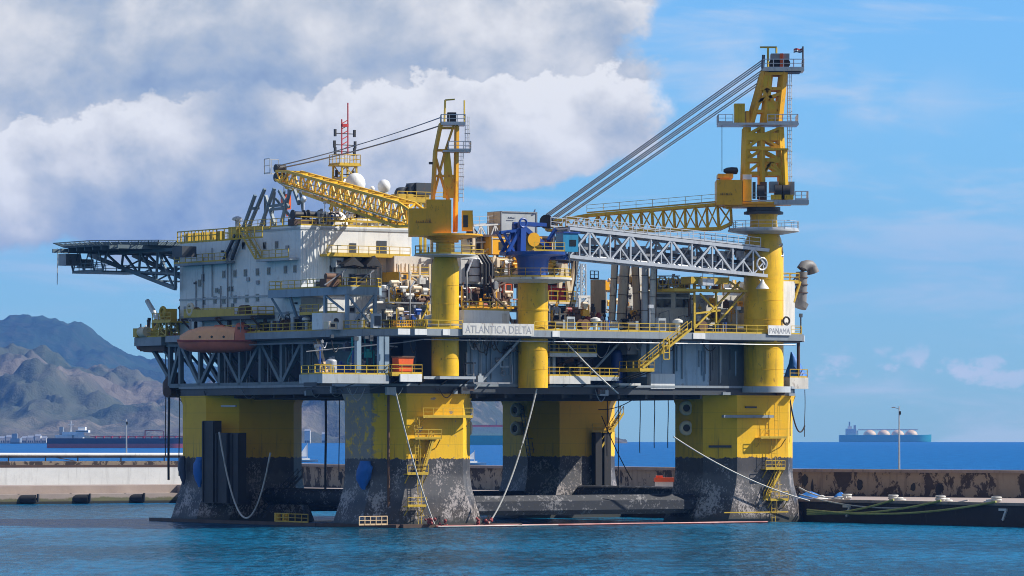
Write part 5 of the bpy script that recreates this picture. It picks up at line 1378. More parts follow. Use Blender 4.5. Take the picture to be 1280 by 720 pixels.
# grey exhaust silencers on a yellow frame
b = 18.0; ef = thing('silencer_platform', 'yellow frame on the roof carrying grey exhaust silencers left of the front crane mast', 'platform', (ra(515, b), b, ZR))
a0, a1 = ra(490, b), ra(548, b); z = rz(250, a0, b)
m = MB(RAIL); m.box(a0, a1, b-1.5, b+3, z-.3, z); m.rail([(a0, b-1.4, z), (a1, b-1.4, z)])
for e in (a0+.3, (a0+a1)/2, a1-.3): m.bar((e, b-1.3, ZM), (e, b-1.3, z-.3), .3); m.bar((e, b+2.8, ZM), (e, b+2.8, z-.3), .3)
m.box(ra(508, b), ra(530, b), b-1.2, b+1, z-2.2, z-1.2); m.part('frame', ef)
for px, w_, lb_ in ((499, 1.5, 'small grey exhaust silencer at the left of the yellow roof frame'), (512, 1.8, 'middle grey exhaust silencer on the yellow roof frame'), (525, 2.4, 'large grey louvred exhaust silencer at the right of the yellow roof frame')):
    a = ra(px, b); o = thing('exhaust_silencer', lb_, 'exhaust', (a, b, z), 'grey exhaust silencers')
    m = MB(DGR); h_ = rz(229 if px > 505 else 234, a, b)-z
    if px > 520: m.box(a-w_/2, a+w_/2, b-1, b+1.5, z+.8, z+h_)
    else: m.loft([[(a+math.cos(2*PI*i/12)*w_*.42+e*.5, b+math.sin(2*PI*i/12)*.7, z+zz_) for i in range(12)] for zz_, e in ((.7, 0), (h_*.6, 0), (h_*.9, .6), (h_, 1.4))], True, True)
    m.part('casing', o); m = MB(RAIL); m.box(a-w_*.4, a+w_*.4, b-.8, b+1, z+.01, z+.8); m.part('skid', o)
def scribble(parent, org, d, n, h, mat, seed, name='faded_marking'):
    """marks too small to read in the photograph, kept as short strokes"""
    rn = random.Random(seed); mb = MB(mat); d = Vector(d).normalized(); p = Vector(org)
    for i in range(n):
        w_ = h*rn.uniform(.3, .6); nn = Vector((d.y, -d.x, 0))*.02
        mb.bar(p+nn, p+d*w_*rn.uniform(.2, 1)+Vector((0, 0, h*rn.uniform(.5, 1)))+nn, h*.22, .02); mb.bar(p+d*w_*.2+Vector((0, 0, h*.1))+nn, p+d*w_+Vector((0, 0, h*.1))+nn, h*.2, .02); p = p+d*(w_*1.35)
    return mb.part(name, parent)
# ================================================================== cranes
def ringdeck(m, c, r, z, th=.35, n=32):
    return m.lathe((c[0], c[1], 0), [(.05, z-th*.6), (r*.55, z-th), (r, z-th*.4), (r, z), (.05, z)], n, smooth=False)
def ringrail(c, r, z, n=16, a0=0, a1=2*PI, mat=RAIL):
    pts = [(c[0]+r*math.cos(a0+(a1-a0)*i/n), c[1]+r*math.sin(a0+(a1-a0)*i/n), z) for i in range(n+1)]
    return MB(mat).rail(pts, sp=1.4, r=.06)

# --- front crane -----------------------------------------------------------
c1 = (ra(556.5, -7.2), -7.2); D1 = dep(*c1); Z1 = lambda py: rz(py, *c1)
cr1 = thing('pedestal_crane', 'yellow pedestal crane at the near corner with its boom laid over the white block roof', 'crane', (c1[0], c1[1], Z1(470)))
m = MB(YEL); m.lathe((*c1, 0), [(1.72, Z1(470))]+[(1.72+e_, Z1(py)+dz) for py in (448, 404, 380, 357) for dz, e_ in ((-.015, 0), (0, .03), (.015, 0))]+[(1.72, Z1(334)), (1.45, Z1(322)), (1.2, Z1(318)), (1.15, Z1(300))], 32)
m.use(LGR)
m.part('pedestal', cr1)
m = MB(LGR); m.lathe((*c1, 0), [(1.76, Z1(407)), (1.76, Z1(405))], 32); ringdeck(m, c1, 3.9, Z1(318.5)); o = m.part('ring_platform', cr1); ringrail(c1, 3.8, Z1(318.5)).part('railing', o)
m = MB(YEL2); m.lathe((*c1, 0), [(1.7, Z1(303)), (1.7, Z1(300)), (2.3, Z1(299)), (2.3, Z1(297))], 28); ringdeck(m, (c1[0]+.6, c1[1]), 4.2, Z1(293), .5); m.part('slew_ring', cr1)
# the house is turned with the boom: boom points along +b; house front is world facing
P1 = Vector((c1[0], c1[1], 0))
hx0, hx1 = -4.9, 1.2
TR1 = R(-31)
def lw1(x, y, z):                                     # crane-1 axes: x to the right of the picture, y away
    return Vector((c1[0]+x*math.cos(TR1)-y*math.sin(TR1), c1[1]+x*math.sin(TR1)+y*math.cos(TR1), z))
def lbox(m, f, x0, x1, y0, y1, z0, z1):
    vs = [f(x, y, z) for z in (z0, z1) for x, y in ((x0, y0), (x1, y0), (x1, y1), (x0, y1))]
    return m.add(vs, [(3, 2, 1, 0), (4, 5, 6, 7), (0, 1, 5, 4), (1, 2, 6, 5), (2, 3, 7, 6), (3, 0, 4, 7)])
s1 = D1/FPX
m = MB(YEL2)
x0, x1, xm = (510.5-556.5)*s1, (563-556.5)*s1, (532-556.5)*s1
yh = -3.2
lbox(m, lw1, x0, x1, yh, 1.0, Z1(296), Z1(262)); lbox(m, lw1, xm, x1, yh, 1.0, Z1(262)-.002, Z1(251)); m.part('machinery_house', cr1)
d1 = (math.cos(TR1), math.sin(TR1), 0)

scribble(cr1, lw1((519-556.5)*s1, yh-.03, Z1(280)), d1, 9, .42, LETB, 3)
m = MB(YEL); lbox(m, lw1, (577-556.5)*s1, (590-556.5)*s1, -2.2, -.2, Z1(289), Z1(264)); o = m.part('cab', cr1)
m = MB(GLS); lbox(m, lw1, (578-556.5)*s1, (584-556.5)*s1, -2.24, -2.205, Z1(285), Z1(270)); lbox(m, lw1, (590-556.5)*s1+.005, (590-556.5)*s1+.03, -2.0, -.5, Z1(283), Z1(269)); m.part('window', o)
# mast: two raking frames of yellow box legs
m = MB(YEL2)
def q1(px, py, y): return lw1((px-556.5)*s1, y, Z1(py))
zt = 152
for y in (-1.0, 1.0):
    m.bar(q1(541, 250, y), q1(544, 190, y), .38); m.bar(q1(544, 190, y), q1(551, 155, y), .38)
    m.bar(q1(569, 290, y), q1(571, 158, y), .40); m.bar(q1(560, 252, y), q1(556, 190, y*.6), .30)
    for (p, q) in (((541, 250), (556, 190)), ((560, 252), (544, 195)), ((545, 188), (570, 188)), ((543, 220), (570, 220)), ((556, 190), (567, 157)), ((560, 240), (570, 215)), ((558, 215), (570, 235)), ((550, 160), (570, 160))): m.bar(q1(*p, y), q1(*q, y), .2)
for (p) in ((541, 250), (544, 190), (551, 155), (571, 158), (570, 220), (569, 250), (556, 190)): m.bar(q1(*p, -1.0), q1(*p, 1.0), .22)
m.use(YEL); m.add([q1(553, 248, -1.05), q1(568, 248, -1.05), q1(562, 190, -1.05), q1(556, 190, -1.05), q1(553, 248, -.8), q1(568, 248, -.8), q1(562, 190, -.8), q1(556, 190, -.8)], [(0, 1, 2, 3), (7, 6, 5, 4), (0, 4, 5, 1), (1, 5, 6, 2), (2, 6, 7, 3), (3, 7, 4, 0)])
m.part('gantry', cr1)
m = MB(GAL); lbox(m, lw1, (551-556.5)*s1, (581-556.5)*s1, -1.6, 1.6, Z1(157), Z1(155)); lbox(m, lw1, (553-556.5)*s1, (588-556.5)*s1, -1.4, 1.4, Z1(190.5), Z1(188.5)); o = m.part('top_platform', cr1)
m = MB(GAL)
for (xa, xb, py) in ((551, 581, 155), (560, 588, 188.5)):
    m.rail([q1(xa, py, 1.5), q1(xa, py, -1.5), q1(xb, py, -1.5), q1(xb, py, 1.5)], r=.08, sp=1.0)
m.ladder(q1(576, 252, 0), q1(576, 190, 0), .6, (math.cos(TR1), math.sin(TR1), 0), True, .08); m.ladder(q1(584, 188, 0), q1(584, 146, 0), .5, (math.cos(TR1), math.sin(TR1), 0), True, .07); m.part('railing', o)
m = MB(BLK); lbox(m, lw1, (559-556.5)*s1, (570-556.5)*s1, -1, 1, Z1(154), Z1(141)); m.part('sheave_block', cr1)
m = MB(RAIL); m.bar(q1(555, 155, -1.2), q1(556, 126, -1.2), .18); m.bar(q1(556, 126, -1.2), q1(568, 125, -1.2), .18); m.bar(q1(580, 155, -1), q1(580, 126, -1), .14); m.part('jib_hoist', cr1)
m = MB(DGR); m.bar(q1(536, 204, 0), q1(543, 204, 0), .3); m.part('floodlight', cr1)
# boom
bt = Vector((2.5, 0, 0)); btip_px = (352, 216)
a_t = c1[0]+0.5; b_t = rb(350, a_t); T1 = Vector((a_t, b_t, rz(219, a_t, b_t)))
B_ = Vector((c1[0]-1.0, c1[1]+3.2, Z1(275)))
m = MB(YEL); L1 = (T1-B_).length
e1 = B_.lerp(T1, .12); e2 = B_.lerp(T1, .90)
m.lattice(B_, e1, 2.2, 1.2, 2.4, 3.0, 2, .30, .18); m.lattice(e1, e2, 2.4, 3.0, 2.1, 2.1, 15, .36, .17); m.lattice(e2, T1, 2.0, 2.0, 1.2, 1.1, 2, .28, .18)
m.part('boom', cr1)
m = MB(LGR); dd = (T1-B_).normalized()
pts = [B_.lerp(T1, f)+Vector((-1.5, 0, -.7)) for f in (.1, .92)]; m.bar(pts[0], pts[1], .7, .08); o = m.part('boom_walkway', cr1)
m = MB(RAIL); m.rail(pts, r=.06, sp=2); m.part('railing', o)
m = MB(BLK); m.tube(T1+Vector((-.7, 0, .9)), T1+Vector((.7, 0, .9)), .55, n=14); m.tube(T1+Vector((-.7, 0, -.3)), T1+Vector((.7, 0, -.3)), .6, n=14); m.part('tip_sheave', cr1)
m = MB(GAL); m.rail([T1+Vector((-1.2, .6, .2)), T1+Vector((-1.2, 2.0, .2)), T1+Vector((1, 2.0, .2))], r=.09, h=2.0, sp=1); m.part('tip_cage', cr1)
m = MB(SAF)
hk = T1+Vector((0, -1.5, -1.2))
m.box(hk.x-.5, hk.x+.5, hk.y-.5, hk.y+.5, hk.z-3.4, hk.z-1.4); m.bar(hk+Vector((0, 0, -3.4)), hk+Vector((.3, 0, -4.3)), .25); m.use(BLK)
for e in (-.3, .3): m.bar(hk+Vector((e, 0, -1.4)), hk+Vector((e, 0, .8)), .07)
m.part('hook_block', cr1)
m = MB(STL)
for e, dz_ in ((-.5, 0), (-.25, .05), (.3, -.9), (.55, -.95)):
    m.path(catenary(T1+Vector((e, 0, 1.2+dz_*.2)), q1(552, 147, e)+Vector((0, 0, dz_)), .35), .06, 5)
m.part('stay_rope', cr1)

# --- blue crane ---------------------------------------------------------------
c2 = (ra(666, -7.4), -7.4); D2 = dep(*c2); s2 = D2/FPX; Z2 = lambda py: rz(py, *c2)
cr2 = thing('knuckle_crane', 'blue crane on a yellow pedestal with a long grey lattice boom', 'crane', (c2[0], c2[1], Z2(485)))
m = MB(YEL); m.lathe((*c2, 0), [(1.92, Z2(485))]+[(1.92+e_, Z2(py)+dz) for py in (462, 438, 412) for dz, e_ in ((-.015, 0), (0, .03), (.015, 0))]+[(1.92, Z2(389)), (2.0, Z2(388.5)), (2.0, Z2(386)), (1.92, Z2(385.5)), (1.92, Z2(354))], 36); m.part('pedestal', cr2)
m = MB(WHT2); ringdeck(m, c2, 5.0, Z2(347.5), .7, 28); o = m.part('ring_platform', cr2); ringrail(c2, 4.9, Z2(347.5)).part('railing', o)
m = MB(BLU); m.lathe((*c2, 0), [(1.9, Z2(347)), (2.0, Z2(326)), (2.3, Z2(321)), (4.2, Z2(319)), (4.3, Z2(315.5)), (1.0, Z2(315))], 32, smooth=False); m.part('slew_column', cr2)
TR2 = R(-6)
def lw2(x, y, z): return Vector((c2[0]+x*math.cos(TR2)-y*math.sin(TR2), c2[1]+x*math.sin(TR2)+y*math.cos(TR2), z))
# this crane's boom runs along +a; x here is along +a.  1 px of picture is s2/UX along a
k2 = s2/math.cos(TH+TR2)
def q2(px, py, y=0): return lw2((px-666)*k2, y, Z2(py)) 
m = MB(BLU)
for y in (-.8, .8):
    for (p, q, w_) in (((630, 318), (649, 282), .4), ((648, 318), (649, 280), .8), ((649, 284), (684, 312), .55), ((630, 318), (690, 318), .4), ((622, 292), (650, 288), .35), ((645, 280), (678, 281), .45), ((626, 292), (640, 318), .3)):
        m.bar(q2(*p, y), q2(*q, y), w_)
for p in ((649, 281), (630, 318), (678, 281), (684, 312), (622, 292)): m.bar(q2(*p, -.8), q2(*p, .8), .4)
m.ring(q2(645, 280, -1.9), .55, .14, 16, 'y'); m.part('luffing_frame', cr2)
m = MB(CYN); lbox(m, lw2, (690-666)*k2, (709-666)*k2, -3.0, -1.0, Z2(315), Z2(292)); o = m.part('cab', cr2)
m = MB(GLS); lbox(m, lw2, (698-666)*k2, (706-666)*k2, -3.04, -3.005, Z2(308), Z2(300)); m.part('window', o)
m = MB(BLU); lbox(m, lw2, (690-666)*k2, (711-666)*k2, -3.1, -.9, Z2(292)+.003, Z2(290)); m.part('cab_roof', o)
m = MB(RAIL); m.rail([q2(652, 315, -3.4), q2(690, 315, -3.4)], r=.06); m.part('railing', cr2)
m = MB(YEL2); lbox(m, lw2, (654-666)*k2, (674-666)*k2, -.8, .8, Z2(313), Z2(296)); m.tube(q2(662, 300, -1.2), q2(662, 300, 1.2), .9, n=16); m.part('winch', cr2)
# grey box-lattice boom: Warren truss sides, open ends
bm0, bm1 = 702, 957
def bt_(px):                        # picture px -> crane x; boom recedes along +a
    a = ra(px, c2[1]); return a
m = MB(GAL)
yA, yB = -9.2, -5.8
def chord(px, top):
    f = (px-bm0)/(bm1-bm0)
    py = (286 + (314-286)*f) if top else (321 + (346-321)*f)
    a = ra(px, (yA+yB)/2); return a, rz(py, a, (yA+yB)/2)
n = 10; xs = [bm0+(bm1-bm0)*i/n for i in range(n+1)]
for y in (yA, yB):
    a0_, zt0_ = chord(bm0, True); a1_, zt1_ = chord(bm1, True); a0b, zb0_ = chord(bm0, False); a1b, zb1_ = chord(bm1, False)
    m.bar((a0_, y, zt0_), (a1_, y, zt1_), .34, .42); m.bar((a0b, y, zb0_), (a1b, y, zb1_), .34, .42)
    for i in range(n):
        A = chord(xs[i], True); B = chord(xs[i], False); C = chord(xs[i+1], True); D = chord(xs[i+1], False)
        m.bar((A[0], y, A[1]), (B[0], y, B[1]), .2)
        mid = ((A[0]+C[0])/2, y, (A[1]+C[1]+B[1]+D[1])/4)
        if i % 2: p, q = (A[0], y, A[1]), (D[0], y, D[1]); sfoot = (B[0], y, B[1])
        else: p, q = (B[0], y, B[1]), (C[0], y, C[1]); sfoot = (D[0], y, D[1])
        m.bar(p, q, .26); mm = (Vector(p)+Vector(q))/2; m.bar(mm, sfoot, .18); m.bar(mm, (mm.x, y, (B[1]+D[1])/2), .14)
    m.bar((a1_, y, zt1_), (a1b, y, zb1_), .3)
for px in xs:
    A = chord(px, True); B = chord(px, False)
    m.bar((A[0], yA, A[1]), (A[0], yB, A[1]), .2); m.bar((B[0], yA, B[1]), (B[0], yB, B[1]), .2); m.bar((A[0], yA, A[1]), (B[0], yB, B[1]), .14)
m.part('boom', cr2)
m = MB(DGR); A = chord(bm0+4, True); B = chord(bm1-4, True); m.bar((A[0], -7.5, A[1]+.26), (B[0], -7.5, B[1]+.26), 3.2, .10)
m.use(STL); C = chord(bm0+20, False); D = chord(bm1-10, False)
rn = random.Random(8)
for y in (-8.1, -7.7, -7.3, -6.9, -6.5, -6.2): m.path([(C[0], y, C[1]+1.2+(y+7)*.8), (D[0], y, D[1]+1.2+(y+7)*.8)], .14, 6)
m.bar((C[0], -7.4, C[1]+.2), (D[0], -7.4, D[1]+.2), 1.4, .08)
m.rail([(C[0], -6.4, C[1]+.3), (D[0], -6.4, D[1]+.3)], r=.08, sp=1.2)
for i in range(70):
    f = rn.random(); e = Vector((C[0], 0, C[1])).lerp(Vector((D[0], 0, D[1])), f); m.cbox((e.x, rn.uniform(-8.4, -6.6), e.z+rn.uniform(.8, 2.6)), (rn.uniform(.4, 1.6), .4, rn.uniform(.3, .9)))
o = m.part('boom_walkway', cr2)
A = chord(bm0-4, True); B = chord(bm1-16, True)
m = MB(GAL); m.rail([(A[0], yA, A[1]+.3), (B[0], yA, B[1]+.3)], r=.08, sp=1.8, h=1.2); m.rail([(A[0], yB, A[1]+.3), (B[0], yB, B[1]+.3)], r=.08, sp=1.8, h=1.2); m.part('railing', o)
m = MB(BLU); A = chord(bm0, True); B = chord(bm0, False); m.bar(q2(690, 314, -1), (B[0], yA+.4, B[1]), .4); m.bar(q2(690, 300, 1), (A[0], yB-.4, A[1]), .4); m.box(ra(690, -7.5), ra(706, -7.5), -8.4, -6.6, Z2(324), Z2(316)); m.part('boom_hinge', cr2)
A = chord(bm1, True); B = chord(bm1, False)
m = MB(GAL); m.ring((B[0]-2, yA-.1, B[1]+1.6), .8, .15, 16, 'y'); m.path([(A[0], yA, A[1]+.4), (A[0]+1.4, yA, A[1]+.9), (A[0]+1.6, yA, A[1]-.6), (A[0], yA, A[1]-.9)], .16, 6); m.part('tip_sheave', cr2)
m = MB(RAIL); a = ra(905, -7.5); zt_ = chord(905, False)[1]-.3; m.box(ra(838, -7), ra(930, -7), -7.8, -5.2, rz(365, a, -7), rz(362, a, -7)); m.box(a-5.4, a+.8, -7.6, -5.4, zt_-1.2, zt_-.3)
for px in (868, 884, 900): aa = ra(px, -7); m.bar((aa, -7, rz(362, aa, -7)), (aa, -7, zt_-.3), .3)
for p, q in (((925, 352), (868, 410)), ((868, 365), (868, 410)), ((895, 365), (895, 408)), ((868, 392), (900, 388)), ((875, 367), (892, 385)), ((930, 366), (893, 408)), ((912, 352), (930, 364))): m.bar(fb(*p, -7), fb(*q, -7), .22)
o = thing('boom_crutch', 'yellow lattice crutch carrying the end of the grey boom beside the big pedestal', 'boom rest', (a, -7, ZM)); m.part('frame', o)
m = MB(GAL); a = ra(882, -8); m.box(a-.9, a+.9, -8.6, -7.6, rz(357, a, -8), rz(349, a, -8)); m.rail([(a-.9, -8.6, rz(357, a, -8)), (a+.9, -8.6, rz(357, a, -8))], h=1.6); m.part('basket', o)
m = MB(WHT2); a = ra(953, -9.9); m.lathe((a, -9.9, rz(361, a, -9.9)), [(.9, 0), (.75, .25), (.3, .8), (.15, 1.2)], 16); m.bar((a, -9.9, rz(355, a, -10)), (a, -9.3, rz(349, a, -10)), .12); solo(m, 'bell_lamp', 'pale bell-shaped deck lamp under the tip of the grey boom', 'lamp', (a, -9.9, rz(361, a, -9.9)))

# --- big right-hand crane ---------------------------------------------------------
c3 = (ra(954.5, -7.0), -7.0); D3 = dep(*c3); s3 = D3/FPX; Z3 = lambda py: rz(py, *c3)
cr3 = thing('heavy_lift_crane', 'tallest yellow crane on the right column with a lattice tower and thick stay ropes', 'crane', (c3[0], c3[1], Z3(487)))
m = MB(YEL); m.lathe((*c3, 0), [(2.62, Z3(487))]+[(2.62+e_, Z3(py)+dz) for py in (462, 436, 400, 376, 349) for dz, e_ in ((-.015, 0), (0, .03), (.015, 0))]+[(2.62, Z3(322)), (2.35, Z3(300)), (1.85, Z3(288)), (1.75, Z3(272)), (1.95, Z3(266))], 40); m.part('pedestal', cr3)
m = MB(LGR); ringdeck(m, c3, 4.7, Z3(287.5), .6); o = m.part('ring_platform', cr3); ringrail(c3, 4.6, Z3(287.5), 16, mat=GAL).part('railing', o)
TR3 = -TH                                             # upper works turned square to the picture: boom along world -x
def lw3(x, y, z): return Vector((c3[0]+x*math.cos(TR3)-y*math.sin(TR3), c3[1]+x*math.sin(TR3)+y*math.cos(TR3), z))
def q3(px, py, y=0): return lw3((px-954.5)*s3, y, Z3(py))
def b3(m, x0, x1, y0, y1, p0, p1): return lbox(m, lw3, (x0-954.5)*s3, (x1-954.5)*s3, y0, y1, Z3(p1), Z3(p0))
m = MB(DGR); m.lathe((*c3, 0), [(2.6, Z3(268)), (2.6, Z3(265)), (2.2, Z3(264)), (2.2, Z3(259))], 28); m.part('slew_ring', cr3)
m = MB(YEL2); b3(m, 893, 990, -3.2, 3.2, 253.5, 256); b3(m, 905, 968, -2.6, 2.6, 256.2, 259.5); o = m.part('slew_platform', cr3)
m = MB(LGR); b3(m, 966, 1009, -3.5, -.5, 251.5, 257); m.part('counterweight_deck', cr3)
m = MB(GAL); m.rail([q3(930, 253.3, -3.1), q3(966, 253.3, -3.1)], r=.06); m.rail([q3(992, 251.4, -3.4), q3(1008, 251.4, -3.4), q3(1008, 251.4, -.6)], r=.09, sp=.9); m.part('railing', o)
m = MB(YEL2); b3(m, 894, 926, -4.2, 1.5, 227, 258); b3(m, 896, 915, -3.6, 1.0, 219, 224); b3(m, 899, 913, -3.3, .8, 224.01, 226.99); m.part('machinery_house', cr3)
scribble(cr3, lw3((899-954.5)*s3, -4.23, Z3(246)), (math.cos(TR3), math.sin(TR3), 0), 7, .4, LETB, 4)
m = MB(DGR); m.loft([[lw3((x-954.5)*s3, math.cos(2*PI*i/10)*.8-1, Z3(214)+math.sin(2*PI*i/10)*h_) for i in range(10)] for x, h_ in ((904, .2), (908, .42), (914, .5), (921, .45), (922, .1))], True, True); m.bar(q3(916, 218, -1), q3(916, 215, -1), .5); m.part('exhaust_cowl', cr3)
m = MB(YEL); b3(m, 927, 938, -3.3, -1.8, 219, 253); o = m.part('cab', cr3)
m = MB(GLS); b3(m, 939, 943, -3.1, -2.9, 229, 250); m.use(WHT); b3(m, 927, 938, -3.33, -3.305, 220, 226); m.part('window', o)
m = MB(BLK)
for px in (951, 973, 983): m.tube(q3(px-6, 241, -2.4), q3(px+3, 241, -2.4), .95, n=16)
m.use(YEL); b3(m, 962, 975, -3.3, -2.6, 245, 251); b3(m, 979, 990, -3.3, -2.6, 245, 251); m.use(STL); b3(m, 961, 972, -2.2, 0, 228, 241); b3(m, 981, 992, -2, 0, 228, 245); m.use(RST); b3(m, 949, 957, -2.9, -1.2, 229, 252); m.part('winch', cr3)
# lattice tower
m = MB(YEL)
lo = (((929, -1.9), (980, -1.9)), ((929, 1.9), (980, 1.9)))
def leg(px0, py0, px1, py1, y, w_=.62): m.bar(q3(px0, py0, y), q3(px1, py1, y*.85), w_)
for y in (-1.8, 1.8):
    leg(930, 254, 933, 160, y, .75); leg(979, 254, 974, 160, y, .75); leg(952, 254, 951, 160, y, .62)
    for py, w_ in ((172, 1.0), (186, .4), (201, .5), (218, .55)): m.bar(q3(931, py, y), q3(977, py, y), .4, w_)
    for (p, q) in (((931, 218), (951, 203)), ((952, 203), (977, 218)), ((951, 218), (964, 203)), ((977, 203), (964, 203)), ((932, 201), (950, 188)), ((951, 188), (976, 201)), ((932, 170), (950, 160)), ((951, 170), (974, 161)), ((964, 203), (953, 220)), ((964, 203), (977, 220)), ((931, 200), (938, 193)), ((932, 186), (950, 173)), ((951, 173), (975, 186))): m.bar(q3(*p, y), q3(*q, y), .34)
for px, py in ((930, 218), (979, 218), (931, 201), (977, 201), (932, 172), (976, 172), (930, 240), (979, 240)): m.bar(q3(px, py, -1.8), q3(px, py, 1.8), .4)
b3(m, 948, 984, -2.8, -2.1, 187, 189.5); m.bar(q3(952, 189, -2.4), q3(952, 254, -2.4), .5); m.bar(q3(979, 189, -2.4), q3(981, 235, -2.4), .5)
m.part('tower', cr3)
m = MB(GAL); b3(m, 897, 997, -2.6, 2.6, 155, 157.5); o = m.part('tower_platform', cr3)
m = MB(GAL); m.rail([q3(958, 155, -2.5), q3(996, 155, -2.5), q3(996, 155, 2.5)], r=.08, sp=1.1); m.rail([q3(897, 155, 2), q3(897, 155, -2.5), q3(915, 155, -2.5)], r=.07, sp=1.1); m.part('railing', o)
m = MB(YEL); b3(m, 917, 930, -2.4, -.4, 131, 154.9); m.use(YEL2); b3(m, 931, 936, -2, 0, 140, 154.9); m.part('hoist_house', cr3)
m = MB(BLK); b3(m, 897, 906, -1, .6, 152, 157); m.part('sheave_block', cr3)
m = MB(DGR); m.bar(q3(902, 157, -1), q3(902, 215, -1), .06); m.part('pendant_wire', cr3)
# raking top: broad yellow box legs
m = MB(YEL2)
for y in (-1.6, 1.6):
    for (p, q, w_) in (((937, 156, ), (955, 91), .8), ((972, 156), (979, 91), .95), ((954, 156), (962, 91), .55)): m.bar(q3(*p, y), q3(*q, y*.8), w_, .7)
    for (p, q) in (((941, 140), (975, 140)), ((945, 128), (975, 118)), ((955, 93), (979, 93)), ((949, 112), (978, 112)), ((942, 140), (960, 112)), ((973, 140), (956, 112))): m.bar(q3(*p, y), q3(*q, y), .4)
for p in ((941, 140), (949, 112), (955, 92), (979, 92), (975, 140), (977, 112)): m.bar(q3(*p, -1.6), q3(*p, 1.6), .5)
m.use(YEL); b3(m, 957, 972, -1.75, -1.65, 128, 154); b3(m, 953, 963, -1.7, -1.62, 93, 120); m.part('tower_head', cr3)
m = MB(WHT2); b3(m, 953, 1004, -2.2, 2.2, 87, 90); m.use(DGR); b3(m, 960, 1000, -1.8, 1.8, 90.01, 91.5); o = m.part('top_platform', cr3)
m = MB(GAL); m.rail([q3(953, 87, 2), q3(953, 87, -2.1), q3(1003.5, 87, -2.1), q3(1003.5, 87, 2)], r=.09, sp=1.2, h=1.2); m.ladder(q3(987, 252, .5), q3(987, 158, .5), .5, (math.cos(TR3), math.sin(TR3), 0), True, .07); m.ladder(q3(987, 155, .5), q3(987, 91, .5), .5, (math.cos(TR3), math.sin(TR3), 0), True, .07); m.part('railing', o)
m = MB(STL); b3(m, 963, 986, -1.5, 1.5, 68, 75); m.use(BLK); m.tube(q3(968, 80, -1.2), q3(968, 80, 1.2), .75, n=16); m.tube(q3(980, 80, -1.2), q3(980, 80, 1.2), .75, n=16); m.use(SAF); b3(m, 974, 978, -1.7, -1.4, 68, 86); m.part('sheave_block', cr3)
m = MB(RAIL); m.bar(q3(959, 87, -1.8), q3(959, 61, -1.8), .2); m.bar(q3(949, 60.5, -1.8), q3(970, 60.5, -1.8), .22); m.bar(q3(969.5, 61, -1.8), q3(969.5, 68, -1.8), .2); m.use(DGR); m.bar(q3(952.5, 87, -1.8), q3(953.5, 70, -1.8), .3); m.part('jib_hoist', cr3)
fl_ = thing('flag', 'small dark red and white flag flying from a staff on top of the tallest crane', 'flag', tuple(q3(1002.5, 87, -1.9)))
m = MB(DGR); m.bar(q3(1002.5, 87, -1.9), q3(1002.5, 59.5, -1.9), .16); m.part('staff', fl_)
for mt, y0, y1 in ((CRD, 61.5, 63.7), (TRPW, 63.72, 65.0), (NVY, 65.02, 66.6)):
    m = MB(mt); n = 8; vs = []
    for i in range(n+1):
        f = i/n; px = 1002-11*f; sg_ = 1.2*f+.5*math.sin(f*6)
        for y_ in (y0, y1):
            for th in (-.03, .03): vs.append(q3(px, y_+sg_, -1.9+.25*math.sin(f*7)+th))
    fs = []
    for i in range(n):
        o_ = i*4; fs += [(o_, o_+4, o_+6, o_+2), (o_+1, o_+3, o_+7, o_+5), (o_, o_+1, o_+5, o_+4), (o_+2, o_+6, o_+7, o_+3)]
    fs += [(0, 2, 3, 1), (n*4, n*4+1, n*4+3, n*4+2)]
    m.add(vs, fs); m.part('stripe', fl_)
# boom to the left, tip near the container
B_ = q3(914, 270, 0); T3 = q3(683, 282, 2.0); 
e1 = B_.lerp(T3, .07); e2 = B_.lerp(T3, .78)
m = MB(YEL); m.lattice(B_, e1, 2.6, 2.0, 2.8, 3.3, 1, .36, .2); m.lattice(e1, e2, 2.8, 3.2, 2.4, 2.2, 12, .36, .18); m.lattice(e2, T3, 2.4, 2.2, 1.6, 1.0, 4, .34, .2); m.part('boom', cr3)
m = MB(RAIL); dn = Vector((0, 0, 1.9)); m.rail([e1+dn, e2+Vector((0, 0, 1.4))], r=.05, sp=2.2); m.part('railing', cr3)
m = MB(GAL)
Ht = q3(955, 86, 0)
for j, (dz_, r_) in enumerate(((1.3, .11), (1.0, .11), (.7, .11), (.0, .11), (-.3, .11), (-.6, .11), (-1.3, .11), (-1.6, .11))):
    for e in (-1.1, -.4, .4, 1.1):
        m.tube(T3+lw3(0, e, 0)-lw3(0, 0, 0)+Vector((0, 0, dz_*.75+.6)), Ht+lw3(0, e*.9, 0)-lw3(0, 0, 0)+Vector((0, 0, dz_)), .05, n=5)
m.part('stay_rope', cr3)
m = MB(BLK); m.tube(lw3(0, -1.4, 0)-lw3(0, 0, 0)+T3+Vector((0, 0, .6)), lw3(0, 1.4, 0)-lw3(0, 0, 0)+T3+Vector((0, 0, .6)), .9, n=16); m.part('tip_sheave', cr3)
# ================================================================== deck modules and machinery in the middle
def aw(px, b): return ra(px, b)
def pbox(m, x0, x1, y0, y1, b, d):           # picture-measured box standing on plane b, d metres deep
    a0, a1 = ra(x0, b), ra(x1, b); return m.box(a0, a1, b, b+d, rz(y1, (a0+a1)/2, b), rz(y0, (a0+a1)/2, b))

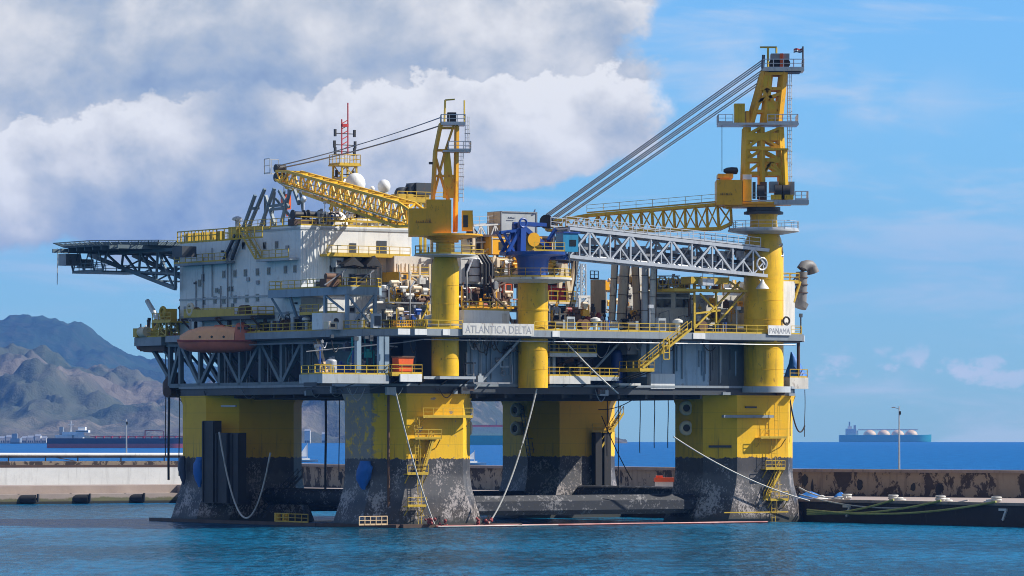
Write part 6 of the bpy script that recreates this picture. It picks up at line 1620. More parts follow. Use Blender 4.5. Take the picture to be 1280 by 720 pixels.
# white container high above the blue crane
b = 8.0
ct = thing('container', 'white shipping container with small dark marks perched behind the blue crane', 'container', (aw(645, b), b, rz(291, 12, b)))
a0, a1 = aw(619, b+2.6), aw(671, b); z0, z1 = rz(291, 13, b), rz(262, 13, b)
a0 = aw(626, b)
m = MB(LGR); m.box(a0, a1, b, b+3.2, z0, z1); m.part('body', ct)
m = MB(BGE); m.box(a0-.06, a0-.003, b+.1, b+3.1, z0+.1, z1-.1); m.bar((a0-.1, b+1.6, z0+.2), (a0-.1, b+1.6, z1-.2), .07); m.part('door', ct)
m = MB(STL)
for z in (z0+.08, z1-.08): m.bar((a0, b-.02, z), (a1, b-.02, z), .16)
for a in (a0+.05, a1-.05): m.bar((a, b-.02, z0), (a, b-.02, z1), .16)
m.part('frame', ct)
scribble(ct, (aw(635, b), b-.01, rz(270.5, 12, b)), (1, 0, 0), 9, .2, LETN, 1)
scribble(ct, (aw(632.5, b), b-.01, rz(273.6, 12, b)), (1, 0, 0), 14, .13, LETN, 2)
m = MB(LETN); a = aw(666, b); z = rz(266, a, b); m.loft([[(a-.3, b-.02, z-.35), (a-.1, b-.02, z-.35), (a-.1, b-.06, z-.35), (a-.3, b-.06, z-.35)], [(a-.05, b-.02, z-.1), (a+.3, b-.02, z-.2), (a+.3, b-.06, z-.2), (a-.05, b-.06, z-.1)], [(a+.3, b-.02, z+.5), (a+.4, b-.02, z+.5), (a+.4, b-.06, z+.5), (a+.3, b-.06, z+.5)]]); m.part('emblem', ct)

# tall steel-framed module behind the blue crane
b = 7.5
fm = thing('process_module', 'tall open steel module of yellow and cream columns behind the blue crane', 'module', (13, 11, ZM))
aL, aR = aw(592, b), aw(716, b)
levels = [ZM+.01, rz(383, 12, b), rz(352, 12, b), rz(322, 12, b), rz(292, 12, b)]
m = MB(TAN)
for a in (aL, aL+(aR-aL)*.33, aL+(aR-aL)*.66, aR):
    for bb_ in (b, b+5, b+10): m.bar((a, bb_, ZM), (a, bb_, levels[4]-.2), .32)
for i in range(3):
    x0 = aL+(aR-aL)*.33*i; x1 = x0+(aR-aL)*.33
    for k_ in range(1, 4):
        if (i+k_) % 2: m.bar((x0, b-.05, levels[k_]), (x1, b-.05, levels[k_+1]-.3), .18)
m.part('column_frame', fm)
m = MB(BRN)
for z in levels[1:]: m.box(aL-.4, aR+.3, b-.3, b+10.4, z-.3, z)
m.part('floor', fm)
m = MB(RAIL)
for z in levels[1:4]: m.rail([(aL-.3, b-.25, z), (aR+.2, b-.25, z)], r=.08)
m.part('railing', fm)
# contents of the module and the deck round it: (kind, px, py bottom, width px, height px, plane b, material)
grp = {}
def cab(px, py, w_, h_, b, d, mat, label, name='equipment_cabinet', cat='cabinet'):
    a = aw(px, b); z0 = max(ZM+.01, rz(py, a, b)); hh = h_*dep(a, b)/FPX; ww = w_*dep(a, b)/FPX/UX
    o = thing(name, label, cat, (a, b, z0))
    m = MB(mat); m.box(a-ww/2, a+ww/2, b, b+d, z0, z0+hh); m.part('casing', o)
    m = MB(BLK)
    k_ = max(1, int(ww/1.6))
    for i in range(k_): x = a-ww/2+(i+.5)*ww/k_; MB(BLK).box(x-.32, x+.32, b-.04, b-.003, z0+hh*.25, z0+hh*.7).part('louvre', o)
    m = MB(LGR); m.box(a-ww/2-.05, a+ww/2+.05, b-.06, b-.003, z0+hh*.86, z0+hh*.92); m.bar((a-ww/2+.1, b-.05, z0), (a-ww/2+.1, b-.05, z0+hh), .1); m.bar((a+ww/2-.1, b-.05, z0), (a+ww/2-.1, b-.05, z0+hh), .1); m.part('trim', o)
    return o
def tank(px, py, w_, h_, b, mat, label, name='vertical_tank', cat='tank', lean=0.0):
    a = aw(px, b); z0 = max(ZM+.01, rz(py, a, b)); hh = h_*dep(a, b)/FPX; r = w_*dep(a, b)/FPX/2
    o = thing(name, label, cat, (a, b+r, z0)); m = MB(mat)
    m.lathe((a, b+r, z0), [(r*.9, 0), (r, .05), (r, hh-.3*r), (r*.8, hh-.08*r), (.05, hh)], 20); m.part('shell', o)
    m = MB(BRN)
    for f in (.25, .6): m.ring((a, b+r, z0+hh*f), r, .06, 20)
    m.tube((a+r*.5, b+.02, z0), (a+r*.5, b+.02, z0+hh*.8), .09, n=6); m.part('pipe', o)
    return o
def barrel(px, py, w_, h_, b, mat, label, name='horizontal_vessel', cat='vessel'):
    a = aw(px, b); z0 = max(ZM+.3, rz(py, a, b)); L = w_*dep(a, b)/FPX/UX; r = h_*dep(a, b)/FPX/2
    o = thing(name, label, cat, (a, b+r, z0)); m = MB(mat)
    m.lathe((a-L/2, b+r, z0+r), [(.05, 0), (r*.75, .1), (r, .4), (r, L-.4), (r*.75, L-.1), (.05, L)], 18, 'x'); m.part('shell', o)
    m = MB(BRN)
    for e in (-.3, .3): m.cbox((a+L*e, b+r, z0-.05), (.3, r*1.8, .7))
    m.part('saddle', o); m = MB(STL); m.path([(a, b+r, z0+2*r-.1), (a, b+r, z0+2*r+.5), (a+.8, b+r, z0+2*r+.5)], .1, 6); m.part('pipe', o)
    return o
def pipes(name, label, segs, r, mat, cat='pipe'):
    segs = [[Vector(p) for p in s] for s in segs]; m = MB(mat)
    for s in segs: m.path(s, r, 8)
    return solo(m, name, label, cat, tuple(segs[0][0]))
cab(593, 355, 36, 36, 6.0, 6, WHT2, 'large pale grey cladded housing just right of the front crane pedestal', 'plant_housing', 'housing')
tank(597, 352, 17, 30, 5.2, TRPW, 'white ribbed cone-shaped silo right of the front crane pedestal')
cab(596, 378, 30, 20, 6.6, 3, BRN, 'dark brown machinery skid under the pale housing', 'machinery_skid', 'machinery')
m = MB(BLK)
for px in (606, 610, 614):
    a = aw(px, 4.5); m.path([(a, 4.5, ZM), (a, 4.5, rz(330, a, 4.5)), (a-.6, 4.9, rz(318, a, 4.5))], .22, 8)
solo(m, 'riser_pipes', 'bundle of black vertical risers between the pale housing and the blue crane', 'pipes', (aw(610, 4.5), 4.5, ZM))
cab(630, 345, 26, 22, 6.5, 3, TAN, 'cream cabinet beneath the slewing ring of the blue crane, left side')
cab(626, 318, 24, 22, 6.8, 3, YEL2, 'yellow cabinet on the upper floor of the open module')
cab(652, 316, 16, 20, 6.7, 3, TAN, 'cream cabinet on the upper floor of the open module behind the blue frame')
barrel(632, 352, 22, 8, 5.0, RAIL, 'yellow horizontal vessel left of the blue crane ring platform')
cab(628, 384, 20, 26, 6.0, 3, RST, 'rusty pump housing left of the yellow pedestal of the blue crane', 'pump_housing', 'pump')
o = cab(636, 366, 12, 14, 4.5, 1.5, SAF, 'orange valve panel just left of the yellow pedestal of the blue crane')
cab(701, 376, 26, 19, 5.8, 2.5, RED, 'bright red ribbed panel right of the blue crane pedestal', 'fire_skid', 'fire panel')
cab(700, 400, 28, 18, 5.5, 3, DGR, 'dark machinery unit below the red ribbed panel', 'machinery_skid', 'machinery')
cab(724, 402, 22, 12, 3.8, 3, BLU, 'low blue machinery unit on deck left of the beige block')
m = MB(TAN)
for x0, y0, x1, y1 in ((708, 398, 724, 305), (699, 360, 703, 330), (712, 372, 706, 330)): m.bar(fb(x0, y0, 4.0), fb(x1, y1, 4.0), .5)
solo(m, 'leaning_pipes', 'cream pipes leaning against the open module right of the blue crane', 'pipes', tuple(fb(708, 398, 4.0)))
m = MB(BLK); a = aw(719, 2.5); m.path([fb(720, 300, 2.5), fb(719, 350, 2.5), fb(712, 385, 2.5), fb(705, 408, 2.5)], .1, 6); solo(m, 'black_hose', 'black hose hanging from the grey boom down to the deck right of the blue crane', 'hose', tuple(fb(705, 408, 2.5)))
yl = thing('access_platform', 'yellow railed access platform beside the red ribbed panel', 'platform', (aw(704, 3.5), 3.5, ZM))
m = MB(TAN); a0, a1 = aw(686, 3.5), aw(720, 3.5); z = rz(377, a0, 3.5); m.box(a0, a1, 3.5, 6, z-.25, z); m.use(STL)
for a in (a0+.2, a1-.2): m.bar((a, 3.7, ZM), (a, 3.7, z-.25), .2)
m.bar(fb(697, 379, 3.7), fb(688, 405, 3.7), .22); m.part('deck', yl); m = MB(RAIL); m.rail([(a0, 3.55, z), (a1, 3.55, z)], r=.09, h=1.4); m.part('railing', yl)
# white lattice bridge seen through the gap
wb = thing('lattice_bridge', 'pale lattice walkway bridge between the front crane and the open module', 'bridge', (aw(600, 9), 9, rz(300, 9, 9)))
m = MB(TRPW); m.lattice(fb(588, 293, 9), fb(624, 291, 9), 1.6, 2.2, 1.6, 2.2, 4, .2, .14); m.part('truss', wb); m = MB(GAL); m.rail([fb(588, 282, 9), fb(622, 280, 9)], r=.06); m.part('railing', wb)
cab(598, 320, 12, 25, 8.5, 3, TAN, 'tall cream locker under the pale lattice bridge')
m = MB(DGR); a = aw(590, 9); m.lathe((a, 9, rz(300, a, 9)), [(.7, 0), (.8, .9), (.3, 1.6), (.12, 2.6), (.1, 3.4)], 12); m.tube((a, 9, ZM), (a, 9, rz(300, a, 9)), .25, n=8); solo(m, 'vent_cowl', 'dark vent cowl on a stub pipe right of the front crane cab', 'vent', (a, 9, ZM))
# white deckhouse behind the name sign
dh = thing('deck_store', 'low white deck store directly behind the long name board', 'cabin', (aw(607, -6), -6, ZM))
b = -6.0; m = MB(WHT); pbox(m, 580, 637, 388, 418, b, 6); m.part('wall', dh)
m = MB(RAIL); a0, a1 = aw(578, b), aw(639, b); z = rz(387.5, a0, b); m.rail([(a0, b+.05, z), (a1, b+.05, z)], r=.1, sp=1.1); m.part('roof_railing', dh)
m = MB(WHT2); pbox(m, 628, 634, 392, 406, b-.06, .057); m.part('door', dh)
# beige block and tall cylinders
bb_ = thing('beige_house', 'tall beige windowless house left of the leaning cylinders', 'building', (aw(748, 6), 6, ZM))
m = MB(BGE); pbox(m, 743, 757, 349.5, 409, 6, .9); m.part('wall', bb_); m = MB(BLK); pbox(m, 752, 756.8, 375, 391, 5.94, .057); m.part('opening', bb_); m = MB(DGR); a0, a1 = aw(739, 6), aw(749, 6); z = rz(349, a0, 6); m.rail([(a0, 6.2, z), (a1, 6.2, z)], r=.09, sp=.8); m.part('roof_railing', bb_)
def cyl(x0, y0, x1, y1, w_, b, mat, label, bands=3):
    P_, Q_ = fb(x0, y0, b), fb(x1, y1, b); P_.z = max(P_.z, ZM+.02); r = w_*dep(P_.x, b)/FPX/2
    o = thing('tall_cylinder', label, 'cylinder', tuple(P_), 'tall cylinders under the grey boom')
    m = MB(mat); m.tube(P_, Q_, r, r*.96, 20); m.part('barrel', o)
    m = MB(BRN); d = Q_-P_
    for i in range(bands): f = .2+.28*i; m.tube(P_+d*f, P_+d*(f+.008), r+.05, n=20)
    s_ = Vector((r*.7, -r*.75, 0)); m.tube(P_+s_, Q_+s_, .09, n=6); m.part('band', o)
    m = MB(STL); m.cbox((P_.x, P_.y, ZM+.25), (r*2.5, r*2.5, .5)); m.part('foot', o)
cyl(764, 407, 768, 330, 8, 3.5, TAN, 'slim cream cylinder, leftmost of the tall cylinders under the grey boom')
cyl(776, 409, 781, 326, 12, 4.5, TAN, 'thick cream cylinder, second of the tall cylinders under the grey boom')
cyl(797, 404, 793, 326, 9, 3.8, BGE, 'ochre-stained cylinder, third of the tall cylinders under the grey boom')
cyl(806, 404, 806, 326, 8, -2.6, LGR, 'grey cylinder, fourth of the tall cylinders under the grey boom')
cyl(815, 408, 817, 332, 8, -3.2, WHT2, 'off-white cylinder, rightmost of the tall cylinders under the grey boom')
m = MB(WHT2); a0 = aw(783, 8); pbox(m, 783, 812, 335, 410, 9, .8); solo(m, 'pale_bulkhead', 'pale blue-grey bulkhead wall behind the tall cylinders', 'wall', (a0, 9, ZM))
m = MB(WHT2); pbox(m, 762, 775, 404, 410, .5, 1.5); pbox(m, 764, 773, 401, 404, .6, 1.2); solo(m, 'deck_locker', 'small white locker at the foot of the slim cream cylinder', 'locker', (aw(768, .5), .5, ZM))
m = MB(BRN); m.loft([[(aw(x, 1), 1+y, ZM+z) for x, y in ((786-e, 0), (804+e, 0), (804+e, 2), (786-e, 2))] for z, e in ((.01, -2), (.8, 1.5))]); solo(m, 'steel_skip', 'small dark steel skip below the ochre-stained cylinder', 'skip', (aw(795, 1), 1, ZM))
tower2 = thing('lattice_tower', 'slim pale green lattice tower rising right of the black hose', 'tower', (aw(727, 22), 22, ZM))
m = MB(LGR); a = aw(727, 22); m.lattice((a, 22, ZM), (a, 22, rz(330, a, 22)), 1.0, 1.0, .8, .8, 8, .14, .08); m.part('frame', tower2)
m = MB(TRPW); b = 14; 
for p, q in (((722, 371), (737, 371)), ((722, 388), (737, 388)), ((736, 371), (736, 400)), ((722, 388), (735, 372)), ((724, 388), (724, 371))): m.bar(fb(*p, b), fb(*q, b), .35)
for px in (724, 736): m.bar((aw(px, b), b, ZM), (aw(px, b), b, rz(371, 20, b)), .3)
solo(m, 'pipe_gantry', 'white pipe gantry seen in the gap left of the beige house', 'gantry', (aw(730, b), b, ZM))
# right-hand white control house with windows
ch = thing('control_house', 'white control house with two wide dark windows under the grey boom', 'building', (aw(838, 2), 2, ZM))
b = -1.2; m = MB(WHT2); pbox(m, 815, 862.5, 364, 413, b, 2.4); m.part('wall', ch)
for x0, x1 in ((820.5, 838), (845, 860)):
    a0, a1 = aw(x0, b), aw(x1, b); z0, z1 = rz(384, a0, b), rz(367.5, a0, b); f = MB(LGR).box(a0-.12, a1+.12, b-.06, b-.003, z0-.12, z1+.12).part('window', ch)
    m = MB(GLS); zm = z0+(z1-z0)*.62; m.box(a0, a1, b-.1, b-.063, z0, zm); m.box(a0, a1, b-.1, b-.063, zm+.25, z1); m.part('pane', f)
m = MB(RAIL); a0, a1 = aw(812, b), aw(866, b); z = rz(363.5, a0, b); m.box(a0, a1, b-.6, b+2.6, z-.15, z); m.rail([(a0, b-.5, z), (a1, b-.5, z)], r=.1, sp=.9, h=1.6); m.part('roof_railing', ch)
for i, (px, py, w_, h_, b, mat, lb_) in enumerate(((830, 360, 16, 10, -.6, BRN, 'rusty fan unit on the control house roof, left of the pair'), (848, 358, 10, 8, -.6, YEL2, 'yellow winch box on the control house roof, right of the pair'), (858, 360, 10, 12, -.2, TRPW, 'white vent box behind the roof rail of the control house'))):
    cab(px, py, w_, h_, b, 2, mat, lb_, 'roof_unit', 'roof unit')
m = MB(LGR)
for px in (828, 844): a = aw(px, -1.6); m.ring((a, -1.6, rz(352, a, -1.6)), .75, .14, 6, 'y')
m.bar(fb(822, 345, -1.6), fb(850, 345, -1.6), .14); m.bar((aw(836, -1.6), -1.6, rz(363, 30, -1.6)), (aw(836, -1.6), -1.6, rz(345, 30, -1.6)), .14); solo(m, 'hose_hanger', 'two pale hexagonal hose hangers above the control house windows', 'hose rack', (aw(836, -1.6), -1.6, rz(363, 30, -1.6)))
ww_ = thing('blast_wall', 'big plain white wall between the control house and the tallest crane pedestal', 'wall', (aw(895, -1), -1, ZM))
b = -1.0; m = MB(WHT2); pbox(m, 864, 931, 369, 414, b, 12); m.part('panel', ww_)
m = MB(LGR); 
for px in (880, 897, 914): a = aw(px, b); m.box(a-.05, a+.05, b-.06, b-.003, ZM, rz(369, a, b)-.1)
m.part('stiffener', ww_)
ew = thing('end_house', 'narrow white house on the right end behind the big pedestal', 'building', (LA+HA-3, 2, ZM))
m = MB(WHT); a1 = LA+HA-.7; m.box(a1-5, a1, -4.5, 5, ZM, rz(352, a1, -4)); m.part('wall', ew)
m = MB(LGR)
for bq in (-4, -2.5, -1): m.bar((a1+.06, bq, ZM), (a1+.06, bq, rz(356, a1, -4)), .12)
m.part('pipe', ew)
m = MB(RAIL); z = rz(352, a1, -4); m.rail([(a1-4, -4.4, z), (a1+.8, -4.4, z), (a1+.8, 1, z)], r=.1); m.bar((a1-.1, -4.4, rz(378, a1, -4)), (a1+1.0, -4.4, z), .25); m.box(a1-.1, a1+.9, -4.5, 1, z-.25, z); m.part('roof_railing', ew)
dk = thing('exhaust_duct', 'big grey elbowed exhaust duct at the right end of the rig', 'exhaust', (a1+1.2, -2, rz(384, a1, -2)))
x_ = ra(1001, -2); P0 = lambda px, py: fb(px, py, -2)
m = MB(paint('weathered_duct_steel', (.21, .20, .19), .55, .5, .2, .4)); m.tube(P0(999, 384), P0(1001, 378), 1.0, 1.1, 16); m.tube(P0(1001, 378), P0(1002, 340), .78, .78, 16); m.path([P0(1002, 341), P0(1002.5, 336), P0(1005, 332.5), P0(1009, 331.5), P0(1013, 332), P0(1015, 334.5)], .72, 14); m.tube(P0(1014, 333), P0(1016.5, 341), .7, .85, 14); m.part('duct', dk)
m = MB(BRN)
for py in (347, 356, 366): m.ring(P0(1001.6, py), .85, .08, 16)
m.part('flange', dk)
m = MB(DGR); m.bar(P0(989, 372), P0(1001, 350), .2); m.bar(P0(990, 352), P0(1001, 340), .15); m.part('bracket', dk)
m = MB(BLK); m.ring(fb(983, 401, -9.5), .5, .13, 14, 'y'); m.bar(fb(983, 403, -9.5), fb(984, 411, -9.5), .2); solo(m, 'hose_reel', 'black hose reel on the rail just above the port board', 'hose reel', tuple(fb(984, 411, -9.5)))
m = MB(DGR); a = LE+1.0; m.tube((a, -3.6, ZM), (a, -3.6, ZM+2.6), .1, n=6); m.cbox((a, -3.6, ZM+2.7), (.35, .35, .5)); solo(m, 'navigation_light', 'dark navigation light on a thin post at the right corner of the deck', 'light', (a, -3.6, ZM))

# machinery in front of the white block, left of the front crane
cab(519, 352, 40, 12, 10.0, 4, YEL2, 'deep yellow lattice-fronted gantry box left of the front crane pedestal', 'gantry_box', 'machinery')
yg = thing('yellow_gantry', 'yellow and cream pipe gantry left of the front crane pedestal', 'gantry', (aw(525, 8), 8, ZM))
m = MB(TAN); a0, a1 = aw(512, 8), aw(537, 8)
for a in (a0, (a0+a1)/2, a1):
    for e in (8, 10.5): m.bar((a, e, ZM), (a, e, rz(330, a, 8)), .24)
for py in (345, 362, 380): z = rz(py, 9, 8); m.bar((a0, 8, z), (a1, 8, z), .22); m.bar((a0, 10.5, z), (a1, 10.5, z), .22)
m.bar((a0, 8, rz(380, 9, 8)), (a1, 8, rz(362, 9, 8)), .16); m.bar((a1, 8, rz(362, 9, 8)), (a0, 8, rz(345, 9, 8)), .16); m.part('frame', yg)
m = MB(RAIL); z = rz(345, 9, 8); m.rail([(a0, 7.95, z), (a1, 7.95, z)], r=.09); z = rz(380, 9, 8); m.rail([(a0-3, 7.95, z), (a1, 7.95, z)], r=.08); m.part('railing', yg)
m = MB(WHT2)
for py, r in ((352, .22), (357, .16), (368, .25), (374, .18)): z = rz(py, 9, 8.6); m.path([(a0-2, 8.6, z-.5), (a0, 8.6, z), (a1, 8.6, z), (a1+.5, 9.5, z+.4)], r, 8)
m.part('pipe', yg)
tank(482, 378, 10, 22, 8.5, WHT, 'white upright tank in front of the vent pipes of the white block')
barrel(500, 377, 18, 7, 8.0, TAN, 'cream horizontal vessel left of the yellow and cream gantry')
cab(463, 413, 26, 22, 5.0, 4, GRY, 'grey machinery cabin right of the white porthole cabin', 'machinery_cabin', 'cabin')
cab(488, 413, 24, 24, 6.5, 4, STL, 'light grey machinery cabin with a dark doorway behind the yellow deck rail', 'machinery_cabin', 'cabin')
m = MB(BRN); b = 4.5; m.loft([[fb(x, y, b+e) for x, y in ((497, 412), (527, 412), (522, 398), (508, 388), (497, 390))] for e in (0, 3)]); solo(m, 'covered_reel', 'dark sloping tarpaulin-covered reel left of the front crane pedestal foot', 'covered gear', tuple(fb(512, 412, b)))
m = MB(RAIL)
for p, q in (((520, 412), (536, 382)), ((527, 412), (537, 392)), ((534, 412), (534, 378)), ((522, 400), (536, 400))): m.bar(fb(*p, 2.5), fb(*q, 2.5), .18)
solo(m, 'yellow_brace', 'small yellow bracing frame beside the front crane pedestal foot', 'frame', tuple(fb(530, 412, 2.5)))
# yellow baskets standing along the front deck rail
for px, w_, b, mat, lb_ in ((505, 22, -6.6, YEL2, 'deep yellow tool basket at the deck edge above the white pads'), (524, 18, -6.6, YEL, 'brighter yellow tool basket between the other basket and the front pedestal'), (396, 10, -6, RAIL, 'small yellow basket at the deck corner left of the porthole cabin')):
    if px < 430: b = 2; a = -8.0
    a = aw(px, b) if px > 430 else -7.8
    bq = b if px > 430 else rb(px, a)
    o = thing('tool_basket', lb_, 'basket', (a, bq, ZM), 'yellow tool baskets'); ww = w_*.1
    m = MB(mat); m.box(a-ww/2, a+ww/2, bq, bq+1.2, ZM+.12, ZM+.3); m.rail([(a-ww/2, bq, ZM+.2), (a+ww/2, bq, ZM+.2), (a+ww/2, bq+1.2, ZM+.2), (a-ww/2, bq+1.2, ZM+.2)], True, .9, .35, .07); m.part('basket_frame', o)
    m = MB(STL); m.box(a-ww*.4, a+ww*.35, bq+.2, bq+1.0, ZM+.31, ZM+.75); m.part('contents', o)
# orange box on the lower platform at the front corner
a = aw(507, -8.3); z = rz(467, a, -8.3)
o = thing('orange_bin', 'bright orange bin on the small white-fronted platform below the deck edge', 'bin', (a, -8, z))
m = MB(SAF); m.loft([[(a-w_, -8.4, z+h_), (a+w_, -8.4, z+h_), (a+w_, -6.9, z+h_), (a-w_, -6.9, z+h_)] for w_, h_ in ((.95, .02), (1.12, 2.0))]); m.part('body', o)
m = MB(RST); m.cbox((a, -7.65, z+2.1), (2.4, 1.7, .2)); m.bar((a-1.14, -8.45, z+1.0), (a+1.14, -8.45, z+1.0), .12); m.part('lid', o)
# things on the lower left platform
m = MB(GAL); a = aw(414, -5); m.tube((a, -5, rz(468, a, -5)), (a, -5, rz(452, a, -5)), .7, n=14); m.ball((a, -5, rz(452, a, -5)), .7, 12, .5); solo(m, 'galvanised_tank', 'small galvanised tank on the lower platform at the left of the front corner', 'tank', (a, -5, rz(468, a, -5)))
m = MB(BGE)
for p, q in (((393, 428), (405, 468)), ((397, 424), (409, 466))): m.bar(fa(*p, -8.2), fb(*q, -7.2), .3)
m.use(RAIL); a = aw(402, -6); z = rz(478, a, -6); m.rail([(a-1.3, -6.5, z), (a+.6, -7.2, z)], h=2.2, r=.1, sp=.7); m.use(DGR).box(a-1.5, a+.7, -7.3, -4.2, z-.5, z); solo(m, 'corner_stair', 'rusty yellow stair tower at the front left corner below deck', 'stair', (a, -6, z))
m = MB(TEAL)
for i in range(5): a = aw(432+i*8, -1.0); m.path([(a, -1.6, ZL), (a, -1.6, ZL+3+i*.3), (a+.6, -1.6, ZL+4), (a+.6, -1.6, ZM0)], .11, 6)
m.use(STL)
for i in range(4): a = aw(436+i*9, -1.6); m.cbox((a, -2.0, ZL+1.2), (.7, .6, 1.8))
solo(m, 'ballast_piping', 'grey and green ballast pipes in the dark recess behind the corner posts', 'pipes', (aw(450, -1), -1, ZL))
rn = random.Random(21); m = MB(BRN)
for i in range(16): a = aw(rn.uniform(690, 738), -4); z = ZL+.1+rn.choice((0, 0, 2.7)); m.cbox((a, -3.5+rn.uniform(-1, .6), z+.5), (rn.uniform(.4, 1.2), .8, rn.uniform(.6, 1.3)))
m.use(STL)
for i in range(8): z = ZL+.8+i*.6; m.path([(aw(690, -2.6), -2.6, z), (aw(736, -2.6), -2.6, z+.2)], .08, 6)
solo(m, 'valve_manifold', 'rusty valve manifold and pipe rack in the recess right of the blue crane pedestal', 'manifold', (aw(714, -3.5), -3.5, ZL))

# more machinery, seen in the crowd behind the deck rails
for px, py, w_, h_, b, d, mat, lb_ in (
  (424, 334, 10, 12, 13.2, 1, LGR, 'grey switch cabinet hung beside the small window under the yellow walkway'),
  (486, 400, 8, 14, 5.6, 1, DGR, 'narrow dark cabinet between the two grey machinery cabins'),
  (499, 368, 12, 9, 7.4, 1, YEL2, 'small deep yellow box under the cream horizontal vessel'),
  (580, 376, 10, 12, 5.9, 1, RST, 'rusty box just right of the front pedestal below the pale housing'),
  (614, 372, 9, 14, 5.0, 1, STL, 'steel grey box at the foot of the black risers'),
  (648, 330, 10, 9, 6.4, 1, RST, 'rusty box under the blue slewing ring, left of its column'),
  (691, 340, 12, 14, 6.6, 1, BGE, 'beige box right of the blue slewing column, above the red panel'),
  (709, 352, 10, 12, 6.6, 1, BRN, 'brown box right of the blue slewing column beside the beige box'),
  (684, 312, 12, 12, 8.0, 1, SAF, 'orange machinery box behind the blue cab'),
  (735, 404, 10, 8, 3.0, 1, RST, 'low rusty box left of the beige house foot'),
  (748, 406, 12, 12, 2.4, 1, YEL2, 'deep yellow pump in front of the beige house'),
  (786, 398, 9, 16, 5.2, 1, BRN, 'brown box between the thick cream and ochre cylinders'),
  (870, 404, 8, 12, -1.9, .6, GRY, 'grey panel box on the plain white wall by the control house'),
  (905, 392, 9, 7, -1.7, .5, STL, 'small steel box high on the plain white wall'),
  (440, 392, 9, 10, 1.6, .8, STL, 'steel box standing on the porthole cabin roof'),
  (416, 414, 12, 9, -2.6, 1, TAN, 'cream chest on deck in front of the porthole cabin'),
  (473, 414, 14, 9, -3.4, 1, RST, 'rusty chest on deck in front of the grey machinery cabins')):
    cab(px, py, w_, h_, b, d, mat, lb_, 'equipment_box', 'box')
for i, (pts, r, mat, lb_) in enumerate((
  ([(457, 410, 3), (457, 385, 3), (470, 378, 3), (478, 378, 5)], .14, WHT2, 'white pipe rising right of the lookout platform'),
  ([(512, 410, 1), (513, 360, 1), (518, 352, 3)], .12, STL, 'thin grey standpipe left of the front pedestal'),
  ([(583, 385, 2), (584, 340, 2), (590, 325, 4)], .13, STL, 'thin grey standpipe right of the front pedestal'),
  ([(620, 384, 3), (622, 358, 3), (636, 352, 3), (636, 330, 5)], .16, RST, 'rusty pipe climbing to the blue slewing ring'),
  ([(640, 404, 1), (632, 384, 1), (618, 372, 2), (612, 345, 3)], .18, BRN, 'brown flexible riser curving behind the name board'),
  ([(704, 404, 1), (716, 380, 1), (722, 402, 0)], .12, BLK, 'black hose arched over the deck right of the blue crane pedestal'),
  ([(750, 404, 0), (738, 392, 0), (730, 404, 0)], .12, RST, 'rusty hose arched on deck in front of the beige house'),
  ([(822, 408, -2.4), (824, 392, -2.4), (836, 388, -2.4), (838, 408, -2.4)], .08, STL, 'bent grey pipe on the left half of the control house wall'),
  ([(846, 408, -2.4), (848, 396, -2.4), (856, 394, -2.4), (858, 408, -2.4)], .08, STL, 'bent grey pipe on the right half of the control house wall'))):
    pipes('deck_pipe', lb_, [[fb(*q) for q in pts]], r, mat)

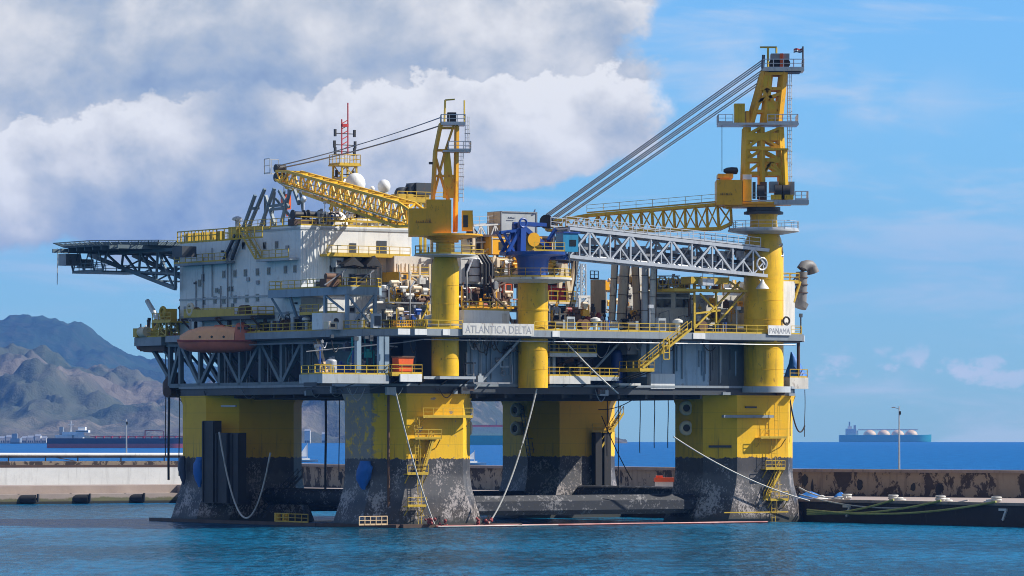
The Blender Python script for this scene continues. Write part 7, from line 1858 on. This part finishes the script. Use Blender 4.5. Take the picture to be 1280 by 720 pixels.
# dense pump and valve skids: each one thing of motors, pumps, pipes, valves on a frame
def skid(name, label, cat, pos, n, pal, seed, big=1.0, floor=True):
    rn = random.Random(seed); c0, c1 = pos(0, 0), pos(1, 1); lo = [min(c0[i], c1[i]) for i in range(3)]; hi = [max(c0[i], c1[i]) for i in range(3)]
    ax = 0 if hi[0]-lo[0] > hi[1]-lo[1] else 1; dp2 = 1.5
    rngs = [(lo[0], hi[0]), (lo[1], hi[1]), (lo[2], hi[2])]; o_ax = 1-ax
    rngs[o_ax] = (lo[o_ax], lo[o_ax]+dp2)
    org = (sum(rngs[0])/2, sum(rngs[1])/2, lo[2]); o = thing(name, label, cat, org)
    def pt(zf=None): return Vector((rn.uniform(*rngs[0]), rn.uniform(*rngs[1]), lo[2]+(hi[2]-lo[2])*(rn.random()**1.3 if zf is None else zf)))
    m = MB(rn.choice(pal))
    e0 = Vector((rngs[0][0], rngs[1][0], lo[2]+.1)); e1 = Vector(e0); e1[ax] = rngs[ax][1]; off = Vector((0, 0, 0)); off[o_ax] = dp2
    m.bar(e0, e1, .2); m.bar(e0+off, e1+off, .2); L_ = (e1-e0).length; k_ = max(1, int(L_/2.2))
    for i in range(k_+1):
        q = e0.lerp(e1, i/k_); m.bar(q, q+off, .16)
        if i % 2 == 0: m.bar(q, q+Vector((0, 0, (hi[2]-lo[2])*rn.uniform(.4, 1.0))), .14)
    m.part('frame', o)
    for i in range(n):
        k_ = rn.random(); mt = rn.choice(pal); m = MB(mt); p = pt()
        if k_ < .28:
            q = Vector(p); q[ax] += rn.uniform(.6, 1.3)*big; m.tube(p, q, rn.uniform(.18, .36)*big, n=12); m.cbox((p+q)/2-Vector((0, 0, .35*big)), (.5, .5, .35)); m.part('motor', o)
        elif k_ < .5:
            m.cbox(p, (rn.uniform(.4, 1.1)*big, rn.uniform(.4, .8), rn.uniform(.4, 1.1)*big)); m.cbox(p+Vector((0, 0, .5*big)), (.3, .3, .5)); m.part('pump', o)
        elif k_ < .82:
            a1 = Vector(p); a1[ax] += rn.uniform(-1.8, 1.8); a2 = Vector(a1); a2.z = lo[2]+rn.uniform(0, 1)*(hi[2]-lo[2]); a3 = Vector(a2); a3[o_ax] += rn.uniform(-.4, .6); m.path([p, a1, a2, a3], rn.uniform(.06, .14), 6); m.part('pipe', o)
        elif k_ < .92:
            m.ring(p, rn.uniform(.2, .4), .06, 12, 'y'); m.bar(p, p+Vector((0, .5, 0)), .08); m.part('valve_wheel', o)
        else:
            m.bar(p, p+Vector((0, 0, rn.uniform(.8, 1.8))), .09); m.cbox(p+Vector((0, 0, 1.2)), (.3, .3, .35)); m.part('gauge_post', o)
    return o
FBx = lambda x0, y0, x1, y1, b: (lambda i, j: fb(x0+(x1-x0)*i, y0+(y1-y0)*j, b))
FAx = lambda x0, y0, x1, y1, a: (lambda i, j: fa(x0+(x1-x0)*i, y0+(y1-y0)*j, a))
WARM = [RST, BRN, YEL2, TAN, STL, BLK, RST, CRD]; COOL = [STL, WHT2, GRY, BLK, BLU, TAN]; BUSY = [WHT2, TAN, RAIL, RST, STL, BLK, YEL2]
for i, (pos, n, pal, nm, lb_) in enumerate((
  (FBx(690, 380, 736, 408, -.5), 34, WARM+[BLU, GRY], 'pump_skid', 'crowded rusty pump skid on deck right of the blue crane pedestal'),
  (FBx(737, 386, 763, 408, .5), 20, WARM, 'pump_skid', 'rust and yellow pump skid at the foot of the beige house'),
  (FBx(577, 352, 642, 386, 2.2), 40, WARM+[TAN, WHT2], 'valve_skid', 'crowded valve skid above the low white deck store'),
  (FBx(616, 324, 662, 346, 5.2), 26, BUSY, 'valve_skid', 'cream and rust valve skid behind the blue slewing column'),
  (FBx(668, 316, 712, 350, 6.0), 22, BUSY+[SAF], 'valve_skid', 'yellow and orange valve skid behind the blue cab'),
  (FBx(486, 350, 538, 380, 6.6), 36, BUSY, 'pipe_skid', 'pale pipe and yellow rail skid left of the front crane pedestal'),
  (FBx(455, 386, 536, 412, 2.6), 34, COOL+[RST, RAIL], 'pump_skid', 'grey and rust pump skid behind the front deck rail left of the front pedestal'),
  (FAx(326, 396, 402, 414, -8.0), 34, COOL+[RST, BRN], 'pump_skid', 'mixed grey and rust pump skid along the left deck edge under the lookout platform'),
  (FBx(398, 264, 500, 279, 15.6), 30, [BLK, RAIL, STL, WHT2, RAIL], 'roof_skid', 'yellow and black machinery skid along the front roof edge of the white block'),
  (FBx(818, 347, 930, 364, -.8), 34, [RAIL, RST, STL, YEL2, TAN], 'roof_skid', 'rusty yellow machinery skid on the control house roof under the grey boom'),
  (FBx(400, 430, 482, 466, -2.6), 30, [STL, GRY, NVY, BLU, TEAL, WHT2], 'pump_skid', 'blue-grey pump skid in the dark recess behind the corner posts'),
  (FBx(690, 446, 738, 469, -4.2), 30, [BRN, BLK, STL, RST], 'valve_skid', 'dark valve skid on the lower platform right of the blue crane pedestal'),
  (FAx(176, 398, 226, 414, -6.5), 24, [RAIL, STL, TAN, BLK, WHT2], 'winch_skid', 'yellow and cream winch skid on the left end platform'),
  (FBx(758, 346, 815, 392, 7.0), 30, BUSY, 'pipe_skid', 'pale and rusty pipe skid standing behind the tall cylinders'),
  (FBx(866, 372, 930, 410, -3.0), 26, [RAIL, STL, WHT2, RST, GRY, YEL2], 'pipe_skid', 'yellow and grey pipe skid in front of the plain white wall under the boom crutch'),
  (FBx(592, 430, 640, 480, -7.4), 16, [GRY, DGR, STL, LGR], 'hung_skid', 'grey pipe frame hung on the hull panel under the long name board'),
  (FBx(776, 388, 812, 410, 1.5), 14, WARM, 'pump_skid', 'low rusty pump skid between the feet of the tall cylinders'))):
    skid(nm, lb_, 'machinery', pos, n, pal, 100+i)

# small clutter along both deck edges, each its own thing
rn = random.Random(77)
kinds = [
 ('gas_bottle_rack', 'gas bottles', lambda a, b, z: MB(RAIL).box(a-.8, a+.8, b-.35, b+.35, z, z+.12), lambda a, b, z: [MB(mt).tube((a-.6+.4*i, b, z+.13), (a-.6+.4*i, b, z+1.5), .17, n=10) for i, mt in enumerate((STL, RST, STL, BLU))], 'bottle'),
 ('cable_drum', 'drum', lambda a, b, z: MB(BRN).tube((a, b-.5, z+.9), (a, b+.5, z+.9), .42, n=14), lambda a, b, z: [MB(RST).tube((a, b+e, z+.9), (a, b+e+.12, z+.9), .72, n=18) for e in (-.62, .5)], 'flange'),
 ('electric_winch', 'winch', lambda a, b, z: MB(RAIL).box(a-1, a+1, b-.6, b+.6, z, z+.35), lambda a, b, z: [MB(BLK).tube((a-.7, b, z+.9), (a+.5, b, z+.9), .5, n=14), MB(GRY).box(a+.55, a+1.0, b-.4, b+.4, z+.36, z+1.5)], 'drum'),
 ('junction_cabinet', 'cabinet', lambda a, b, z: MB(LGR).box(a-.6, a+.6, b-.35, b+.35, z+.1, z+1.9), lambda a, b, z: [MB(DGR).box(a-.45, a+.45, b-.4, b-.36, z+.4, z+1.6)], 'door'),
 ('deck_ventilator', 'ventilator', lambda a, b, z: MB(WHT2).tube((a, b, z), (a, b, z+1.4), .3, n=12), lambda a, b, z: [MB(WHT2).lathe((a, b, z+1.4), [(.35, -.1), (.7, 0), (.65, .3), (.2, .5)], 14)], 'cowl'),
 ('floodlight_post', 'floodlight', lambda a, b, z: MB(GAL).tube((a, b, z), (a, b, z+3.4), .09, n=6), lambda a, b, z: [MB(GAL).cbox((a, b-.25, z+3.4), (.7, .35, .45))], 'lamp_head'),
]
spots = [ # px, b, kind index, place words
 (405, 1.6, 3, 'on deck left of the white porthole cabin'), (470, -5.4, 3, 'on deck right of the grey machinery cabins'), (538, -4.6, 4, 'on deck hard against the left of the front pedestal'),
 (645, -4.4, 0, 'behind the right end of the name board'), (697, -6.2, 2, 'on deck just right of the blue crane pedestal'), (712, -6.4, 3, 'on deck under the black hose'),
 (729, -6.0, 1, 'on deck in front of the low blue machinery'), (744, -6.2, 4, 'on deck in front of the beige house'), (756, -6.4, 0, 'on deck left of the slim cream cylinder'),
 (788, -6.2, 2, 'on deck left of the small steel skip'), (812, -6.4, 5, 'on deck below the off-white cylinder'), (826, -6.3, 3, 'on deck below the left control house window'),
 (847, -6.0, 4, 'on deck below the right control house window'), (876, -6.4, 1, 'on deck in front of the plain white wall, left side'), (902, -6.5, 0, 'on deck in front of the plain white wall, right side'), (921, -6.3, 5, 'on deck left of the big pedestal')]
words = {'gas_bottle_rack': 'yellow rack of gas bottles', 'cable_drum': 'rusty cable drum', 'electric_winch': 'small yellow-based winch', 'junction_cabinet': 'grey junction cabinet', 'deck_ventilator': 'off-white mushroom ventilator', 'floodlight_post': 'thin floodlight post'}
def item(a, b, z, ki, place):
    nm, cat, base, parts, pn = kinds[ki]
    o = thing(nm, words[nm]+' '+place, cat, (a, b, z), nm.replace('_', ' ')+'s along the deck edge')
    base(a, b, z+.01).part('base', o)
    for q in parts(a, b, z+.01): q.part(pn, o)
for px, b, ki, place in spots: item(aw(px, b), b, ZM, ki, place)
for px, a, ki, place in ((330, -8.0, 2, 'on the left deck edge right of the orange lifeboat'), (345, -8.2, 0, 'on the left deck edge below the lookout platform end'), (358, -8.0, 1, 'on the left deck edge under the lookout struts'), (370, -8.2, 3, 'on the left deck edge near the foot of the white block'), (384, -8.1, 4, 'on the left deck edge below the block corner')):
    item(a, rb(px, a), ZM, ki, place)
for px, py, b, ki, place in ((560, 0, 20, 5, 'x'),)[:0]: pass
# roof odds and ends
for px, b, ki, place in ((322, 33, 4, 'on the stepped roof of the white block'), (402, 15.6, 3, 'at the front corner of the white block roof'), (470, 16, 4, 'on the roof between the tarpaulin mounds'), (410, 16, 0, 'on the roof right of the black winches')):
    item(aw(px, b) if px > 330 else A0+1.5, b, ZR, ki, place)

for o in list(bpy.data.objects):
    if '_o' in o: del o['_o']
